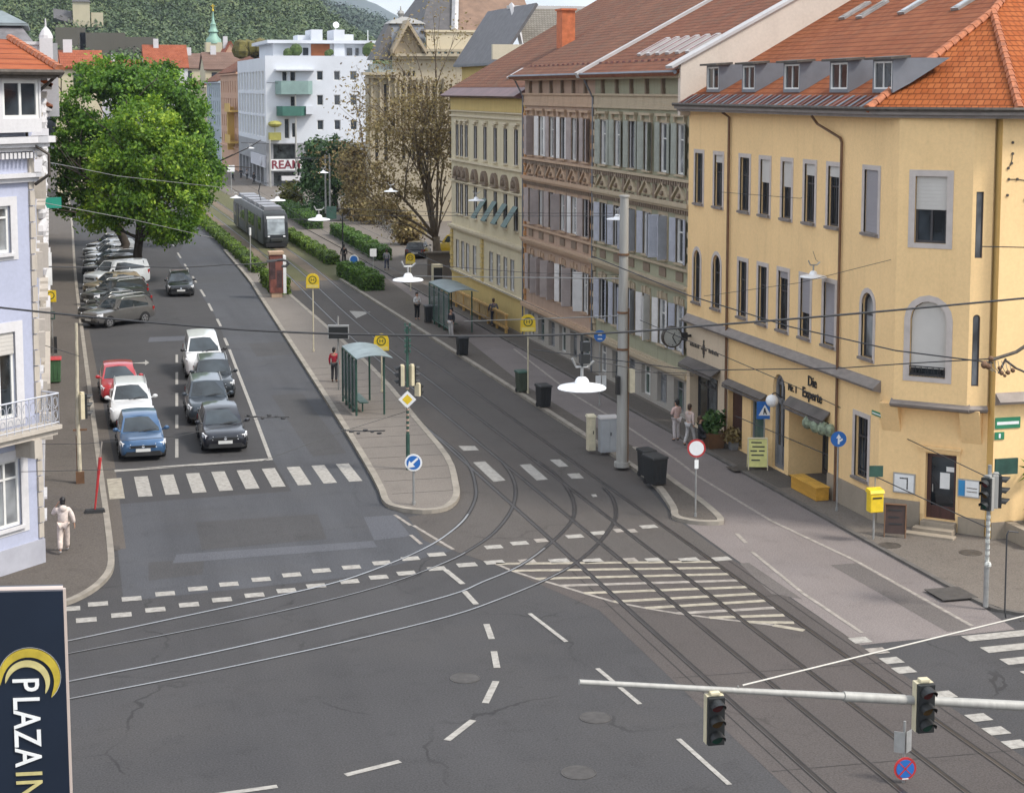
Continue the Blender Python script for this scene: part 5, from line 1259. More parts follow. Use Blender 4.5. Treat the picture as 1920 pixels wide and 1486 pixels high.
# ================================================================ vegetation
def fast_quads(name, V, mats, parent=None, mi=None, loc=(0, 0, 0)):
    n = len(V) // 4; me = bpy.data.meshes.new(name)
    me.vertices.add(len(V)); me.vertices.foreach_set('co', (V - np.array(loc)).astype(np.float32).ravel())
    me.loops.add(len(V)); me.loops.foreach_set('vertex_index', np.arange(len(V), dtype=np.int32))
    me.polygons.add(n); me.polygons.foreach_set('loop_start', np.arange(0, len(V), 4, dtype=np.int32))
    for m in (mats if isinstance(mats, (list, tuple)) else [mats]): me.materials.append(m)
    if mi is not None: me.polygons.foreach_set('material_index', mi.astype(np.int32))
    me.update(); me.validate()
    o = bpy.data.objects.new(name, me); COL.objects.link(o)
    if parent is not None: o.parent = parent
    else: o.location = loc
    return o
def leaf_quads(C, out, size, rg, up=.35, asp=1.5):
    """one bent-free leaf card per centre C, roughly facing OUT"""
    n = len(C)
    nr = out + rg.normal(0, .75, (n, 3)); nr[:, 2] += up
    nr /= np.linalg.norm(nr, axis=1)[:, None] + 1e-9
    a = np.cross(nr, rg.normal(0, 1, (n, 3))); a /= np.linalg.norm(a, axis=1)[:, None] + 1e-9
    b = np.cross(nr, a); s = size * rg.uniform(.6, 1.35, n)[:, None]
    a = a * s * .5 * asp; b = b * s * .5
    V = np.empty((n, 4, 3)); V[:, 0] = C - a; V[:, 1] = C + b * .8 - a * .1; V[:, 2] = C + a; V[:, 3] = C - b * .8 - a * .1
    return V.reshape(-1, 3)
def crown(lumps, nclump, nleaf, size, seed, cr=.9, shell=.55):
    """leaf cards gathered in twig clumps spread through ellipsoid lumps (c, rx, ry, rz)"""
    rg = np.random.default_rng(seed); out = []
    vol = np.array([l[1] * l[2] * l[3] for l in lumps]) ** .67; vol /= vol.sum()
    for l, f in zip(lumps, vol):
        k = max(3, int(nclump * f)); c = np.array(l[0]); r = np.array(l[1:4])
        d = rg.normal(0, 1, (k, 3)); d /= np.linalg.norm(d, axis=1)[:, None]
        rad = shell + (1 - shell) * rg.random(k) ** .6
        cc = c + d * r * rad[:, None]
        sz = cr * rg.uniform(.55, 1.3, k)
        m = np.maximum(4, (nleaf * rg.uniform(.5, 1.4, k)).astype(int))
        idx = np.repeat(np.arange(k), m)
        off = rg.normal(0, .45, (len(idx), 3)) * sz[idx][:, None]; off[:, 2] *= .7
        out.append(leaf_quads(cc[idx] + off, d[idx] * .9, size, rg))
    return np.concatenate(out)
def limb(b, p, d, ln, r, depth, rr, spread=.6, tips=None, droop=0):
    pts = [Vector(p)]; dd = Vector(d).normalized(); n = 4
    for i in range(n):
        dd = (dd + Vector((rr.gauss(0, .12), rr.gauss(0, .12), rr.gauss(.03, .08) - droop))).normalized(); pts.append(pts[-1] + dd * ln / n)
    b.tube(pts, [r * (1 - .5 * i / n) for i in range(n + 1)], 6 if r > .08 else 4)
    if tips is not None: tips.append(tuple(pts[-1]))
    if depth <= 0: return
    for k in range(rr.choice((2, 3, 3))):
        t = rr.uniform(.45, 1); i = min(n, int(t * n)); q = pts[i]
        nd = (dd + Vector((rr.gauss(0, spread), rr.gauss(0, spread), rr.gauss(.12, .3)))).normalized()
        limb(b, q, nd, ln * rr.uniform(.55, .8), r * .52, depth - 1, rr, spread, tips, droop)
m_bark = plain('bark', (.050, .038, .028), .9, var=.4, sc=3, bump=.6)
m_barkl = plain('grey brown bark', (.14, .108, .075), .9, var=.4, sc=3, bump=.6)
m_leafA = leaf('spring green leaves', (.034, .095, .006), (.135, .265, .014), (.35, .47, .032), .4, .3, .42)
m_leafB = leaf('deep green leaves', (.022, .072, .006), (.088, .205, .014), (.23, .37, .028), .4, .3, .40)
m_leafO = leaf('young olive leaves', (.12, .078, .030), (.25, .185, .075), (.37, .30, .13), .6, .5, .4)
m_leafM = leaf('mid green leaves', (.014, .042, .009), (.042, .10, .024), (.10, .175, .045), .5, .4, .2)
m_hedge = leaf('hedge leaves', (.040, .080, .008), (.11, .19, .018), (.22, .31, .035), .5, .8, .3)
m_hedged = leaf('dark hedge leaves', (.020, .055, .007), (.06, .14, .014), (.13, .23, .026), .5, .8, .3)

def tree(name, label, x, y, trunk_h, r, lumps, nclump, nleaf, size, mat, bark, seed, cat='tree', limbs=6, cr=.9, group=None, trunkpts=None, shell=.55):
    T = thing(name, label, cat, (x, y, 0), 0, group); rr = random.Random(seed); b = MB()
    pts = [(x, y, 0)] + [(x + rr.gauss(0, .06) * k, y + rr.gauss(0, .06) * k, trunk_h * k / 4) for k in range(1, 5)]
    b.tube(pts, [r * 1.35, r * 1.02, r * .95, r * .9, r * .8], 10)
    for k in range(limbs):
        c = rr.choice(lumps); tgt = Vector(c[0]) + Vector((rr.gauss(0, .4) * c[1], rr.gauss(0, .4) * c[2], rr.gauss(0, .3) * c[3]))
        z0 = trunk_h * rr.uniform(.7, 1); p = Vector((x, y, z0)); d = tgt - p
        limb(b, p, d, d.length * .75, r * rr.uniform(.35, .6), 2, rr)
    b.build('trunk', bark, T, smooth=True)
    fast_quads('crown', crown(lumps, nclump, nleaf, size, seed, cr, shell), mat, T, loc=(x, y, 0))
    return T
def lumps_px(Y, spec):
    out = []
    for (px, py, rx, ry, dy, depth) in spec:
        d = (Y + dy); k = d * 1.03 / FOC
        out.append((AT(px, py, Y + dy), rx * k, depth, ry * k))
    return out
tree('street_tree', 'big bright green tree nearest the parked cars, its trunk showing beside the road', 6.1, 131.5, 4.0, .36,
     lumps_px(131, [(285, 300, 70, 66, 0, 3.2), (325, 385, 60, 52, -1, 2.6), (240, 370, 55, 52, 0, 2.8), (270, 235, 55, 50, 1, 2.8), (345, 310, 42, 55, 1, 2.6), (215, 310, 50, 50, 1, 2.6), (318, 430, 48, 26, -1, 2.0), (190, 405, 34, 30, 1, 2)]),
     380, 90, .21, m_leafA, m_bark, 21, limbs=9)
tree('street_tree', 'tall darker green tree behind the bright one, reaching above the roofs', 5.2, 143, 3.6, .4,
     lumps_px(144, [(200, 200, 75, 70, 0, 3.4), (190, 290, 78, 60, 0, 3), (245, 150, 55, 45, 1, 3), (135, 260, 34, 70, 1, 3), (150, 360, 45, 50, 1, 2.6), (180, 145, 40, 35, 2, 2.6)]),
     340, 80, .23, m_leafB, m_bark, 22)
tree('street_tree', 'dark green tree on the road side behind the bright one, lowest crown at right', 5.6, 157, 3.4, .38,
     lumps_px(158, [(330, 200, 52, 55, 0, 3), (370, 280, 34, 58, 0, 2.6), (300, 160, 50, 40, 1, 3), (380, 340, 30, 40, 0, 2.2), (345, 250, 45, 50, 2, 2.6), (395, 315, 14, 22, 0, 1.2)]),
     270, 85, .24, m_leafB, m_bark, 23)
# sparse olive tree on the square, limbs showing
OT = thing('sparse_tree', 'sparse olive brown tree with bare fanned limbs in front of the palace', 'tree', (30.2, 136.5, 0)); rr = random.Random(5); b = MB(); tips = []
x, y = 30.2, 136.5
b.tube([(x, y, 0), (x + .1, y, 1.2), (x + .05, y, 2.4)], [.42, .34, .3], 10)
for px, py, r in ((705, 260, .15), (740, 230, .17), (770, 190, .17), (800, 175, .18), (830, 190, .16), (850, 210, .14), (690, 330, .13), (860, 300, .1), (720, 390, .1)):
    t = Vector(AT(px, py, 136.5 + rr.gauss(0, 1.6))); p = Vector((x, y, rr.uniform(1.6, 2.5))); d = t - p
    m = p + d * .35 + Vector((0, 0, d.length * .1))
    limb(b, p, d + Vector((0, 0, d.length * .1)), d.length * .82, r, 3, rr, .45, tips)
b.build('trunk', m_barkl, OT, smooth=True)
tp = np.array(tips); rg = np.random.default_rng(9)
more = lumps_px(136.5, [(770, 250, 78, 75, 0, 4), (700, 330, 38, 75, 0, 3), (830, 240, 42, 80, 0, 3), (720, 230, 40, 50, 0, 3), (790, 185, 60, 40, 0, 3), (760, 370, 80, 60, 0, 3)])
C = np.repeat(tp, 24, 0) + rg.normal(0, .5, (len(tp) * 24, 3))
V = np.concatenate([leaf_quads(C, rg.normal(0, 1, C.shape), .17, rg), crown(more, 330, 24, .17, 8, .9, .2)])
fast_quads('crown', V, m_leafO, OT, loc=(30.2, 136.5, 0))
tree('square_tree', 'dark green round tree in front of the white apartment block', 32.2, 200, 3.5, .3, lumps_px(200, [(612, 290, 40, 40, 0, 3.4), (590, 320, 28, 35, 0, 3), (640, 310, 28, 45, 0, 3), (615, 345, 45, 28, -1, 3)]), 260, 26, .36, m_leafM, m_bark, 31)
tree('square_tree', 'olive tinged small tree between the dark green tree and the sparse one', 33.5, 190, 3, .2, lumps_px(190, [(660, 305, 26, 34, 0, 2.2), (668, 345, 22, 30, 0, 2.2)]), 120, 22, .32, m_leafO, m_barkl, 32)
tree('bush', 'round yellowish green bush behind the tram', *G(546, 392), .5, .12, lumps_px(205, [(545, 362, 18, 17, 0, 1.4), (550, 378, 16, 12, 0, 1.3)]), 70, 26, .3, leaf('yellow green leaves', (.05, .055, .008), (.12, .12, .015), (.19, .18, .03), .5, .6), m_bark, 33, cat='bush', limbs=3)
for i, (px, py, w, h, lab) in enumerate(((575, 396, 26, 15, 'low green bush to the right of the tram roof'), (600, 378, 22, 22, 'green bush below the dark round tree'), (700, 395, 40, 26, 'brownish bush beneath the sparse tree at its left'), (760, 430, 26, 30, 'olive bush at the foot of the sparse tree'), (665, 385, 22, 30, 'reddish brown bush left of the sparse tree'))):
    gx, gy = G(px, py + h); tree('bush', lab, gx, gy, .4, .08, lumps_px(gy, [(px, py, w, h, 0, 1.5), (px + w * .4, py + h * .3, w * .6, h * .7, 0, 1.2)]), 60, 22, .3, (m_leafM, m_leafM, m_leafO, m_leafO, m_leafO)[i], m_bark, 40 + i, cat='bush', limbs=3)

def hedge(label, x0, y0, x1, y1, w, h, mat, seed, dens=95):
    """clipped hedge: a leafy box along a line"""
    rg = np.random.default_rng(seed); L_ = math.hypot(x1 - x0, y1 - y0); dens *= 1.7; n = int(dens * L_ * (w + 2 * h))
    d = np.array([(x1 - x0) / L_, (y1 - y0) / L_, 0]); q = np.array([d[1], -d[0], 0])
    t = rg.random(n) * L_; side = rg.random(n); a = np.empty(n); z = np.empty(n); out = np.zeros((n, 3))
    top = side < w / (w + 2 * h); lf = (~top) & (rg.random(n) < .5); rt = (~top) & (~lf)
    a[top] = rg.uniform(-w / 2, w / 2, top.sum()); z[top] = h + rg.normal(0, .05, top.sum()); out[top] = (0, 0, 1)
    a[lf] = -w / 2 + rg.normal(0, .05, lf.sum()); z[lf] = rg.uniform(.05, h, lf.sum()); out[lf] = -q
    a[rt] = w / 2 + rg.normal(0, .05, rt.sum()); z[rt] = rg.uniform(.05, h, rt.sum()); out[rt] = q
    z += .10 * np.sin(t * 1.3 + seed) * (z > h * .6) + .05 * np.sin(t * 3.1); a += .07 * np.sin(t * 1.9 + seed)
    e = int(dens * w * h * 2)
    te = np.concatenate([np.zeros(e // 2), np.full(e - e // 2, L_)]) + rg.normal(0, .04, e); ae = rg.uniform(-w / 2, w / 2, e); ze = rg.uniform(.05, h, e); oe = np.where(te[:, None] < L_ / 2, -d, d)
    t = np.concatenate([t, te]); a = np.concatenate([a, ae]); z = np.concatenate([z, ze]); out = np.concatenate([out, oe])
    C = np.array([x0, y0, 0]) + t[:, None] * d + a[:, None] * q + z[:, None] * np.array([0, 0, 1])
    H = thing('hedge', label, 'hedge', (x0, y0, 0), 0, 'clipped hedges along the tram line')
    fast_quads('foliage', leaf_quads(C, out * 1.8, .125, rg, .2), mat, H, loc=(x0, y0, 0))
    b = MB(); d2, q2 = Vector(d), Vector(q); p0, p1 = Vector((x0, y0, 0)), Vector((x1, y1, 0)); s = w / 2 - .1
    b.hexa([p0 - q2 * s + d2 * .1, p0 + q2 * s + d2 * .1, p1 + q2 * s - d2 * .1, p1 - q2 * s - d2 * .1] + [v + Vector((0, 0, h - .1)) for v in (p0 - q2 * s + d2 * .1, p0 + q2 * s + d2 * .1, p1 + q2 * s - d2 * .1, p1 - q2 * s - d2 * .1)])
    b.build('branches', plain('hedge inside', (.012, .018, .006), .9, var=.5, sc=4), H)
hedge('long clipped hedge between the carriageway and the tram line', 15.4, 133.5, 15.6, 195, 1.0, .72, m_hedge, 1, 60)
hedge('short hedge stub behind the brown advertising pillar', 15.2, 118.8, 15.3, 126.5, 1.2, 1.15, m_hedge, 2)
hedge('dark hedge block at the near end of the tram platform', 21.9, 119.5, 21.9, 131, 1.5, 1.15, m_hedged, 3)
hedge('clipped hedge beside the tram front on its right', 22.2, 139.5, 22.2, 168, 1.1, .75, m_hedge, 4, 70)
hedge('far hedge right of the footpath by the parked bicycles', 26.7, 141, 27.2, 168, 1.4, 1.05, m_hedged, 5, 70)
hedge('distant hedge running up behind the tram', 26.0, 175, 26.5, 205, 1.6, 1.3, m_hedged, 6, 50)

# ================================================================ wooded hills
m_hill = plain('wooded hillside', (.035, .055, .018), .95, var=.4, sc=.02)
m_forest = leaf('hill forest', (.022, .048, .012), (.056, .094, .025), (.125, .155, .045), .35, .05, 0)
m_forestd = leaf('dark hill forest', (.014, .036, .018), (.030, .060, .027), (.06, .088, .038), .3, .03, 0)
def interp(x, pts):
    for (a, ya), (c, yc) in zip(pts, pts[1:]):
        if a <= x <= c: return ya + (yc - ya) * (x - a) / (c - a)
    return pts[0][1] if x < pts[0][0] else pts[-1][1]
def hill(name, sky, px0, px1, Yn, Yf, zn, mat, nx=60, ny=14, seed=0):
    b = MB(); rows = []
    for j in range(ny + 3):
        t = min(1, j / ny); Y = Yn + (Yf - Yn) * (j / ny); row = []
        for i in range(nx + 1):
            px = px0 + (px1 - px0) * i / nx
            X = AT(px, 100, Y)[0]; zt = AT(px, interp(px, sky), Yf)[2]
            k = t * t * (3 - 2 * t)
            z = zn + (zt - zn) * k + 5 * noise.noise(Vector((X * .008, Y * .008, seed))) * min(1, t * 4) * (1 if j <= ny else 1)
            if j > ny: z -= (j - ny) * (Yf - Yn) / ny * .6
            row.append((X, Y, z))
        rows.append(row)
    vs = [p for r in rows for p in r]; n = nx + 1
    b.add(vs, [(j * n + i, j * n + i + 1, (j + 1) * n + i + 1, (j + 1) * n + i) for j in range(len(rows) - 1) for i in range(nx)])
    structure(b.build(name, mat, smooth=True, origin=(0, Yf, 0)))
    return rows
def forest(name, label, rows, ntree, r, nleaf, size, mat, seed):
    rg = np.random.default_rng(seed); A = np.array(rows); ny, nx, _ = A.shape
    u = rg.random(ntree) * (nx - 1.001); v = (rg.random(ntree) ** .8) * (ny - 2.001); i, j = u.astype(int), v.astype(int); fu, fv = (u - i)[:, None], (v - j)[:, None]
    P = (A[j, i] * (1 - fu) + A[j, i + 1] * fu) * (1 - fv) + (A[j + 1, i] * (1 - fu) + A[j + 1, i + 1] * fu) * fv
    R_ = r * rg.uniform(.6, 1.4, ntree); P[:, 2] += R_ * .9
    idx = np.repeat(np.arange(ntree), nleaf); d = rg.normal(0, 1, (len(idx), 3)); d[:, 2] = np.abs(d[:, 2]) * .8 - .1; d[:, 1] -= .4; d /= np.linalg.norm(d, axis=1)[:, None]
    C = P[idx] + d * R_[idx][:, None] * np.array([1, 1, 1.15]) * rg.uniform(.75, 1.05, len(idx))[:, None]
    o = fast_quads(name, leaf_quads(C, d * 1.5, size, rg, .2), mat); tag(o, label, 'forest', kind='stuff')
s1 = [(-200, -95), (0, -70), (200, -55), (400, -25), (480, -4), (540, 22), (580, 46), (620, 74), (660, 104), (760, 160)]
r1 = hill('hill', s1, -150, 740, 560, 900, 8, m_hill, seed=1)
forest('forest', 'green wooded slope of the near hill behind the roofs', r1, 3600, 5.4, 130, 1.0, m_forest, 1)
s2 = [(380, -30), (560, 30), (620, 52), (660, 60), (700, 74), (740, 92), (800, 122), (900, 150)]
r2 = hill('hill', s2, 380, 860, 1300, 1900, 5, m_hill, seed=2)
forest('forest', 'darker wooded ridge behind the near hill', r2, 2200, 11, 70, 2.6, m_forestd, 2)
s3 = [(300, 0), (440, -40), (540, -25), (640, -12), (700, 6), (740, 28), (790, 52), (860, 80), (1000, 110), (1400, 140)]
hill('mountain', s3, 250, 1450, 5000, 7200, 0, plain('far wooded mountain', (.040, .060, .035), .95, var=.25, sc=.003), nx=50, seed=3)
# castle-like villa and retaining walls on the hill
VI = thing('hill_villa', 'pale villa with dark roof high on the wooded hill', 'house', AT(150, 25, 690))
p0, p1 = AT(137, 36, 690), AT(168, 4, 690); b = MB(); b.box(p0[0], p1[0], 690, 698, p0[2] - 3, p1[2]); b.box(p1[0] + .5, p1[0] + 5, 691, 698, p0[2] - 3, p1[2] - 4); b.build('wall', m_palecr, VI)
b = MB(); xm = (p0[0] + p1[0]) / 2; b.hexa([(p0[0] - .5, 689.4, p1[2]), (p1[0] + .5, 689.4, p1[2]), (p1[0] + .5, 698.5, p1[2]), (p0[0] - .5, 698.5, p1[2]), (xm - 1, 693, p1[2] + 3), (xm + 1, 693, p1[2] + 3), (xm + 1, 695, p1[2] + 3), (xm - 1, 695, p1[2] + 3)])
q0, q1 = AT(100, 20, 692), AT(136, 30, 692); b.slab([(q0[0], 688, q0[2] - 3), (q1[0], 688, q1[2] - 3), (q1[0], 697, q1[2] + 2), (q0[0], 697, q0[2] + 1)], (0, -.5, 1), .5); b.build('roof', m_slate, VI)
b = MB(); q0, q1 = AT(100, 20, 690), AT(136, 30, 690); b.box(q0[0] + 1, q1[0] - 1, 690, 697, q1[2] - 8, q1[2] - 3.4); b.build('wing', m_palecr, VI)
b = MB(); 
for (a, c, t, bt) in ((104, 160, 52, 66), (150, 235, 62, 76), (235, 290, 70, 84)):
    p0, p1 = AT(a, bt, 640), AT(c, t, 640); b.box(p0[0], p1[0], 640, 644, p0[2] - 6, p1[2])
tag(b.build('retaining_wall', stucco('old retaining wall', (.10, .088, .065), (.035, .045, .02), .6, .05)), 'brown stone retaining walls terracing the foot of the wooded hill', 'wall')
# ================================================================ vehicles
m_tyre = plain('tyre rubber', (.016, .016, .017), .8, var=.2)
m_rim = plain('alloy rim', (.45, .45, .46), .35, .8, var=.1)
m_cglass = glass('car glass', (.024, .031, .036), .05, .4)
m_lamp = plain('headlamp', (.85, .86, .88), .15, 0, var=.1, sc=8)
m_tail = plain('tail lamp', (.30, .012, .012), .2, var=.1)
m_plate = plain('number plate', (.62, .62, .60), .5, var=.05)
m_chrome = plain('chrome', (.62, .62, .63), .18, 1.0, var=0)
P_base = paint('car paint base', (.1, .1, .1))
def make_car(kind, label, L_=4.3, W=1.8, H=1.47, ride=.0, cab=(-.21, -.05, .36, .46), rails=False):
    """local frame: nose towards -Y, wheels on z = 0"""
    T = thing('parked_car' if kind.startswith('parked') else 'car', label, 'car')
    hw = W / 2; belt = H * .655; hood = H * .60
    def st(y, w, zb, zt):   # half ring of a cross-section
        return [(0, zb), (w * .8, zb), (w * .96, zb + .07), (w, zb + (zt - zb) * .35), (w * .985, zb + (zt - zb) * .62), (w * .93, zt - .05), (w * .84, zt), (w * .4, zt + .025), (0, zt + .03)]
    S_ = [(-.5, .80, .32, hood * .70), (-.492, .89, .24, hood * .83), (-.47, .95, .19, hood * .90), (-.41, .985, .18, hood * .95), (-.30, 1, .17, hood * .985), (cab[0], 1, .17, hood * 1.03), (-.05, 1, .17, belt), (.15, 1, .17, belt * 1.015), (.34, 1, .18, belt * 1.02), (.43, .975, .22, belt * 1.01), (.475, .93, .28, belt * .97), (.495, .86, .32, belt * .86), (.5, .8, .36, belt * .6)]
    b = MB(); rows = []
    for (t, w, zb, zt) in S_:
        h = st(t * L_, w * hw, zb + ride, zt); ring_ = [(x, t * L_, z) for x, z in h] + [(-x, t * L_, z) for x, z in h[-2:0:-1]]; rows.append(ring_)
    n = len(rows[0]); vs = [p for r in rows for p in r]
    fs = [(i * n + j, i * n + (j + 1) % n, (i + 1) * n + (j + 1) % n, (i + 1) * n + j) for i in range(len(rows) - 1) for j in range(n)]
    fs += [tuple(range(n))[::-1], tuple((len(rows) - 1) * n + j for j in range(n))]
    b.add(vs, fs)
    # cabin
    y0, y1, y2, y3 = [c * L_ for c in cab]; wb, wt = hw * .89, hw * .73; zb, zr = belt - .03, H - .04
    c = []
    def cr(y, w, z): return [(-w, y, z), (-w * .6, y, z + .035), (0, y, z + .05), (w * .6, y, z + .035), (w, y, z)]
    base_f = [(-wb, y0, zb - .02), (wb, y0, zb - .02)]; base_r = [(-wb, y3, zb), (wb, y3, zb)]
    rf, rb = cr(y1, wt, zr), cr(y2, wt, zr); rm = cr((y1 + y2) / 2, wt * 1.03, zr + .03)
    o = [base_f[0], base_f[1], base_r[1], base_r[0]] + rf + rm + rb
    b.add(o, [(0, 1, 8, 7, 6, 5, 4), (1, 2, 18, 13, 8), (2, 3, 14, 15, 16, 17, 18), (3, 0, 4, 9, 14)] + [(4 + i, 5 + i, 10 + i, 9 + i) for i in range(4)] + [(9 + i, 10 + i, 15 + i, 14 + i) for i in range(4)])
    B_ = b.build('body', P_base, T, smooth=38)
    def gl(name, pts, nrm, inset=.0):
        q = MB(); nv = Vector(nrm).normalized() * .008; q.add([Vector(p) + nv for p in pts], [tuple(range(len(pts)))]); return q.build(name, m_cglass, T)
    def lerp(a, c_, t): return tuple(a[i] + (c_[i] - a[i]) * t for i in range(3))
    fbl, fbr, ftl, ftr = base_f[0], base_f[1], rf[0], rf[4]
    q = [lerp(lerp(fbl, fbr, .05), lerp(ftl, ftr, .05), .06), lerp(lerp(fbl, fbr, .95), lerp(ftl, ftr, .95), .06), lerp(lerp(fbl, fbr, .94), lerp(ftl, ftr, .94), .93), lerp(rf[2], (0, y0, zb), .07), lerp(lerp(fbl, fbr, .06), lerp(ftl, ftr, .06), .93)]
    gl('windscreen', q, (0, -(zr - zb), (y1 - y0)))
    rbl, rbr, rtl, rtr = base_r[0], base_r[1], rb[0], rb[4]
    q = [lerp(lerp(rbl, rbr, .08), lerp(rtl, rtr, .08), .2), lerp(lerp(rtl, rtr, .1), lerp(rbl, rbr, .1), .1), lerp(lerp(rtl, rtr, .9), lerp(rbl, rbr, .9), .1), lerp(lerp(rbl, rbr, .92), lerp(rtl, rtr, .92), .2)]
    gl('rear_window', q, (0, zr - zb, y3 - y2))
    for sgn in (-1, 1):
        bf, br_, tf, tb = (sgn * wb, y0, zb), (sgn * wb, y3, zb), (sgn * wt, y1, zr), (sgn * wt, y2, zr)
        for (u0, u1) in ((.12, .47), (.51, .86)):
            q = [lerp(lerp(bf, br_, u0), lerp(tf, tb, max(0, u0 - .10)), .08), lerp(lerp(bf, br_, u1), lerp(tf, tb, min(1, u1 + .06)), .08), lerp(lerp(bf, br_, u1), lerp(tf, tb, min(1, u1 + .04)), .88), lerp(lerp(bf, br_, u0), lerp(tf, tb, max(.03, u0 - .06)), .88)]
            gl('side_window', q, (sgn, 0, .3))
        m = MB(); m.ball((sgn * (hw + .09), y0 + .18, belt + .07), .12, .07, .085, 7); m.tube([(sgn * wb, y0 + .2, belt), (sgn * (hw + .05), y0 + .18, belt + .05)], .03, 4); m.build('mirror', P_base if kind != 'van' else m_dark, T)
        m = MB(); x0 = sgn * hw
        ya, yb = -.492 * L_, -.405 * L_
        m.hexa([(sgn * hw * .50, ya - .045, hood * .62), (sgn * hw * .86, ya + .0, hood * .64), (sgn * hw * 1.0, yb, hood * .72), (sgn * hw * .6, yb, hood * .70), (sgn * hw * .52, ya - .02, hood * .78), (sgn * hw * .88, ya + .03, hood * .85), (sgn * hw * .99, yb, hood * .90), (sgn * hw * .6, yb, hood * .90)]); m.build('headlight', m_lamp, T)
        m = MB(); m.hexa([(sgn * hw * .62, .502 * L_, belt * .70), (sgn * hw * .88, .485 * L_, belt * .70), (sgn * hw * .96, .44 * L_, belt * .72), (sgn * hw * .6, .44 * L_, belt * .72), (sgn * hw * .62, .497 * L_, belt * .9), (sgn * hw * .88, .482 * L_, belt * .92), (sgn * hw * .95, .44 * L_, belt * .93), (sgn * hw * .6, .44 * L_, belt * .93)]); m.build('tail_light', m_tail, T)
        if rails:
            m = MB(); m.tube([(sgn * wt * .93, y1 + .15, zr + .02), (sgn * wt * .95, y1 + .3, zr + .09), (sgn * wt * .95, y2 - .3, zr + .09), (sgn * wt * .93, y2 - .1, zr + .02)], .022, 5); m.build('roof_rail', m_metal, T)
        for yy in (-.30 * L_, .295 * L_):
            r = .315 + ride * .3
            a = MB(); K = 14
            arc = [(x0 * 1.004, yy + (r + .06) * math.cos(math.pi * k / K), max(.17 + ride, r + (r + .06) * math.sin(math.pi * k / K))) for k in range(K + 1)]
            a.add(arc + [(x0 * .86, p[1], p[2]) for p in arc], [tuple(range(K + 1))] + [(k, k + 1, K + 2 + k, K + 1 + k) for k in range(K)]); a.build('wheel_arch', m_dark, T)
            w = MB(); w.tube([(x0 - sgn * .2, yy, r), (x0 - sgn * .03, yy, r), (x0 + sgn * .005, yy, r)], [r, r, r * .93], 18); wo = w.build('wheel', m_tyre, T, smooth=50)
            k_ = MB(); k_.tube([(x0 + sgn * .002, yy, r), (x0 + sgn * .012, yy, r)], r * .66, 16)
            ko = k_.build('rim', m_rim, wo)
            k_ = MB()
            for s in range(5):
                th = s * 2 * math.pi / 5 + .3; k_.tube([(x0 + sgn * .016, yy + r * .4 * math.cos(th) - r * .12 * math.sin(th) * q_, r + r * .4 * math.sin(th) + r * .12 * math.cos(th) * q_) for q_ in (-1, 1)], .045, 4)
            k_.build('rim_opening', m_dark, wo)
    g = MB(); yf = -.5 * L_
    g.pbox(PL((0, yf), (1, 0), (0, -1)), -hw * .54, hw * .54, -.03, .03, hood * .61, hood * .72); g.build('grille', m_dark, T)
    g = MB(); g.hexa([(-hw * .76, yf - .02, .22 + ride), (hw * .76, yf - .02, .22 + ride), (hw * .95, yf + .16, .22 + ride), (-hw * .95, yf + .16, .22 + ride), (-hw * .68, yf - .02, .40 + ride), (hw * .68, yf - .02, .40 + ride), (hw * .95, yf + .12, .40 + ride), (-hw * .95, yf + .12, .40 + ride)]); g.build('bumper', m_dark, T)
    g = MB(); g.pbox(PL((0, yf), (1, 0), (0, -1)), -.28, .28, 0, .03, hood * .44, hood * .44 + .125); g.build('number_plate', m_plate, T)
    g = MB(); g.disc((0, yf - .01, hood * .68), (0, -1, .1), .06, .04, 14); g.build('badge', m_chrome, T)
    g = MB(); g.pbox(PL((0, .5 * L_), (-1, 0), (0, 1)), -.28, .28, -.01, .02, belt * .55, belt * .55 + .125); g.build('number_plate', m_plate, T)
    g = MB()
    for s in (-1, 1): g.tube([(s * .1, y0 - .02, zb + .01), (s * .1 + .5, y0 + (y1 - y0) * .18, zb + (zr - zb) * .18)], .012, 4)
    g.build('wiper', m_dark, T)
    return T
hatch = make_car('hatch', 'x', 4.26, 1.8, 1.46)
suv = make_car('suv', 'x', 4.5, 1.86, 1.66, .08, (-.215, -.08, .40, .475), True)
van = make_car('van', 'x', 4.8, 1.92, 1.95, .05, (-.27, -.13, .45, .49))
estate = make_car('estate', 'x', 4.65, 1.82, 1.48, .0, (-.20, -.03, .40, .475), True)
protos = {'hatch': hatch, 'suv': suv, 'van': van, 'estate': estate}; used = set()
def place_car(kind, x, y, rz_, col, label, group, metal=.3, name='car', rough=.28, mirrors=None):
    pm = paint('car paint ' + label[:24], col, metal, rough)
    p = protos[kind]; o = copy_tree(p, None, {'car paint base': pm})
    o.name = name; o['label'] = label; o['group'] = group; o['category'] = 'car'; o.location = (x, y, .006); o.rotation_euler = (0, 0, rz_)
    return o
gq = 'cars waiting at the stop line'
place_car('hatch', 3.10, 68.95, R(0), (.045, .115, .235), 'blue hatchback first in the left lane at the stop line', gq, .4)
place_car('suv', 3.02, 75.6, R(-1), (.72, .72, .72), 'white sport utility car behind the blue hatchback', gq, .0)
place_car('hatch', 2.75, 82.0, R(0), (.42, .025, .03), 'small red car last in the left lane behind the white one', gq, .1)
place_car('hatch', 6.38, 69.65, R(-1), (.010, .011, .018), 'black hatchback first in the right lane at the stop line', gq, .3)
place_car('suv', 6.32, 75.6, R(-2), (.045, .058, .072), 'dark blue grey sport utility car second in the right lane', gq, .4)
place_car('suv', 7.12, 81.5, R(-3), (.022, .028, .034), 'black sport utility car third in the right lane with roof rails', gq, .3)
place_car('van', 7.15, 87.6, R(-2), (.74, .74, .74), 'tall white van last in the right lane', gq, .0)
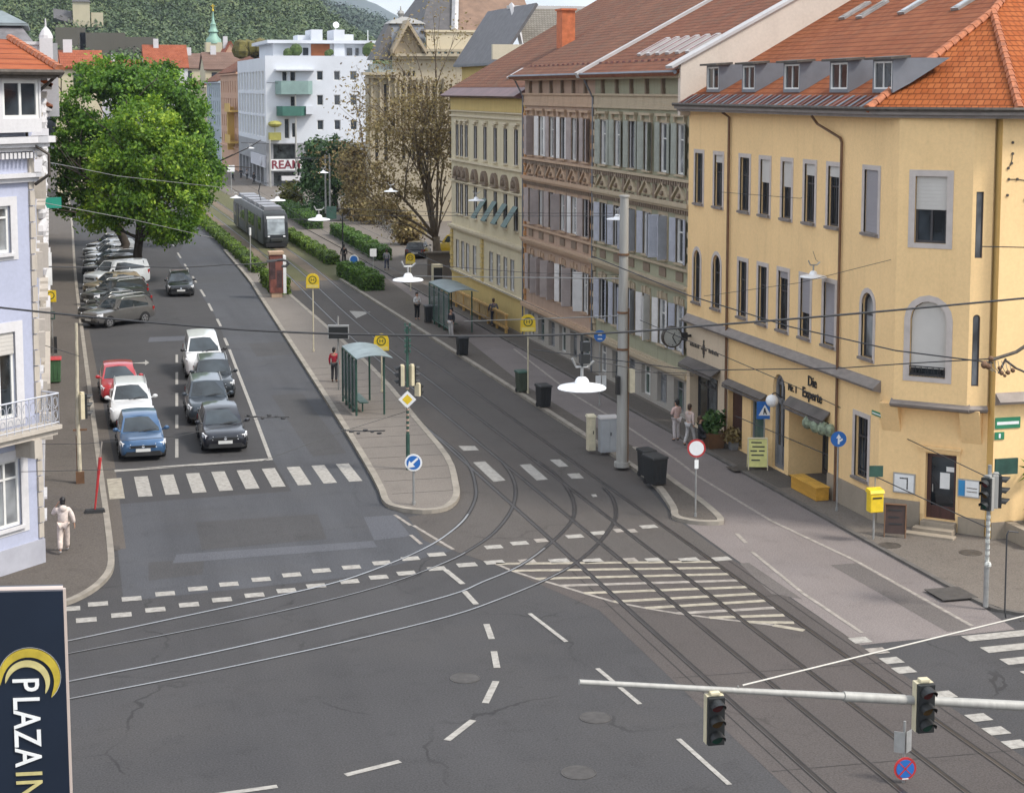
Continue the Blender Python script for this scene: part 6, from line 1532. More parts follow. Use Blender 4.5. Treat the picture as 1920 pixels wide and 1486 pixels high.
place_car('estate', 8.5, 122.6, R(-2), (.016, .018, .020), 'black estate car driving alone up the road towards the queue', 'cars on the road', .3)
rowg = 'cars parked in a slanting row along the left kerb'
pk_cols = [((.19, .185, .18), .6, 'suv', 'grey sport utility car parked nearest in the slanting row, seen side on'), ((.035, .038, .042), .3, 'estate', 'dark car with bright roof parked second in the slanting row'), ((.05, .055, .055), .4, 'hatch', 'dark grey hatchback parked third in the slanting row'), ((.045, .048, .046), .4, 'suv', 'charcoal car with roof rails parked fourth beside the tree trunk'), ((.30, .31, .32), .6, 'hatch', 'silver hatchback parked fifth in the slanting row behind the trunk'), ((.30, .24, .15), .5, 'hatch', 'beige gold car parked sixth in the slanting row'), ((.55, .57, .58), .1, 'van', 'white van parked seventh in the slanting row under the leaves'), ((.12, .03, .03), .3, 'hatch', 'maroon car parked just behind the white van'), ((.02, .022, .024), .3, 'suv', 'black car parked in the shade beyond the maroon one'), ((.40, .42, .44), .6, 'hatch', 'silver car parked below the low branches'), ((.03, .035, .04), .3, 'estate', 'charcoal car parked just beyond the silver one'), ((.46, .47, .48), .5, 'suv', 'pale grey car parked far along the left kerb'), ((.025, .03, .03), .3, 'hatch', 'black car parked far along the left kerb'), ((.35, .36, .36), .5, 'estate', 'silver estate parked near the far end of the row'), ((.03, .03, .035), .3, 'suv', 'dark car last of the visible row at the far end')]
for i, (c, mt, k, lab) in enumerate(pk_cols):
    y = 107.2 + i * 3.35 + (.6 if i > 5 else 0); x = 3.65 + .026 * (y - 107) + rnd.uniform(-.2, .2) * (i > 0)
    place_car(k, x, y, R(-56 + rnd.uniform(-2, 2)), c, lab, rowg, mt, 'parked_car')
place_car('van', 33.6, 143.0, R(200), (.62, .40, .015), 'yellow van parked behind the sparse tree near the cream house', 'cars on the square', .0)
place_car('hatch', 30.2, 143.5, R(160), (.03, .033, .038), 'dark car standing left of the yellow van behind the trunk', 'cars on the square', .3)
for p in protos.values():
    for ch in list(p.children_recursive): bpy.data.objects.remove(ch)
    bpy.data.objects.remove(p)

# tram
TR = thing('tram', 'dark grey modern tram standing between the hedges', 'tram', (19.5, 155, 0)); xt, yt, hw, LT, HT = 19.5, 155.2, 1.2, 27, 3.35
m_tram = plain('tram grey', (.034, .037, .036), .5, .2, var=.2); m_tramd = plain('tram dark panel', (.012, .013, .014), .3, var=.2, sc=1)
b = MB(); S_ = [(0, .70, .45, 1.0), (.12, .86, .32, 1.5), (.35, .95, .28, 2.4), (.7, .985, .26, 3.0), (1.2, 1, .25, 3.25), (2, 1, .25, HT), (LT - 2, 1, .25, HT), (LT - .6, .97, .27, 3.1), (LT, .8, .4, 2.2)]; rows = []
for (y, w, zb, zt) in S_:
    h = [(0, zb), (w * hw * .9, zb), (w * hw, zb + .12), (w * hw, zb + (zt - zb) * .5), (w * hw * .97, zt - .3), (w * hw * .86, zt - .07), (w * hw * .6, zt), (0, zt + .02)]
    rows.append([(xt + x, yt + y, z) for x, z in h] + [(xt - x, yt + y, z) for x, z in h[-2:0:-1]])
n = len(rows[0]); b.add([p for r in rows for p in r], [(i * n + j, i * n + (j + 1) % n, (i + 1) * n + (j + 1) % n, (i + 1) * n + j) for i in range(len(rows) - 1) for j in range(n)] + [tuple(range(n))[::-1], tuple((len(rows) - 1) * n + j for j in range(n))])
b.build('body', m_tram, TR, smooth=35)
def front(x0, x1, z0, z1, name, mat, lift=.02):
    q = MB()
    def yy(z): return yt + (0 + (z - 1.0) * .24 if z < 1.5 else .12 + (z - 1.5) * .255 if z < 2.4 else .35 + (z - 2.4) * .58) - lift - .02
    k = 6; zs = [z0 + (z1 - z0) * i / k for i in range(k + 1)]
    for i in range(k): q.quad((xt + x0, yy(zs[i]), zs[i]), (xt + x1, yy(zs[i]), zs[i]), (xt + x1, yy(zs[i + 1]), zs[i + 1]), (xt + x0, yy(zs[i + 1]), zs[i + 1]))
    return q.build(name, mat, TR)
front(-1.05, 1.05, 1.02, 3.05, 'front_panel', m_tramd, .01)
front(-.78, .80, 1.25, 2.62, 'windscreen', glass('tram windscreen', (.26, .29, .31), .1, .25), .03)
front(-.82, .84, 2.68, 2.9, 'destination_display', plain('pale display', (.60, .61, .60), .4, var=.05), .03)
for s in (-.78, .62): front(s, s + .2, 1.06, 1.16, 'headlight', m_lamp, .04)
b = MB(); b.box(xt - .95, xt + .95, yt - .12, yt + .5, .16, .5); b.build('bumper', m_tyre, TR)
b = MB(); b.box(xt - .55, xt + .55, yt - .16, yt, .62, .95); b.build('nose_panel', m_tram, TR, bevel=.06)
for k in range(9):
    if k in (1, 4, 7): continue
    y0 = yt + 1.6 + k * 2.75
    for sg in (-1, 1):
        q = MB(); q.box(xt + sg * (hw - .02) - .03, xt + sg * (hw - .02) + .03, y0, y0 + 2.4, 1.35, 2.7); q.build('window', m_cglass, TR)
for k in (1, 4, 7):
    y0 = yt + 1.6 + k * 2.75
    for sg in (-1, 1):
        q = MB(); q.box(xt + sg * (hw - .01) - .03, xt + sg * (hw - .01) + .03, y0 + .3, y0 + 1.9, .4, 2.75); q.build('door', m_tramd, TR)
b = MB()
for k in range(6): b.box(xt - .8, xt + .8, yt + 2.2 + k * 3.9, yt + 4.8 + k * 3.9, HT, HT + .32)
b.build('roof_unit', plain('tram roof', (.26, .26, .28), .5, .2, var=.2, sc=.8), TR)
b = MB(); b.tube([(xt - .95, yt + 1.4, HT - .03), (xt - .95, yt + LT - 2, HT - .03)], .05, 5); b.tube([(xt + .95, yt + 1.4, HT - .03), (xt + .95, yt + LT - 2, HT - .03)], .05, 5); b.build('roof_edge', m_metal, TR)
b = MB(); b.tube([(xt, yt + 11.5, HT + .3), (xt, yt + 13.4, HT + 1.1), (xt, yt + 11.9, HT + 1.95)], .05, 5); b.box(xt - .8, xt + .8, yt + 11.8, yt + 12, HT + 1.93, HT + 2.0); b.build('pantograph', m_dark, TR)
b = MB()
for k in range(4):
    for dy in (-.9, .9):
        for sg in (-1, 1): b.tube([(xt + sg * .78, yt + 3.4 + k * 6.6 + dy, .3), (xt + sg * .66, yt + 3.4 + k * 6.6 + dy, .3)], .3, 12)
b.build('wheel', m_steel, TR)
# ================================================================ people
m_skin = plain('skin', (.48, .27, .18), .55, var=.08)
m_hairb = plain('black hair', (.012, .010, .010), .5, var=.3)
m_hairn = plain('brown hair', (.055, .030, .016), .5, var=.3)
m_cols = {}
def cloth(c):
    k = tuple(c)
    if k not in m_cols: m_cols[k] = plain('cloth %d' % len(m_cols), c, .85, var=.18, sc=7, bump=.3)
    return m_cols[k]
def skin_obj(name, nodes, edges, mat, parent, root=0, sub=1):
    me = bpy.data.meshes.new(name); me.from_pydata([n[0] for n in nodes], edges, []); me.materials.append(mat)
    o = bpy.data.objects.new(name, me); COL.objects.link(o); o.parent = parent
    m = o.modifiers.new('skin', 'SKIN'); m.use_smooth_shade = True; m.branch_smoothing = .6
    lay = me.skin_vertices[0].data
    for i, n in enumerate(nodes):
        r = n[1]; lay[i].radius = (r, r) if not isinstance(r, tuple) else r; lay[i].use_root = (i == root)
    s = o.modifiers.new('subsurf', 'SUBSURF'); s.levels = sub; s.render_levels = sub
    return o
def joints(pose):
    J = {'pelvis': (0, 0, .94), 'waist': (0, 0, 1.08), 'chest': (0, .01, 1.30), 'neck': (0, .01, 1.47), 'jaw': (0, -.02, 1.555), 'crown': (0, .0, 1.66)}
    for s, k in ((-1, 'l'), (1, 'r')):
        J['hip' + k] = (s * .09, 0, .90); J['knee' + k] = (s * .10, -.02, .50); J['ank' + k] = (s * .10, .02, .09); J['toe' + k] = (s * .12, -.14, .035)
        J['sho' + k] = (s * .175, .01, 1.40); J['elb' + k] = (s * .24, .03, 1.13); J['wri' + k] = (s * .25, -.05, .89); J['pal' + k] = (s * .25, -.07, .81)
    if pose in ('walk', 'phone'):
        J['kneel'] = (-.10, -.15, .52); J['ankl'] = (-.10, -.22, .12); J['toel'] = (-.11, -.38, .07)
        J['kneer'] = (.10, .03, .50); J['ankr'] = (.10, .22, .14); J['toer'] = (.11, .10, .05)
        J['elbl'] = (-.26, .10, 1.14); J['wril'] = (-.27, .10, .90); J['pall'] = (-.27, .08, .82)
        J['elbr'] = (.26, -.10, 1.14); J['wrir'] = (.25, -.24, .95); J['palr'] = (.24, -.29, .89)
    if pose == 'phone':
        J['elbr'] = (.31, -.12, 1.20); J['wrir'] = (.21, -.17, 1.42); J['palr'] = (.16, -.14, 1.51)
        J['elbl'] = (-.29, .02, 1.14); J['wril'] = (-.33, -.02, .91); J['pall'] = (-.34, -.04, .83)
    if pose == 'fold':
        for s, k in ((-1, 'l'), (1, 'r')): J['elb' + k] = (s * .24, -.03, 1.14); J['wri' + k] = (s * .06, -.22, 1.18); J['pal' + k] = (-s * .02, -.23, 1.19)
    if pose == 'sit':
        d = .47
        for k in ('pelvis', 'waist', 'chest', 'neck', 'jaw', 'crown', 'shol', 'shor'): x, y, z = J[k]; J[k] = (x, y + .12, z - d)
        for s, k in ((-1, 'l'), (1, 'r')):
            J['hip' + k] = (s * .10, .08, .46); J['knee' + k] = (s * .13, -.33, .48); J['ank' + k] = (s * .13, -.34, .09); J['toe' + k] = (s * .14, -.49, .035)
            J['elb' + k] = (s * .25, .0, .70); J['wri' + k] = (s * .14, -.2, .62); J['pal' + k] = (s * .10, -.26, .60)
    return J
def person(label, x, y, rz_, pose, top, trousers, hair, h=1.72, z=0.0, group='people on the street', long_hair=False, shoes=(.05, .05, .05), lod=1, bag=1.0):
    T = thing('person', label, 'person', (0, 0, 0), 0, group)
    J = joints(pose); V = []; E = []; ix = {}
    def add(k, r, par=None, pos=None):
        ix[k] = len(V); V.append((pos or J[k], r))
        if par: E.append((ix[par], ix[k]))
    add('pelvis', (.14, .10)); add('waist', (.125, .09), 'pelvis'); add('chest', (.14, .095), 'waist'); add('neck', .052, 'chest'); add('jaw', (.068, .078), 'neck'); add('crown', (.076, .090), 'jaw')
    add('nose', .014, 'jaw', (J['jaw'][0], J['jaw'][1] - .105, J['jaw'][2] + .03))
    for k, s in (('l', -1), ('r', 1)):
        add('hip' + k, .085, 'pelvis'); add('knee' + k, .055, 'hip' + k); add('ank' + k, .038, 'knee' + k); add('toe' + k, .034, 'ank' + k)
        add('sho' + k, .058, 'chest'); add('elb' + k, .042, 'sho' + k); add('wri' + k, .028, 'elb' + k); add('pal' + k, (.036, .018), 'wri' + k)
        add('ear' + k, .014, 'jaw', (J['jaw'][0] + s * .088, J['jaw'][1] + .015, J['jaw'][2] + .03))
        a = Vector(J['pal' + k]) - Vector(J['wri' + k]); a.normalize(); sd = a.cross(Vector((1, 0, 0))); sd = sd.normalized() if sd.length > .1 else Vector((0, 1, 0))
        cv = Vector((-s, 0, 0)) * .25
        if lod:
            for f in range(4):
                b0 = Vector(J['pal' + k]) + a * .02 + sd * (f - 1.5) * .021; ln = (.065, .078, .074, .058)[f]
                add('f%s%da' % (k, f), .0095, 'pal' + k, tuple(b0 + a * .03)); add('f%s%db' % (k, f), .0085, 'f%s%da' % (k, f), tuple(b0 + (a + cv) * .03 + a * ln * .5)); add('f%s%dc' % (k, f), .0078, 'f%s%db' % (k, f), tuple(b0 + (a * .75 + cv * 2) * ln + a * .02))
            b0 = Vector(J['pal' + k]) - a * .025 + sd * .03; add('t%sa' % k, .0105, 'pal' + k, tuple(b0 + sd * .022)); add('t%sb' % k, .0092, 't%sa' % k, tuple(b0 + sd * .04 + a * .04))
    body = skin_obj('body', V, E, m_skin, T, 0, 1)
    q = lambda k, r: (J[k], r)
    up = lambda k, dz: (J[k][0], J[k][1], J[k][2] + dz)
    g = bag
    nodes = [((J['pelvis'][0], J['pelvis'][1], J['pelvis'][2] - .03 * (bag > 1)), (.165 * g, .125 * g)), q('waist', (.155 * g, .12 * g)), q('chest', (.165 * g, .12 * g)), (up('neck', .015 if bag > 1 else -.02), .078), q('shol', .078 * g), q('elbl', .060 * g), q('wril', .045 * g), q('shor', .078 * g), q('elbr', .060 * g), q('wrir', .045 * g)]
    skin_obj('jacket', nodes, [(0, 1), (1, 2), (2, 3), (2, 4), (4, 5), (5, 6), (2, 7), (7, 8), (8, 9)], top, T)
    nodes = [q('pelvis', (.155, .118)), q('hipl', .100 * g), q('kneel', .080 * g), (up('ankl', .0), .066 * g), q('hipr', .100 * g), q('kneer', .080 * g), (up('ankr', .0), .066 * g)]
    skin_obj('trousers', nodes, [(0, 1), (1, 2), (2, 3), (0, 4), (4, 5), (5, 6)], trousers, T)
    for k in 'lr': skin_obj('shoe', [((J['ank' + k][0], J['ank' + k][1] + .02, J['ank' + k][2] - .04), .050), (J['toe' + k], .042)], [(0, 1)], cloth(shoes), T)
    c = J['crown']; b = MB(); b.ball((c[0], c[1] + .022, c[2] + .012), .094, .104, .098, 10)
    b.ball((c[0], c[1] + .055, c[2] - .07), .085, .07, .10, 8)
    if long_hair: b.tube([(c[0], c[1] + .09, c[2] - .04), (c[0], c[1] + .11, c[2] - .2), (c[0], c[1] + .10, c[2] - .38)], [.085, .08, .04], 8)
    o = b.build('hair', hair, T, smooth=True)
    if lod:
        b = MB()
        for s in (-1, 1): b.ball((s * .032, J['jaw'][1] - .088, J['jaw'][2] + .055), .011, n=6)
        b.build('eye', m_dark, T)
        b = MB(); b.ball((0, J['jaw'][1] - .088, J['jaw'][2] - .022), .024, .010, .007, 6); b.build('mouth', m_red, T)
    T.location = (x, y, z); T.rotation_euler = (0, 0, rz_); T.scale = (h / 1.74,) * 3
    return T
m_print = plain('printed cream cloth', (.60, .50, .44), .85, var=.28, sc=9)
x, y = G(120, 1036, .11)
P0 = person('person in cream sweatshirt and printed trousers walking up the left pavement, hand at ear', x, y, R(178), 'phone', cloth((.66, .56, .50)), m_print, m_hairb, 1.74, .12, 'people on the street', shoes=(.35, .33, .32), bag=1.22)
b = MB(); b.ball((0, .10, 1.42), .12, .07, .11, 8); T0 = P0.location.copy(); r0 = P0.rotation_euler.copy(); P0.location = (0, 0, 0); b.build('hood', cloth((.66, .56, .50)), P0, smooth=True); P0.location = T0
def pp(px, py, z, *a, **k):
    x, y = G(px, py, z); return person(a[0], x, y, *a[1:], z=z, **k)
pp(782, 599, .12, 'person in white top and black trousers standing at the far bus shelter', R(20), 'fold', cloth((.55, .54, .53)), cloth((.012, .012, .014)), m_hairb, lod=0)
pp(846, 632, .12, 'person in dark jacket and pale trousers waiting at the end of the far shelter', R(-60), 'stand', cloth((.025, .027, .035)), cloth((.45, .43, .42)), m_hairb, lod=0)
pp(925, 612, .08, 'person in grey jacket walking along the ochre fence of the cream house', R(175), 'walk', cloth((.11, .105, .125)), cloth((.03, .033, .045)), m_hairn, lod=0)
pp(1268, 826, .08, 'person in pale pink shirt and light shorts standing outside the shop entrance', R(200), 'fold', cloth((.60, .42, .38)), cloth((.52, .47, .46)), m_hairb, lod=0)
pp(1293, 836, .08, 'person in whitish dress clothes standing next to the one in pink', R(120), 'walk', cloth((.52, .42, .38)), cloth((.42, .40, .39)), m_hairn, lod=0)
x, y = G(1318, 838, .08); person('person in dark clothes sitting on a chair before the shop window', x, y, R(70), 'sit', cloth((.02, .02, .022)), cloth((.03, .03, .034)), m_hairn, z=.08, lod=0)
pp(645, 497, .02, 'person in black standing on the footpath beside a pole', R(170), 'stand', cloth((.012, .012, .014)), cloth((.012, .012, .014)), m_hairb, lod=0)
pp(725, 507, .08, 'person in grey sweater walking past the far hedge', R(160), 'walk', cloth((.26, .26, .27)), cloth((.045, .05, .08)), m_hairn, lod=0)
pp(627, 716, .13, 'person in red jacket half hidden behind the island shelter', R(150), 'stand', cloth((.42, .02, .04)), cloth((.03, .03, .035)), m_hairb, lod=0)
for i, (px, py, lab, c) in enumerate(((452, 336, 'person in dark coat strolling far up the shopping street, leftmost of the group', (.02, .02, .025)), (463, 338, 'person in pale shirt far up the shopping street', (.45, .43, .44)), (476, 345, 'person in black far up the shopping street by the shop corner', (.012, .012, .015)), (436, 340, 'person in blue grey far up the shopping street', (.10, .13, .18)))):
    pp(px, py, .02, lab, R(30 * i), 'walk', cloth(c), cloth((.03, .03, .035)), m_hairb, lod=0, h=1.8, group='people far up the street')
# ================================================================ street furniture
def post(name, label, cat, px, py, h, r=.04, mat=None, z=.12, group=None):
    x, y = G(px, py, z); T = thing(name, label, cat, (x, y, z), 0, group); b = MB(); b.cyl(x, y, z, z + h, r, 10); b.cyl(x, y, z, z + .12, r * 1.6, 10); b.build('post', mat or m_metal, T); return T, x, y
face = Vector((-.26, -.965, 0))
FA = math.atan2(face.x, -face.y)
def sign_disc(T, x, y, z, r, front, back=None, rim=None, nrm=None, name='sign_plate', lift=.06):
    nrm = Vector(nrm) if nrm else face; c = Vector((x, y, z)) + nrm * lift
    b = MB(); b.disc(c, nrm, r, .02, 24, 0); o = b.build(name, rim or front, T)
    if rim: q = MB(); q.disc(c + nrm * .008, nrm, r * .80, .02, 24); q.build('sign_face', front, o)
    q = MB(); q.disc(c - nrm * .012, nrm, r * .98, .012, 20); q.build('sign_back', m_gback, o)
    return o, c, nrm
def frame_on(c, nrm):
    u = Vector((-nrm.y, nrm.x, 0)).normalized(); return lambda a, z, d: c + u * a + Vector((0, 0, z)) + nrm * d
def flat(F, pts, d0, d1):
    b = MB(); n = len(pts); vs = [F(a, z, d1) for a, z in pts] + [F(a, z, d0) for a, z in pts]; b.add(vs, [tuple(range(n))] + [(i, n + i, n + (i + 1) % n, (i + 1) % n) for i in range(n)]); return b
# yellow tram stop signs
def stop_sign(px, py, ztop, label, r=.30, z=.12, facing=None, tall=True):
    T, x, y = post('stop_sign', label, 'tram stop sign', px, py, ztop, .035, m_cream, z, 'yellow tram stop signs')
    nr = facing or face; F = frame_on(Vector((x, y, z + ztop - r * .6)) + nr * .05, nr)
    pts = [(r * 1.0 * math.cos(t) * .98, r * .30 + r * .9 * math.sin(t)) for t in [k * math.pi / 10 for k in range(11)]] + [(-r * 1.0, -r * 1.05), (r * 1.0, -r * 1.05)]
    o = flat(F, pts, -.03, .03).build('sign_board', m_yellow, T)
    q = MB(); K = 20
    for k in range(K):
        t0, t1 = 2 * math.pi * k / K, 2 * math.pi * (k + 1) / K; c = lambda t, rr: F(rr * math.cos(t), r * .22 + rr * math.sin(t), .036)
        q.quad(c(t0, r * .62), c(t1, r * .62), c(t1, r * .46), c(t0, r * .46)); 
    for sx_ in (-1, 1): q.quad(F(sx_ * r * .2 - .02, r * .02, .036), F(sx_ * r * .2 + .02, r * .02, .036), F(sx_ * r * .2 + .02, r * .45, .036), F(sx_ * r * .2 - .02, r * .45, .036))
    q.quad(F(-r * .2, r * .2, .036), F(r * .2, r * .2, .036), F(r * .2, r * .26, .036), F(-r * .2, r * .26, .036))
    q.build('sign_symbol', plain('dark green symbol', (.10, .11, .02), .5), o)
    q = MB(); q.add([F(-r * .85, -r * .95, .035), F(r * .85, -r * .95, .035), F(r * .85, -r * .5, .035), F(-r * .85, -r * .5, .035)], [(0, 1, 2, 3)]); q.build('line_panel', plain('pale yellow panel', (.72, .58, .16), .5), o)
    return T, x, y
stop_sign(588, 659, 4.1, 'yellow tram stop sign on a cream pole on the island near the brown pillar', .36)
stop_sign(990, 737, 3.55, 'yellow tram stop sign on a cream pole on the right platform beside the bins', .36)
T, x, y = stop_sign(716, 735, 2.6, 'yellow tram stop sign at the roof edge of the island shelter', .36)
stop_sign(770, 545, 2.5, 'small yellow stop sign behind the far shelter near the planter', .34)
T, x, y = post('stop_sign', 'square yellow stop sign on a thin pole above the green bin on the left pavement', 'tram stop sign', 100, 690, 4.1, .035, m_metal, .11, 'yellow tram stop signs')
F = frame_on(Vector((x, y, .11 + 3.75)) + face * .05, face); o = flat(F, [(-.26, -.3), (.26, -.3), (.26, .3), (-.26, .3)], -.02, .03).build('sign_board', m_yellow, T)
q = MB()
for k in range(12):
    t0, t1 = 2 * math.pi * k / 12, 2 * math.pi * (k + 1) / 12; c = lambda t, rr: F(rr * math.cos(t), .04 + rr * math.sin(t), .036); q.quad(c(t0, .2), c(t1, .2), c(t1, .15), c(t0, .15))
q.build('sign_symbol', plain('dark green ring', (.05, .09, .02), .5), o)
q = MB(); FF = frame_on(Vector((x, y, .11 + 2.75)) + face * .05, face)
for a0, a1, z0, z1 in ((-.17, .17, .14, .2), (-.17, .17, -.2, -.14), (-.17, -.12, -.14, .14), (.12, .17, -.14, .14)): q.hexa([FF(a0, z0, 0), FF(a1, z0, 0), FF(a1, z0, -.03), FF(a0, z0, -.03), FF(a0, z1, 0), FF(a1, z1, 0), FF(a1, z1, -.03), FF(a0, z1, -.03)])
q.build('timetable_frame', m_green, T); q = MB(); q.box(x - .22, x - .06, y - .1, y + .02, .9, 1.75); q.box(x + .06, x + .22, y - .1, y + .02, .9, 1.75); q.build('timetable_case', m_dark, T)
# bins
def bin_(label, px, py, z, w, d, h, mat, lid, rz_=0, open_=False, cat='bin'):
    x, y = G(px, py, z); T = thing('waste_bin', label, cat, (x, y, z), rz_); b = MB(); a = .86
    M_ = Matrix.Rotation(rz_, 4, 'Z'); old = T.rotation_euler.copy(); T.rotation_euler = (0, 0, 0)
    b.hexa([(x - w / 2 * a, y - d / 2 * a, z + .06), (x + w / 2 * a, y - d / 2 * a, z + .06), (x + w / 2 * a, y + d / 2 * a, z + .06), (x - w / 2 * a, y + d / 2 * a, z + .06), (x - w / 2, y - d / 2, z + h), (x + w / 2, y - d / 2, z + h), (x + w / 2, y + d / 2, z + h), (x - w / 2, y + d / 2, z + h)])
    for k in range(3): s = -w * .28 + k * w * .28; b.box(x + s - .02, x + s + .02, y - d / 2 - .0, y - d / 2 * a + .02, z + .2, z + h * .9)
    b.build('body', mat, T, bevel=.03); b = MB()
    b.hexa([(x - w / 2 - .04, y - d / 2 - .05, z + h), (x + w / 2 + .04, y - d / 2 - .05, z + h), (x + w / 2 + .04, y + d / 2 + .04, z + h), (x - w / 2 - .04, y + d / 2 + .04, z + h), (x - w / 2 - .02, y - d / 2, z + h + .07), (x + w / 2 + .02, y - d / 2, z + h + .07), (x + w / 2 + .02, y + d / 2 + .02, z + h + .12), (x - w / 2 - .02, y + d / 2 + .02, z + h + .12)]); b.build('lid', lid, T, bevel=.02)
    b = MB(); b.tube([(x - w * .3, y + d / 2 + .08, z + h - .04), (x + w * .3, y + d / 2 + .08, z + h - .04)], .025, 6); b.build('handle', lid, T)
    for s in (-1, 1): b = MB(); b.tube([(x + s * w * .34, y + d * .36, z + .1), (x + s * w * .44, y + d * .36, z + .1)], .1, 10); b.build('wheel', m_tyre, T)
    T.rotation_euler = old; return T
m_bin = plain('black bin plastic', (.022, .024, .026), .45, var=.25, sc=2)
bin_('big black wheeled bin on the platform tip by the grey mast', 1228, 908, .12, .62, .74, 1.0, m_bin, m_bin, R(14), cat='bin')
bin_('smaller black wheeled bin tucked behind the big one', 1212, 893, .12, .5, .55, .95, m_bin, m_bin, R(14))
bin_('black wheeled bin with raised lid left of the big hanging lamp', 1019, 763, .12, .55, .6, .95, m_bin, m_bin, R(10))
bin_('black wheeled bin near the end of the far shelter', 867, 666, .12, .55, .6, .95, m_bin, m_bin, R(5))
bin_('narrow black bin under the roof of the far shelter', 803, 605, .12, .45, .4, 1.0, m_bin, m_bin, 0)
bin_('dark green bin beside the cream sign pole on the right platform', 978, 735, .12, .5, .45, .95, plain('olive green plastic', (.05, .065, .045), .6, var=.2), m_green, R(10))
bin_('green bin with red lid on the left pavement below the square stop sign', 103, 717, .11, .62, .55, 1.15, plain('green plastic', (.05, .12, .05), .5, var=.2, sc=2), m_red, R(-3))
# switch cabinets and big mast
def cabinet(label, px, py, w, d, h, mat, top=None):
    x, y = G(px, py, .12); T = thing('cabinet', label, 'switch cabinet', (x, y, .12)); b = MB(); b.box(x - w / 2, x + w / 2, y, y + d, .12, .12 + h); b.build('body', mat, T, bevel=.02)
    b = MB(); b.hexa([(x - w / 2 - .03, y - .03, .12 + h + .004), (x + w / 2 + .03, y - .03, .12 + h + .004), (x + w / 2 + .03, y + d + .03, .12 + h + .004), (x - w / 2 - .03, y + d + .03, .12 + h + .004), (x - w / 2, y, .12 + h + .06), (x + w / 2, y, .12 + h + .06), (x + w / 2, y + d, .12 + h + .1), (x - w / 2, y + d, .12 + h + .1)]); b.build('roof', top or mat, T)
    b = MB(); b.box(x - w / 2 + .05, x - .01, y - .02, y + .001, .22, .02 + h); b.box(x + .01, x + w / 2 - .05, y - .02, y + .001, .22, .02 + h); do = b.build('door', mat, T); b = MB(); b.box(x + .03, x + .06, y - .045, y - .019, .12 + h * .5, .12 + h * .6); b.build('handle', m_dark, do); return T
cabinet('large grey switch cabinet at the foot of the grey mast', 1143, 848, .72, .4, 1.35, plain('grey cabinet', (.33, .345, .36), .6, var=.12, sc=1.5), m_flash)
cabinet('narrow cream cabinet left of the grey switch cabinet', 1110, 845, .32, .3, 1.35, m_cream)
x, y = G(1166, 874, .12); T = thing('catenary_mast', 'tall tapered grey mast carrying the overhead wires beside the switch cabinet', 'mast', (x, y, .12))
b = MB(); b.tube([(x, y, .12), (x, y, 5), (x + .03, y, 10.4)], [.22, .19, .165], 14); b.cyl(x, y, .12, .3, .3, 14); b.cyl(x + .03, y, 10.4, 10.46, .2, 12); b.build('pole', m_polew, T, smooth=40)
b = MB()
for z in (8.2, 6.0, 4.6): b.cyl(x, y, z, z + .08, .225, 12)
b.tube([(x + .2, y - .1, .3), (x + .2, y - .1, 6.2)], .03, 5); b.build('clamp', m_brownp, T)
b = MB(); b.box(x + .2, x + .4, y - .3, y - .1, 3.0, 3.9); b.build('junction_box', m_cream, T)
b = MB(); b.box(x - .33, x - .2, y - .35, y - .12, 2.95, 3.65); b.build('signal_box', m_dark, T)
# round signs
def arrow(F, pts, mat, o, d=.03): q = MB(); q.add([F(a, z, d) for a, z in pts], [tuple(range(len(pts)))]); q.build('arrow', mat, o)
T, x, y = post('traffic_sign', 'round blue keep left arrow sign at the tip of the tram island', 'traffic sign', 776, 946, 1.55, .045, m_metal, .13)
o, c, nr = sign_disc(T, x, y, .13 + 1.5, .30, m_blue, rim=m_signw); F = frame_on(c, nr)
arrow(F, [(.17, .13), (.13, .18), (-.08, .0), (-.15, .07), (-.2, -.19), (.06, -.14), (-.02, -.06)], m_signw, o, .024)
T, x, y = post('traffic_sign', 'round no entry for vehicles sign with red ring on the platform tip', 'traffic sign', 1304, 968, 2.55, .03, m_metal, .12)
sign_disc(T, x, y, .12 + 2.35, .31, m_signw, rim=m_red)
b = MB(); b.box(x - .07, x + .07, y - .05, y - .03, .12 + 1.65, .12 + 1.95); b.build('extra_plate', m_signw, T)
T, x, y = post('traffic_sign', 'round blue arrow sign in front of the glass shop entrance', 'traffic sign', 1569, 957, 2.65, .03, m_metal, .08)
o, c, nr = sign_disc(T, x, y, .08 + 2.5, .27, m_blue, rim=None); F = frame_on(c, nr)
arrow(F, [(-.03, -.17), (.03, -.17), (.03, .03), (.09, .03), (0, .18), (-.09, .03), (-.03, .03)], m_signw, o, .02); arrow(F, [(.03, -.1), (.15, -.02), (.12, .03), (.03, -.03)], m_signw, o, .021)
T, x, y = post('traffic_sign', 'square blue pedestrian crossing sign before the shop row', 'traffic sign', 1432, 872, 2.4, .03, m_metal, .08)
F = frame_on(Vector((x, y, .08 + 2.15)) + face * .04, face); o = flat(F, [(-.31, -.34), (.31, -.34), (.31, .34), (-.31, .34)], -.01, .012).build('sign_plate', m_blue, T)
arrow(F, [(-.24, -.2), (.24, -.2), (0, .22)], m_signw, o, .016); arrow(F, [(-.06, -.16), (-.02, -.16), (.0, -.06), (.04, -.16), (.09, -.16), (.03, .02), (.02, .09), (-.03, .09)], m_dark, o, .019)
T, x, y = post('traffic_sign', 'round blue sign with white figure on a slim post beyond the mast', 'traffic sign', 1124, 760, 3.35, .03, m_metal, .12)
o, c, nr = sign_disc(T, x, y, .12 + 3.2, .27, m_blue); F = frame_on(c, nr); arrow(F, [(-.12, -.16), (.12, -.16), (.09, -.1), (-.09, -.1)], m_signw, o, .02); arrow(F, [(-.1, .02), (.1, .02), (.05, .14), (-.05, .14)], m_signw, o, .02)
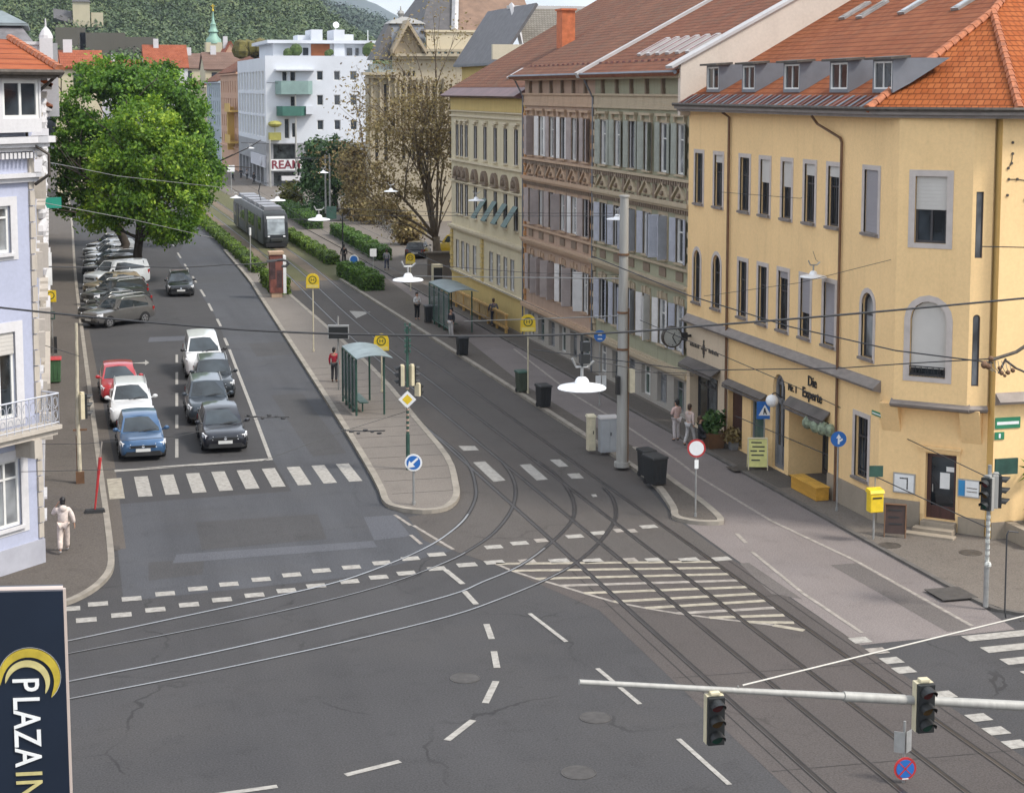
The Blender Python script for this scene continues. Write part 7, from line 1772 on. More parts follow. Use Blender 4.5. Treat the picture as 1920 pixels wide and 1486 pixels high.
b = MB(); b.box(x - .2, x + .05, y - .06, y - .02, .9, 1.5); b.box(x + .1, x + .3, y - .06, y - .02, .9, 1.5); b.build('timetable_case', m_signw, T)
T, x, y = post('traffic_sign', 'blue and white round sign on a short post behind the platform hedge', 'traffic sign', 664, 520, 1.6, .03, m_metal, .12); sign_disc(T, x, y, 1.5, .36, m_blue, rim=m_signw)
T, x, y = post('traffic_sign', 'small pale sign on a thin post on the footpath beside the platform hedge', 'traffic sign', 700, 525, 2.3, .03, m_metal, .12); b = MB(); b.box(x - .25, x + .25, y - .05, y - .02, 1.9, 2.5); b.build('sign_plate', m_signw, T)
# signal heads
m_sigc = plain('signal housing cream', (.60, .53, .36), .5, var=.12, sc=3); m_sigd = plain('signal black', (.013, .014, .014), .5, var=.2)
m_lensr = plain('dark red lens', (.055, .006, .006), .2, var=.1); m_lensy = plain('dark amber lens', (.06, .03, .004), .2, var=.1); m_lensg = plain('dark green lens', (.004, .035, .022), .2, var=.1)
def signal(T, c, nrm, s=1.0, n_=3, back=m_sigc, w=.30, h=.32, name='signal_head'):
    c = Vector(c); nrm = Vector((nrm[0], nrm[1], 0)).normalized(); F = frame_on(c, nrm); H_ = h * n_ * s; W_ = w * s
    b = MB(); P = F
    def bx(a0, a1, z0, z1, d0, d1, mi=0): b.hexa([P(a0, z0, d1), P(a1, z0, d1), P(a1, z0, d0), P(a0, z0, d0), P(a0, z1, d1), P(a1, z1, d1), P(a1, z1, d0), P(a0, z1, d0)], mi)
    bx(-W_ / 2, W_ / 2, 0, H_, .0, .10 * s, 1); bx(-W_ / 2 - .01, W_ / 2 + .01, -.01, H_ + .012, -.16 * s, -.001, 0); bx(-W_ * .3, W_ * .3, H_ + .013, H_ + .07 * s, -.12 * s, .02)
    o = b.build(name, [back, m_sigd], T, bevel=.012)
    for k in range(n_):
        zc_ = h * s * (n_ - k - .5); q = MB(); q.disc(P(0, zc_, .105 * s), nrm, W_ * .36, .02, 16); q.build('lens', (m_lensr, m_lensy, m_lensg)[k if n_ == 3 else k + 1], o)
        q = MB(); K = 10
        for j in range(K):
            t0, t1 = R(-10) + (R(200)) * j / K, R(-10) + R(200) * (j + 1) / K; rr_ = W_ * .42
            p0 = P(rr_ * math.cos(t0), zc_ + rr_ * math.sin(t0), .10 * s); p1 = P(rr_ * math.cos(t1), zc_ + rr_ * math.sin(t1), .10 * s)
            e0 = .10 * s + .26 * s * (.45 + .55 * max(0, math.sin(t0))); e1 = .10 * s + .26 * s * (.45 + .55 * max(0, math.sin(t1)))
            q.quad(p0, p1, P(rr_ * math.cos(t1), zc_ + rr_ * math.sin(t1) - .02, e1), P(rr_ * math.cos(t0), zc_ + rr_ * math.sin(t0) - .02, e0))
        q.build('visor', m_sigd, o)
    return o
# island signal pole
x, y = G(765, 880, .13); T = thing('traffic_light', 'traffic light pole with three cream heads and a yellow diamond sign on the tram island', 'traffic light', (x, y, .13))
b = MB(); b.cyl(x, y, .13, 5.6, .055, 10); b.cyl(x, y, .13, 1.5, .075, 10); b.build('pole', m_green, T)
b = MB()
for k in range(9): b.cyl(x, y, 1.6 + k * .2, 1.68 + k * .2, .06, 8)
b.build('stickers', plain('old stickers', (.40, .28, .22), .8, var=.6, sc=9), T)
b = MB()
for k in range(6): b.box(x - .12, x - .06, y - .1, y - .03, 4.6 + k * .2, 4.72 + k * .2); b.box(x + .06, x + .12, y - .1, y - .03, 4.6 + k * .2, 4.72 + k * .2)
b.build('bracket', m_green, T)
signal(T, (x - .24, y, 3.35), (-.9, .3, 0), .78); signal(T, (x + .22, y + .02, 3.35), (.95, .3, 0), .78); signal(T, (x + .42, y - .05, 2.95), (.8, .6, 0), .7, 2)
F = frame_on(Vector((x, y, 2.83)) + face * .09, face); a_ = .335; o = flat(F, [(0, -a_), (a_, 0), (0, a_), (-a_, 0)], -.01, .01).build('diamond_sign', m_signw, T); q = MB(); a_ = .2; q.add([F(0, -a_, .014), F(a_, 0, .014), F(0, a_, .014), F(-a_, 0, .014)], [(0, 1, 2, 3)]); q.build('sign_face', m_yellow, o)
# left signal mast and red-white post
x, y = G(150, 905, .11); T = thing('traffic_light', 'leaning cream traffic light mast on the left pavement by the zebra crossing', 'traffic light', (x, y, .11))
b = MB(); zt_ = AT(143, 606, y)[2]; b.tube([(x, y, .11), (x - .02, y, 2.4), (AT(143, 606, y)[0], y, zt_)], [.095, .08, .055], 10); b.build('pole', plain('stained cream mast', (.47, .42, .31), .65, var=.35, sc=3, stretch=(2, 2, .8)), T)
b = MB(); b.tube([(x - .08, y - .02, .11), (x - .08, y - .02, 1.9)], .03, 6); b.box(x - .14, x + .16, y - .13, y + .12, .11, .55); b.box(x - .2, x + .3, y - .05, y + .0, 2.05, 2.12); b.build('clamp', m_brownp, T)
signal(T, (x + .2, y - .02, 2.5), (.95, .3, 0), .95)
x, y = G(178, 960, .11); T = thing('barrier_post', 'slanted red and white temporary post in a rubber foot on the left pavement', 'post', (x, y, .11)); b = MB(); b.hexa([(x - .35, y - .16, .11), (x + .35, y - .16, .11), (x + .35, y + .16, .11), (x - .35, y + .16, .11), (x - .3, y - .13, .22), (x + .3, y - .13, .22), (x + .3, y + .13, .22), (x - .3, y + .13, .22)]); b.build('foot', m_tyre, T)
b = MB(); p0, p1 = Vector((x, y, .2)), Vector((x + .22, y, 2.0))
for k in range(3): b.tube([p0.lerp(p1, k / 3), p0.lerp(p1, (k + 1) / 3)], [.03 + .012 * k, .035 + .012 * k], 8, 1 if k == 9 else 0)
b.build('post', m_red, T); b = MB(); b.tube([p0.lerp(p1, .98), p0.lerp(p1, 1.3)], .03, 6); b.build('post_top', m_whited, T)
# right pavement signal
x, y = G(1848, 1137, .08); T = thing('traffic_light', 'traffic light on a stickered pole on the right pavement near the planter', 'traffic light', (x, y, .08)); b = MB(); b.cyl(x, y, .08, 4.1, .055, 10); b.cyl(x, y, .08, 1.25, .075, 10); b.build('pole', m_metal, T)
b = MB()
for k in range(8): b.cyl(x + .004 * (k % 3), y, 1.4 + k * .17, 1.5 + k * .17, .062, 8)
b.ball((x, y - .06, 1.3), .1, n=7); b.build('stickers', plain('white stickers', (.5, .5, .46), .8, var=.5, sc=9), T)
signal(T, (x - .1, y - .06, 2.85), (-.85, -.5, 0), .95, back=m_polew); signal(T, (x + .25, y - .02, 2.9), (.9, -.35, 0), .95, back=m_polew)
b = MB(); b.box(x + .3, x + 1.0, y + .2, y + .26, 3.75, 4.2); o = b.build('green_plate', m_green, T)
b = MB(); xx, yy = G(1886, 1158, .08); pts = [(xx, yy, .08), (xx - .04, yy, .3), (xx - .05, yy, 2.4), (xx, yy, 2.5), (xx + .3, yy, 2.45)]; b.tube(pts, .022, 6); tag(b.build('cable_conduit', m_wire), 'black flexible cable rising from the kerb right of the stickered traffic light', 'cable')
# overhanging signal arm near the camera
Yd = 27.0
def A3(px, py, Y=Yd): return Vector(AT(px, py, Y))
T = thing('signal_gantry', 'long white signal arm with two black traffic lights reaching in from the right', 'traffic light', tuple(A3(2090, 1332) * 1.0)); T.location.z = 0; 
pA, pB = A3(1086, 1278), A3(2090, 1332)
b = MB(); b.tube([pA, pA.lerp(pB, .28), pA.lerp(pB, .62), pB], [.048, .052, .085, .105], 12); b.tube([pA.lerp(pB, .47), pA.lerp(pB, .585)], .092, 12); b.build('arm', m_polew, T, smooth=40)
b = MB(); b.tube([(pB.x, pB.y, 0), (pB.x, pB.y, pB.z + 1.3)], [.14, .11], 12); b.build('pole', m_polew, T)
for px, py in ((1340, 1393), (1732, 1370)):
    c = A3(px, py, Yd - .12); signal(T, tuple(c), (-.06, -1, 0), 1.0 if px < 1500 else 1.05, back=m_sigc, w=.30, h=.285)
# wire that stays the arm, kept as its own thing
b = MB(); s0, s1 = A3(1392, 1284), Vector(AT(1925, 1153, Yd + 1)); b.tube([s0, s1], .018, 5); b.tube([s0 - Vector((.08, 0, .0)), s0 - Vector((.08, 0, .16))], .02, 4); tag(b.build('stay_wire', m_wirel), 'pale stay wire running up to the right above the signal arm', 'wire')
# no stopping sign in the foreground
Yn = 31.0; x = AT(1697, 1440, Yn)[0]; zc_ = AT(1697, 1440, Yn)[2]; T = thing('traffic_sign', 'round no stopping sign with red cross on blue below the signal arm', 'traffic sign', (x, Yn, 0)); b = MB(); b.cyl(x, Yn + .06, 0, zc_ + 1.0, .03, 8); b.build('post', m_metal, T)
nr = Vector((-.1, -1, 0)).normalized(); o, c, nr = sign_disc(T, x, Yn, zc_, .245, m_blue, rim=m_red, nrm=nr, lift=.0); F = frame_on(c, nr)
for sg in (-1, 1): w_ = .02; arrow(F, [(-.14 * sg - w_, -.14), (-.14 * sg + w_, -.15), (.14 * sg + w_, .14), (.14 * sg - w_, .15)], m_red, o, .022)
arrow(F, [(-.07, -.225), (.07, -.225), (.07, -.2), (-.07, -.2)], m_signw, o, .024)
for sg in (-1, 1): q = MB(); q.hexa([(x + sg * .02, Yn + .0, zc_ + .33), (x + sg * .2, Yn + .12, zc_ + .33), (x + sg * .2, Yn + .135, zc_ + .33), (x + sg * .02, Yn + .015, zc_ + .33), (x + sg * .02, Yn, zc_ + .78), (x + sg * .2, Yn + .12, zc_ + .78), (x + sg * .2, Yn + .135, zc_ + .78), (x + sg * .02, Yn + .015, zc_ + .78)]); q.build('sign_back', m_gback, T)
# hotel blade sign, lower left
Ys = 12.0
def S3(px, py): return Vector(AT(px, py, Ys))
T = thing('hotel_sign', 'dark blue vertical hotel sign with white lettering and a golden ring emblem at lower left', 'sign', tuple(S3(60, 1300))); T.location.z = 0
c00, c10 = S3(-160, 1113), S3(118, 1107); uS = (c10 - c00).normalized(); dn = (S3(131, 1486) - S3(118, 1107)); kd = 3.0; dn = dn * kd
nS = uS.cross(-dn).normalized(); nS = nS if nS.y < 0 else -nS
m_navy = plain('navy sign panel', (.012, .019, .034), .3, var=.12, sc=1.5); m_pearl = plain('pearl sign frame', (.56, .47, .42), .4, .3, var=.05); m_gold = plain('gold print', (.45, .34, .04), .4, var=.25, sc=8); m_goldp = plain('pale gold print', (.52, .45, .20), .4, var=.2, sc=8)
b = MB(); w_ = c10 - c00
p = [c00, c10, c10 + dn, c00 + dn]; b.slab(p, nS, .16); b.build('panel', m_navy, T)
b = MB(); e = .035
for a, c_ in ((c00, c10), (c10, c10 + dn), (c00, c00 + dn), (c00 + dn, c10 + dn)): b.tube([a + nS * -.06, c_ + nS * -.06], .020, 8)
b.build('frame', m_pearl, T)
org = S3(60, 1263); dU = dn.normalized()
FS = lambda a, d_, e_: org + uS * a + dU * d_ + nS * (.006 + e_)
pxm = FOC / (Ys * 1.03)
def crescent(r0, r1, off, name, mat, t0, t1):
    q = MB(); K = 28; cxy = (0, 0)
    pts = []
    for k in range(K):
        a0, a1 = t0 + (t1 - t0) * k / K, t0 + (t1 - t0) * (k + 1) / K
        def rr_(a):
            u = (a - t0) / (t1 - t0); wd = math.sin(math.pi * min(1, max(0, u))) ** .6; return r1, r1 - (r1 - r0) * wd
        (o0, i0), (o1, i1) = rr_(a0), rr_(a1)
        g_ = lambda r, a: FS(r * math.cos(a) / pxm + off[0] / pxm, -r * math.sin(a) / pxm + off[1] / pxm, .004)
        q.quad(g_(o0, a0), g_(o1, a1), g_(i1, a1), g_(i0, a0))
    return q.build(name, mat, T)
crescent(36, 54, (-4, 4), 'emblem', m_gold, R(-48), R(196)); crescent(26, 39, (-8, 12), 'emblem', m_goldp, R(-40), R(185))
crescent(52.5, 54.5, (-4, 4), 'emblem', m_signw, R(-48), R(196))
q = MB()
def letter(ch, cy_, mat_mb, size=66):
    text_mb(ch, size / pxm, mat_mb, lambda X, Y, e_: FS(Y + (46 - 60) / pxm, X * .78 + (cy_ - 1263) / pxm, e_), 0, .006, .0022)
for ch, cy_ in (('P', 1281), ('L', 1315), ('A', 1346), ('Z', 1381), ('A', 1417)): letter(ch, cy_, q)
q.build('lettering', m_signw, T)
q = MB(); letter('I', 1448, q); letter('N', 1478, q); letter('N', 1518, q); q.build('lettering', m_goldp, T)
b = MB()
for k in (.25, .8): a = c00 + dn * k - nS * .08; b.tube([a, a - uS * 1.6], .06, 8)
b.build('bracket', m_metal, T)
# shelters
def shelter(label, x0, y0, L_, D_, roof_h, open_side=1, z=.12):
    T = thing('tram_shelter', label, 'shelter', (x0, y0, z)); n_ = 4
    b = MB()
    for k in range(n_ + 1): y = y0 + L_ * k / n_; b.tube([(x0, y, z), (x0, y, z + roof_h)], .05, 8)
    for y in (y0, y0 + L_): b.tube([(x0 + D_ * open_side * .92, y, z), (x0 + D_ * open_side * .92, y, z + roof_h + .05)], .045, 8)
    for dz in (.25, roof_h): b.tube([(x0, y0, z + dz), (x0, y0 + L_, z + dz)], .04, 6)
    b.build('frame', m_green, T)
    g = MB(); K = 6
    for k in range(K):
        a0, a1 = k / K, (k + 1) / K; f = lambda a: (x0 + open_side * (D_ + .25) * a, z + roof_h + .05 + .26 * math.sin(math.pi * (.15 + .7 * a)) - .15)
        (xa, za_), (xb, zb_) = f(a0), f(a1); g.hexa([(xa, y0 - .2, za_), (xb, y0 - .2, zb_), (xb, y0 + L_ + .2, zb_), (xa, y0 + L_ + .2, za_), (xa, y0 - .2, za_ + .03), (xb, y0 - .2, zb_ + .03), (xb, y0 + L_ + .2, zb_ + .03), (xa, y0 + L_ + .2, za_ + .03)])
    g.build('roof', plain('milky shelter roof', (.17, .215, .22), .4, var=.35, sc=1.2), T)
    g = MB()
    for k in range(n_): y = y0 + L_ * k / n_; g.box(x0 - .01, x0 + .01, y + .07, y + L_ / n_ - .07, z + .3, z + roof_h - .1)
    g.build('glass_panel', plain('shelter glass', (.09, .115, .11), .15, var=.3, sc=1), T)
    b = MB(); b.box(x0 + open_side * .25, x0 + open_side * .65, y0 + .6, y0 + L_ - .6, z + .42, z + .47)
    for y in (y0 + .9, y0 + L_ - .9): b.box(x0 + open_side * .4, x0 + open_side * .46, y - .03, y + .03, z, z + .42)
    b.build('bench', m_green, T); return T
shelter('green framed tram shelter with pale curved roof on the island', 12.62, 73.3, 3.6, 1.35, 2.5, 1, .13)
shelter('green framed tram shelter with pale roof on the far right platform', 22.3, 97.2, 5.4, 1.5, 2.4, 1, .12)
# display board on the island
x, y = 12.9, 80.0; zc_ = AT(634, 622, y)[2]; x = AT(634, 622, y)[0]; T = thing('display_board', 'black electronic departure board on a thin pole above the island shelter', 'display board', (x, y, .13)); b = MB(); b.cyl(x, y, .13, zc_ + .75, .045, 8); b.build('pole', m_metal, T)
F = frame_on(Vector((x, y - .08, zc_)), face); o = flat(F, [(-.5, -.32), (.5, -.32), (.5, .34), (-.5, .34)], -.09, .05).build('case', m_gback, T); q = MB(); q.add([F(-.46, -.3, .056), F(.46, -.3, .056), F(.46, .26, .056), F(-.46, .26, .056)], [(0, 1, 2, 3)]); q.build('screen', m_sigd, o)
# advertising pillar
x, y = 14.75, 117.6; T = thing('advertising_pillar', 'rust red advertising column with posters at the end of the tram island', 'advertising column', (x, y, .13)); b = MB(); b.box(x - .48, x + .40, y - .4, y + .4, .45, 3.1); b.build('column', plain('torn posters', (.17, .055, .04), .7, var=.6, sc=2.2, stretch=(1, 1, .6)), T)
b = MB(); b.box(x - .55, x + .47, y - .47, y + .47, 3.1, 3.3); b.box(x - .4, x + .34, y - .35, y + .35, .13, .45); b.build('cap', m_trimp, T); b = MB(); b.box(x + .41, x + .62, y - .42, y + .3, .4, 3.0); b.build('side_panel', m_signw, T); b = MB(); b.box(x - .485, x - .12, y - .408, y - .402, 1.4, 2.6); b.box(x - .05, x + .33, y - .408, y - .402, .8, 2.0); b.build('poster', plain('dark poster', (.06, .03, .03), .6, var=.6, sc=4), T)
# things in front of the yellow house
def board(label, px, py, w, h, mat, fr, rz_, z=.08, lines=None):
    x, y = G(px, py, z); T = thing('sandwich_board', label, 'sandwich board', (x, y, z), 0); F0 = frame_on(Vector((x, y, z)), Vector((math.sin(rz_), -math.cos(rz_), 0)))
    for s, nm in ((1, 'front_panel'), (-1, 'back_panel')):
        b = MB(); q_ = [F0(-w / 2, .12, s * .27), F0(w / 2, .12, s * .27), F0(w / 2, h, s * .04), F0(-w / 2, h, s * .04)]; b.slab(q_, F0(0, 0, 1) - F0(0, 0, 0) if s > 0 else F0(0, 0, -1) - F0(0, 0, 0), .025); o = b.build(nm, mat, T)
        b = MB()
        for a in (-w / 2, w / 2): b.tube([F0(a, 0, s * .30), F0(a, h + .03, s * .045)], .022, 5)
        b.tube([F0(-w / 2, h + .02, s * .05), F0(w / 2, h + .02, s * .05)], .022, 5); b.build('frame', fr, T)
        if s > 0 and lines:
            q = MB()
            for (a0, a1, t) in lines:
                zz = .12 + (h - .12) * t; dd = .27 - .23 * t; q.add([F0(a0 * w, zz, dd + .012), F0(a1 * w, zz, dd + .012), F0(a1 * w, zz + .05, dd + .004), F0(a0 * w, zz + .05, dd + .004)], [(0, 1, 2, 3)])
            q.build('chalk_lines', m_dark if mat is not m_sigd else m_whited, T)
board('pale yellow sandwich board standing before the arched grey door', 1420, 878, .72, 1.15, plain('pale yellow board', (.62, .60, .22), .6, var=.15, sc=3), m_sigc, R(-18), lines=[(-.35, .2, .85), (-.3, .35, .7), (-.4, -.05, .55), (.05, .35, .55), (-.35, .3, .4), (-.35, .1, .22)])
board('dark wooden sandwich board standing next to the steps of the corner door', 1678, 1003, .66, 1.0, plain('brown chalk board', (.045, .022, .016), .6, var=.3, sc=3), m_brownp, R(-30), lines=[(-.35, .3, .8), (-.35, .2, .55), (-.3, .35, .32)])
x0, y0 = 26.1 - .62, 53.8; T = thing('bench', 'ochre painted wooden box bench beside the glass shop entrance', 'bench', (x0, y0, .08)); b = MB(); b.box(x0, x0 + .5, y0, y0 + 2.1, .08, .52); b.build('box', plain('ochre wood', (.50, .26, .035), .6, var=.2, sc=2, stretch=(2, .4, 3)), T, bevel=.015); b = MB()
for k in range(4): b.box(x0 - .04 + k * .145, x0 + .09 + k * .145, y0 - .04, y0 + 2.14, .525, .56)
b.build('seat', plain('ochre slats', (.55, .30, .045), .6, var=.2, sc=3), T)
x, y = G(1640, 1012, .08); T = thing('post_box', 'yellow letter box on a thin stand by the low window', 'letter box', (x, y, .08)); b = MB(); b.cyl(x, y + .1, .08, 1.1, .03, 8); b.build('stand', m_metal, T); b = MB(); b.box(x - .23, x + .23, y - .12, y + .2, 1.0, 1.62); b.build('box', m_yellow, T, bevel=.03); b = MB(); b.hexa([(x - .25, y - .15, 1.624), (x + .25, y - .15, 1.624), (x + .25, y + .23, 1.624), (x - .25, y + .23, 1.624), (x - .24, y - .1, 1.72), (x + .24, y - .1, 1.72), (x + .24, y + .2, 1.76), (x - .24, y + .2, 1.76)]); b.build('lid', m_yellow, T); b = MB(); b.box(x - .16, x + .16, y - .135, y - .121, 1.45, 1.5); b.build('slot', m_dark, T)
b = MB(); b.cyl(x + .1, y + .25, .08, 2.45, .02, 6); TT = thing('traffic_sign', 'dark green rectangular plate on a thin post behind the letter box', 'sign', (x + .1, y + .25, .08)); b.build('post', m_metal, TT); b = MB(); F = frame_on(Vector((x + .1, y + .2, 2.25)), face); flat(F, [(-.22, -.16), (.22, -.16), (.22, .2), (-.22, .2)], -.01, .01).build('sign_plate', m_green, TT)
def wallsign(label, pl, px0, py0, px1, py1, mat, name='street_sign', cat='sign', d=.03, inner=None, txt=None, tmat=None):
    (a, z1), (c_, z0) = onpl(pl, px0, py0), onpl(pl, px1, py1); b = MB(); b.pbox(pl, a, c_, .004, d, z0, z1); T = thing(name, label, cat, pl.pt((a + c_) / 2, 0, z0)); o = b.build('plate', mat, T)
    if inner:
        for (u0, u1, v0, v1, m_) in inner: q = MB(); q.pbox(pl, a + (c_ - a) * u0, a + (c_ - a) * u1, d, d + .006, z0 + (z1 - z0) * v0, z0 + (z1 - z0) * v1); q.build('panel', m_, o)
    return T
sg = plain('street sign green', (.03, .20, .10), .4, var=.1)
wallsign('long green street name sign on the sunlit south wall', ps, 1866, 783, 1912, 801, sg, inner=[(.06, .94, .35, .62, m_signw)])
wallsign('small green house number sign below the street name sign on the south wall', ps, 1865, 810, 1882, 823, sg, inner=[(.4, .6, .2, .8, m_signw)])
wallsign('green street name sign on the wall left of the bay bracket', pw, 1636, 768, 1656, 784, sg, inner=[(.06, .94, .35, .62, m_signw)])
wallsign('white notice case left of the corner door', pc, 1676, 884, 1716, 926, m_gback, 'notice_board', 'notice board', .06, [(.06, .94, .07, .93, m_signw), (.62, .68, .2, .8, m_dark), (.3, .62, .72, .78, m_dark)])
wallsign('notice case with a blue stripe right of the corner door', pc, 1797, 896, 1837, 934, m_gback, 'notice_board', 'notice board', .06, [(.35, .96, .07, .93, m_signw), (.04, .33, .07, .93, plain('light blue panel', (.03, .22, .45), .5)), (.42, .9, .3, .36, m_whited), (.42, .9, .5, .56, m_whited)])
def globe(label, px, py, dd):
    s, z = onpl(pw, px, py); T = thing('wall_lamp', label, 'lamp', pw.pt(s, 0, z)); b = MB(); b.tube([pw.pt(s, 0, z + .1), pw.pt(s, .3, z + .3), pw.pt(s, .42, z + .25)], .025, 6); b.build('arm', m_dark, T); b = MB(); b.ball(pw.pt(s, .42, z), .24, n=12); b.build('globe', m_lampw, T, smooth=True)
globe('white globe lamp on the wall at the arched grey door', 1467, 750, 0)
b = MB(); s, z = sw_(1528), 2.45
for k in range(7): b.ball(pw.pt(s + k * .3, .12 + .1 * (k % 2), z + .1 * ((k * 3) % 4) / 3), .22, .2, .24, 7)
tag(b.build('hanging_plants', plain('hanging green and white blooms', (.22, .26, .18), .8, var=.7, sc=5)), 'green and white hanging plants above the glass entrance', 'plant')
def planter(label, px, py, w, h, z, mat, fol, seed, size=.2, tall=1.0, n_=26):
    x, y = G(px, py, z); T = thing('planter', label, 'planter', (x, y, z)); b = MB(); b.hexa([(x - w * .4, y - w * .4, z), (x + w * .4, y - w * .4, z), (x + w * .4, y + w * .4, z), (x - w * .4, y + w * .4, z), (x - w / 2, y - w / 2, z + h), (x + w / 2, y - w / 2, z + h), (x + w / 2, y + w / 2, z + h), (x - w / 2, y + w / 2, z + h)]); b.build('pot', mat, T)
    fast_quads('plant', crown([((x, y, z + h + tall * .45), w * .6, w * .6, tall * .55)], n_, 16, size, seed, .25, .2), fol, T, loc=(x, y, z))
planter('brown terracotta tub with a leafy plant beside the pale shop window', 1338, 838, .75, .6, .08, m_brownp, m_leafM, 71)
planter('low grey planter with reddish plant left of the sandwich board near the shop door', 1375, 842, .35, .35, .08, m_greyp, m_leafO, 72, .14, .5)
# bed with yucca plants at the south wall
T = thing('plant_bed', 'raised stone plant bed with spiky palms and shrubs at the south wall', 'plant bed', (30.4, 46.6, .08)); b = MB(); b.box(29.5, 44, 46.15, 46.4, .08, .62); b.box(29.2, 29.5, 46.15, 47.9, .08, .62); b.box(29.5, 44, 46.4, 47.9, .08, .5); b.build('wall', m_plinth, T)
rg = np.random.default_rng(4); fast_quads('shrub', crown([((30.6, 47.1, .9), .9, .5, .5), ((32, 47.1, 1.0), .9, .5, .55), ((33.6, 47.0, 1.0), 1, .5, .6)], 60, 22, .16, 5, .3, .2), m_leafM, T, loc=(30.4, 46.6, .08))
for i, (x, y, zt_) in enumerate(((29.9, 47.2, 2.3), (31.3, 47.3, 2.6), (32.6, 47.0, 2.1))):
    b = MB(); b.tube([(x, y, .5), (x + .05, y, zt_)], [.09, .06], 7); b.build('stem', m_barkl, T); b = MB()
    for k in range(34):
        th = rnd.random() * 6.28; ph = rnd.uniform(-.5, 1.3); L_ = rnd.uniform(.5, .75); d = Vector((math.cos(th) * math.cos(ph), math.sin(th) * math.cos(ph), math.sin(ph))); sd = d.cross(Vector((0, 0, 1))).normalized() * .035; p = Vector((x, y, zt_)); b.add([p - sd, p + sd, p + d * L_ * .6 + sd * .8 + Vector((0, 0, -.03)), p + d * L_ + Vector((0, 0, -.14)), p + d * L_ * .6 - sd * .8 + Vector((0, 0, -.03))], [(0, 1, 2, 3, 4)])
    b.build('palm_leaves', m_leafB, T)
b = MB(); b.box(30.05, 30.2, 46.6, 46.75, .5, 3.0); tag(b.build('wooden_post', m_barkl), 'rough wooden post standing in the plant bed by the south wall', 'post')
# wall clock on its bracket
y_ = YX(1262, 25.3); zc_ = ZX(1262, 632, 25.3); T = thing('street_clock', 'round clock on a bracket at the corner between sage and yellow houses', 'clock', (26.3, y_, zc_)); b = MB(); b.disc((25.3, y_, zc_), (.1, -1, 0), .46, .22, 28); b.build('case', m_iron, T); b = MB(); b.disc((25.29, y_ - .115, zc_), (.1, -1, 0), .40, .02, 28); fo = b.build('clock_face', plain('pale clock face', (.34, .35, .33), .3, var=.1), T)
b = MB()
for th, L_ in ((R(60), .22), (R(-60), .3)): b.tube([(25.285, y_ - .135, zc_), (25.285 + math.cos(th) * L_, y_ - .13, zc_ + math.sin(th) * L_)], .02, 4)
for k in range(12): th = k * math.pi / 6; b.ball((25.287 + .34 * math.cos(th), y_ - .13, zc_ + .34 * math.sin(th)), .022, n=6)
b.build('clock_hand', m_dark, T); b = MB(); b.tube([(25.7, y_, zc_), (26.35, y_ + .1, zc_)], .06, 6); b.box(25.74, 25.98, y_ - .12, y_ + .12, zc_ - .16, zc_ + .16); b.build('bracket', m_dark, T)
# ochre fence along the cream house and shop kiosk bits on the square
T = thing('fence', 'ochre wooden post and rail fence in front of the cream house', 'fence', (25.6, 106, .08)); m_och = plain('ochre wood rail', (.44, .27, .09), .7, var=.3, sc=2)
for k in range(9): y = 96.6 + k * 2.15; b = MB(); b.box(25.55, 25.68, y - .07, y + .07, .08, 1.12); b.build('post', m_och, T)
for z in (.35, 1.12): b = MB(); b.box(25.53, 25.70, 96.4, 114.0, z, z + .12); b.build('rail', m_och, T)
b = MB(); b.box(25.60, 25.64, 96.7, 113.8, .5, 1.08); b.build('infill', plain('sandy infill', (.36, .25, .11), .8, var=.3, sc=1.5), T)
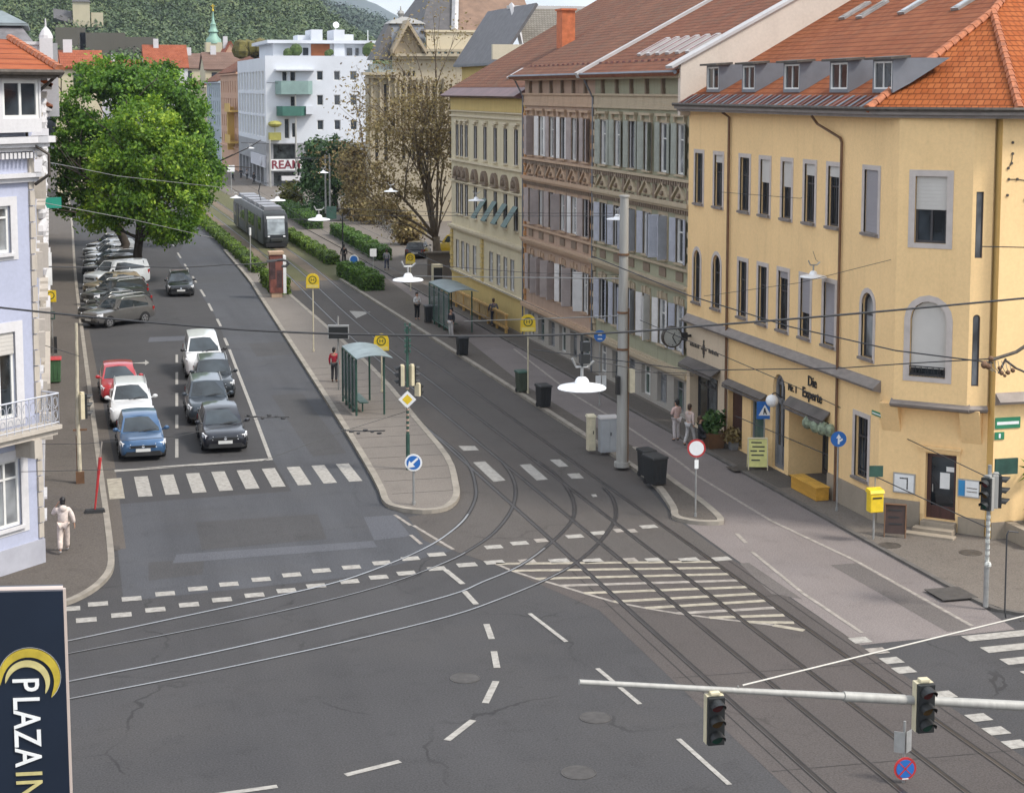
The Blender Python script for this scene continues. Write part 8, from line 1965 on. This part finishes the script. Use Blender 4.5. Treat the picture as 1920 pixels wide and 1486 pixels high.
# low walls, kiosk, parked bicycles on the square
x0, x1 = 27.4, 29.8; T = thing('kiosk', 'low pale wall with boxy ticket kiosk behind the far shelter', 'kiosk', (28.4, 128, .08)); b = MB(); b.box(27.6, 30.0, 127.5, 127.8, .08, 1.9); b.box(27.4, 30.2, 127.3, 128.0, 1.9, 2.02); b.build('wall', m_walkl, T); b = MB(); b.box(26.6, 27.3, 121.0, 121.7, .08, 1.7); b.build('kiosk_box', m_sigc, T); b = MB(); b.box(26.62, 27.28, 120.96, 121.0, .5, 1.5); b.build('dark_front', m_sigd, T)
b = MB(); b.box(30.5, 34.5, 118.4, 118.7, .08, 2.4); tag(b.build('boundary_wall', m_zinc), 'grey metal wall panel between the far shelter and the cream house', 'wall')
for i in range(16):
    px, py = 692 + (i % 8) * 7.4 + (i // 8) * 5, 408 + (i % 8) * 4.6 + (i // 8) * 10; x, y = G(px, py, .08)
    if i == 0:
        BK = thing('bicycle', 'parked bicycle in the rack row on the square under the sparse tree', 'bicycle', (x, y, .08), R(20), 'bicycles parked on the square'); BK.rotation_euler = (0, 0, 0); BK.location = (0, 0, 0)
        for yy in (-.52, .52):
            b = MB(); pts = [(0, yy + .33 * math.cos(k * math.pi / 7), .34 + .33 * math.sin(k * math.pi / 7)) for k in range(15)]; b.tube(pts, .022, 4, cap=False)
            for k in range(4): b.tube([(0, yy + .33 * math.cos(k * .785), .34 + .33 * math.sin(k * .785)), (0, yy - .33 * math.cos(k * .785), .34 - .33 * math.sin(k * .785))], .006, 3)
            b.build('wheel', m_tyre, BK)
        b = MB(); b.tube([(0, -.52, .34), (0, -.42, .9), (0, .12, .86), (0, .0, .3), (0, -.40, .78)], .022, 4); b.tube([(0, .52, .34), (0, .12, .86)], .016, 4); b.tube([(0, .52, .34), (0, .0, .3)], .016, 4); b.build('frame', m_metal, BK)
        b = MB(); b.tube([(0, .12, .84), (0, .15, .97)], .018, 4); b.box(-.07, .07, .02, .28, .97, 1.02); b.build('saddle', m_dark, BK); b = MB(); b.tube([(-.28, -.36, 1.02), (0, -.43, 1.0), (.28, -.36, 1.02)], .018, 4); b.build('handlebar', m_dark, BK)
        o = BK
    else: o = copy_tree(BK)
    o.location = (x, y, .085); o.rotation_euler = (0, R(rnd.uniform(-5, 5)), R(20 + rnd.uniform(-8, 8)))
# a board and small posts further back
T, x, y = post('information_board', 'dark information board on a grey post to the right of the tram', 'sign', 622, 428, 2.2, .05, m_metal, .02); b = MB(); b.box(x - .55, x + .5, y - .1, y + .02, 1.0, 2.3); b.build('panel', m_green, T)
# ================================================================ overhead wires, hanging lamps, far poles
def wire(label, pts, r=.014, mat=None, n=10, sag=.0):
    """pts: (px, py, Y) survey points; straight chords with a little sag"""
    P = [Vector(AT(*p)) for p in pts]; out = []
    for a, c in zip(P, P[1:]):
        for k in range(n):
            t = k / n; q = a.lerp(c, t); q.z -= sag * 4 * t * (1 - t); out.append(q)
    out.append(P[-1]); b = MB(); b.tube(out, r, 5)
    return tag(b.build('overhead_wire', mat or m_wire), label, 'wire', 'overhead wires above the street')
wire('thick dark span wire crossing the whole street from the lilac house to the right edge', [(-40, 572, 46), (440, 617, 44), (760, 628, 43), (1060, 627, 42), (1300, 612, 41), (1990, 552, 38)], .028, sag=.03)
wire('dark span wire from the lilac house to the hook above the brown pillar', [(-30, 496, 56), (280, 500, 62), (420, 496, 66), (520, 489, 70)], .022, sag=.05)
wire('dark wire descending over the yellow facade to the wire junction at right', [(1110, 480, 62), (1290, 553, 55), (1480, 612, 50), (1680, 657, 46), (1862, 680, 43)], .022)
wire('thin wire running level over the shop cornice to the wire junction', [(1000, 655, 60), (1300, 694, 56), (1573, 690, 50), (1720, 680, 46), (1866, 672, 43)], .018)
wire('wire slanting down from the shop cornice to the traffic light at right', [(1200, 600, 66), (1495, 726, 56), (1700, 822, 50), (1860, 898, 43)], .016)
wire('lowest wire slanting down past the letter box to the traffic light at right', [(1380, 780, 62), (1577, 863, 54), (1700, 920, 48), (1855, 990, 42.5)], .018)
wire('thin wire along the upper windows of the sage house to the mast top', [(640, 404, 100), (985, 405, 84), (1160, 405, 61.5)], .014)
wire('horizontal wire from the mast towards the cream house', [(760, 517, 92), (860, 519, 86), (1160, 522, 61.5)], .024, m_wirel)
wire('lower horizontal rod from the mast over the far platform', [(870, 602, 80), (1000, 598, 72), (1160, 592, 61.5)], .022, m_wirel)
wire('thin wire from the mast box to the shop corner', [(1100, 697, 66), (1240, 698, 62), (1300, 700, 60)], .012)
wire('pale wires gathered from the left houses towards the tree', [(70, 378, 66), (250, 412, 80), (400, 446, 95)], .016, m_wirel)
wire('second pale wire from the left houses crossing in front of the tree', [(70, 300, 66), (220, 330, 80), (420, 352, 100)], .014, m_wirel)
wire('dark wire from the lilac house to the leaning signal mast', [(60, 640, 55), (150, 668, 62)], .012)
wire('thin wire along the kerb side from the balcony to the cars', [(70, 832, 53), (150, 832, 58), (330, 818, 64), (500, 782, 66)], .010)
wire('thin wire above the zebra crossing to the island light', [(40, 884, 51), (200, 880, 55), (480, 868, 60), (650, 806, 62), (765, 770, 62.7)], .010)
wire('wire over the yellow upper windows to the small loops', [(1320, 555, 58), (1500, 530, 54), (1670, 487, 50)], .010)
wire('thin wire beside the bay window towards the right edge', [(1840, 462, 46), (1930, 464, 44)], .016)
wire('slack wire from the mast top to the small loops by the upper window', [(1350, 360, 60), (1500, 372, 57), (1655, 330, 54)], .010)
# contact wires along the tracks
for i, x in enumerate((15.87, 18.55)):
    b = MB(); pts = [(x + shx(y), y, 5.75 + .0 * y) for y in (62, 75, 90, 110, 130, 150, 180, 220, 300)]; b.tube(pts, .011, 4); tag(b.build('contact_wire', m_wire), ('contact wire above the left tram track', 'contact wire above the right tram track')[i], 'wire', 'overhead wires above the street')
# junction of wires with insulators at right
T = thing('wire_junction', 'tangled joint of wires and insulators in front of the sunlit wall at right', 'wire junction', AT(1880, 680, 43)); T.rotation_euler = (0, 0, 0)
J = lambda px, py, dy=0: Vector(AT(px, py, 43 + dy))
b = MB(); b.tube([J(1855, 676), J(1880, 668), J(1905, 660), J(1935, 640)], .05, 7); b.tube([J(1885, 675), J(1905, 690), J(1940, 705)], .035, 6); b.tube([J(1872, 700), J(1886, 672)], .03, 6); b.build('arm', m_iron, T)
b = MB()
for px, py, r in ((1846, 684, .11), (1853, 687, .09), (1878, 699, .07), (1890, 698, .07), (1899, 694, .07), (1858, 672, .08), (1874, 690, .06), (1884, 704, .05)): b.ball(J(px, py, -.1), r, n=8)
b.build('insulator', m_brownp, T); b = MB()
for k in range(7): b.tube([J(1850 + k * 7, 676), J(1853 + k * 7, 690, -.05), J(1862 + k * 6, 702 - abs(k - 3) * 2, -.05)], .012, 4)
b.build('hanger', m_metal, T)
for i, (px, py) in enumerate(((500, 782), (680, 808))):
    T = thing('wire_clamp', ('cluster of wire clamps hanging over the road right of the cars', 'cluster of wire clamps hanging over the tram island')[i], 'wire clamp', AT(px, py, 66 - 3 * i)); b = MB()
    for k in range(6): c = AT(px - 34 + k * 13, py + (k % 3) * 3 - 2 + (0 if i else -2), 66 - 3 * i); b.ball(c, .08 + .03 * (k % 2), .06, .045, 6)
    b.tube([AT(px - 42, py - 2, 66 - 3 * i), AT(px, py, 66 - 3 * i), AT(px + 42, py - 1, 66 - 3 * i)], .025, 5); b.build('clamp', m_wire, T)
# hanging lamps
def lamp(px, py, wpx, label):
    d = .95 * FOC / wpx; v = _ray(px, py).normalized(); Y = v.y * d; c = Vector((0, 0, EYE)) + v * d
    T = thing('hanging_lamp', label, 'street lamp', tuple(c), 0, 'white lamps hanging over the street'); T.location = c
    b = MB(); b.lathe([(.0, -.01), (.30, -.02), (.46, -.02), (.475, .0), (.44, .035), (.30, .065), (.15, .09), (.12, .17), (.08, .21), (0, .22)], tuple(c), 24); b.build('lamp_shade', m_lampw, T, smooth=40)
    b = MB(); b.tube([c + Vector((0, 0, .2)), c + Vector((0, 0, .40))], .03, 6); b.tube([c + Vector((-.2, 0, .58)), c + Vector((-.12, 0, .42)), c + Vector((.12, 0, .42)), c + Vector((.24, 0, .52))], .028, 5); b.build('hanger', m_metal, T)
    if wpx > 80:
        b = MB(); b.box(c.x - .04, c.x + .14, c.y - .08, c.y + .08, c.z + .48, c.z + .66); b.box(c.x - .02, c.x + .14, c.y - .08, c.y + .08, c.z + .72, c.z + .90); b.tube([(c.x, c.y, c.z + .4), (c.x, c.y, c.z + 1.05)], .03, 5); b.build('ballast_box', m_sigd, T)
    return c
LC = [lamp(*a) for a in ((1091, 727, 92, 'largest hanging white lamp with black box above it, beside the grey mast'), (1525, 519, 50, 'white hanging lamp in front of the yellow house windows'), (1158, 411, 42, 'white hanging lamp at the upper part of the grey mast'), (765, 525, 58, 'white hanging lamp above the far shelter'), (598, 412, 42, 'white hanging lamp above the footpath right of the tram'), (893, 376, 31, 'white hanging lamp before the cream house windows'), (733, 359, 27, 'white hanging lamp within the sparse tree'), (520, 376, 31, 'white hanging lamp above the tram front roof'), (442, 371, 22, 'white hanging lamp left above the tram roof'), (384, 329, 20, 'small white hanging lamp at the right edge of the green tree'), (469, 278, 16, 'tiny white hanging lamp before the white apartment block'), (606, 324, 20, 'small white hanging lamp before the dark round tree'))]
def link(label, a, c_, r=.010): b = MB(); b.tube([a, a.lerp(c_, .5) - Vector((0, 0, .1)), c_], r, 4); tag(b.build('overhead_wire', m_wire), label, 'wire', 'overhead wires above the street')
link('thin span wire holding the largest hanging lamp from the right', LC[0] + Vector((.24, 0, .52)), Vector(AT(1300, 704, 62)))
link('thin span wire holding the lamp before the yellow house', LC[1] + Vector((.2, 0, .5)), Vector((26.1, LC[1].y + 1, LC[1].z + .8)))
link('thin span wire from the far shelter lamp to the mast', LC[3] + Vector((.2, 0, .5)), Vector(AT(1160, 515, 61.5)))
link('thin span wire from the footpath lamp to the mast', LC[4] + Vector((.2, 0, .5)), Vector(AT(1160, 400, 61.5)))
# hook arm over the pillar, tall far masts
b = MB(); Yh = 70; b.tube([AT(500, 490, Yh), AT(530, 487, Yh), AT(538, 489, Yh), AT(541, 494, Yh), AT(536, 499, Yh), AT(528, 499, Yh)], .06, 6); tag(b.build('wire_hook', m_wire), 'dark curved wire bracket above the brown advertising pillar', 'wire bracket')
def far_mast(label, px, pyb, pyt, r, z=.02, mat=None):
    x, y = G(px, pyb, z); h = AT(px, pyt, y)[2]; T = thing('catenary_mast', label, 'mast', (x, y, z), 0, 'slim masts far along the tram line'); b = MB(); b.tube([(x, y, z), (x, y, h)], [r, r * .7], 8); b.build('pole', mat or m_polew, T); b = MB(); b.tube([(x, y, h - .6), (x - 4.2, y, h - .4)], .04, 5); b.build('arm', m_wire, T); return T
far_mast('slim pale mast before the white apartment block, left of the shop sign', 507, 352, 262, .16)
far_mast('tall grey mast crossing the shop sign of the apartment block', 556, 350, 150, .16)
far_mast('left one of two grey masts right of the dark round tree', 611, 402, 290, .12)
far_mast('right one of two grey masts beside the information board', 619, 405, 288, .12)
far_mast('thin mast between the round tree and the sparse tree', 652, 400, 300, .1)
far_mast('dark post with a thin top beside the person in black', 643, 500, 400, .07, .02, m_wire)
T, x, y = post('track_marker', 'thin white post on the grass left of the tram', 'post', 470, 512, 3.0, .05, m_polew, .02)
b = MB(); b.cyl(x, y, 3.0, 3.6, .09, 8); b.build('post_top', m_signw, T)
T, x, y = post('traffic_sign', 'small white sign on a post far up the street left of the strollers', 'traffic sign', 434, 362, 3.4, .06, m_metal, .02); b = MB(); b.box(x - .5, x + .5, y - .06, y, 3.0, 3.9); b.build('sign_plate', m_signw, T)
b = MB(); p = Vector(AT(105, 380, 84)); b.box(-.55, p.x + .25, 83.9, 84.1, p.z - .25, p.z + .25); tag(b.build('shop_sign', plain('turquoise sign', (.02, .28, .20), .4)), 'small turquoise projecting sign on the left house row', 'sign')
b = MB(); p = Vector(AT(93, 520, 70)); b.box(-.4, p.x + .1, 69.9, 70.0, p.z - .3, p.z + 1.0); tag(b.build('shop_sign', m_signw), 'white projecting sign on the left house row above the square stop sign', 'sign')
# ================================================================ air, light, camera
HAZE = True
if HAZE:
    b = MB(); b.box(-2200, 3600, -20, 7300, -1, 1500)
    m = bpy.data.materials.new('haze'); m.use_nodes = True; nt = m.node_tree; nt.nodes.remove(nt.nodes['Principled BSDF'])
    v = nt.nodes.new('ShaderNodeVolumePrincipled'); v.inputs['Color'].default_value = (.72, .80, .95, 1); v.inputs['Density'].default_value = .00009; v.inputs['Anisotropy'].default_value = .2
    nt.links.new(v.outputs[0], nt.nodes['Material Output'].inputs['Volume'])
    o = b.build('haze', m, origin=(0, 0, 0)); o['kind'] = 'stuff'
W = bpy.data.worlds.new('World'); SC.world = W; W.use_nodes = True; nt = W.node_tree; N = NT(nt); bg = nt.nodes['Background']
SUN_EL, SUN_AZ = R(48), math.atan2(.80, -.60)   # azimuth from +Y towards +X
sk_ = N.n('ShaderNodeTexSky', sky_type='NISHITA'); sk_.sun_disc = False; sk_.sun_elevation = SUN_EL; sk_.sun_rotation = SUN_AZ; sk_.dust_density = 2.0
tc = N.n('ShaderNodeTexCoord'); mp = N.n('ShaderNodeMapping'); mp.inputs['Scale'].default_value = (1, 1, 2.6); N.l(tc.outputs['Generated'], mp.inputs['Vector'])
cl = _fac(N, _noise(N, mp.outputs['Vector'], 2.2, 6, .6), .30, .52, .9)
c = _mix(N, cl, sk_.outputs['Color'], (6.6, 7.0, 7.5)); N.l(c, bg.inputs['Color']); bg.inputs['Strength'].default_value = .15
L = bpy.data.lights.new('sun', 'SUN'); L.energy = 2.4; L.angle = R(11); L.color = (1, .95, .87)
lo_ = bpy.data.objects.new('sun', L); COL.objects.link(lo_)
sd = Vector((math.sin(SUN_AZ) * math.cos(SUN_EL), math.cos(SUN_AZ) * math.cos(SUN_EL), math.sin(SUN_EL)))
lo_.rotation_euler = sd.to_track_quat('Z', 'Y').to_euler(); lo_.location = sd * 60
cam = bpy.data.cameras.new('camera'); co = bpy.data.objects.new('camera', cam); COL.objects.link(co); SC.camera = co
co.location = (0, 0, EYE); co.rotation_euler = (math.pi / 2 - TILT, 0, -YAW)
cam.sensor_width = 36; cam.lens = FOC / 1920 * 36; cam.shift_y = -SHIFT / 1920; cam.clip_start = .5; cam.clip_end = 20000
SC.view_settings.view_transform = 'Standard'; SC.view_settings.look = 'None'; SC.view_settings.gamma = 1; SC.view_settings.exposure = 0.62
SC.view_settings.use_curve_mapping = False
SC.cycles.use_denoising = True; SC.cycles.max_bounces = 5; SC.cycles.diffuse_bounces = 3; SC.cycles.glossy_bounces = 2; SC.cycles.transmission_bounces = 2; SC.cycles.transparent_max_bounces = 4; SC.cycles.volume_bounces = 0
SC.cycles.use_adaptive_sampling = True
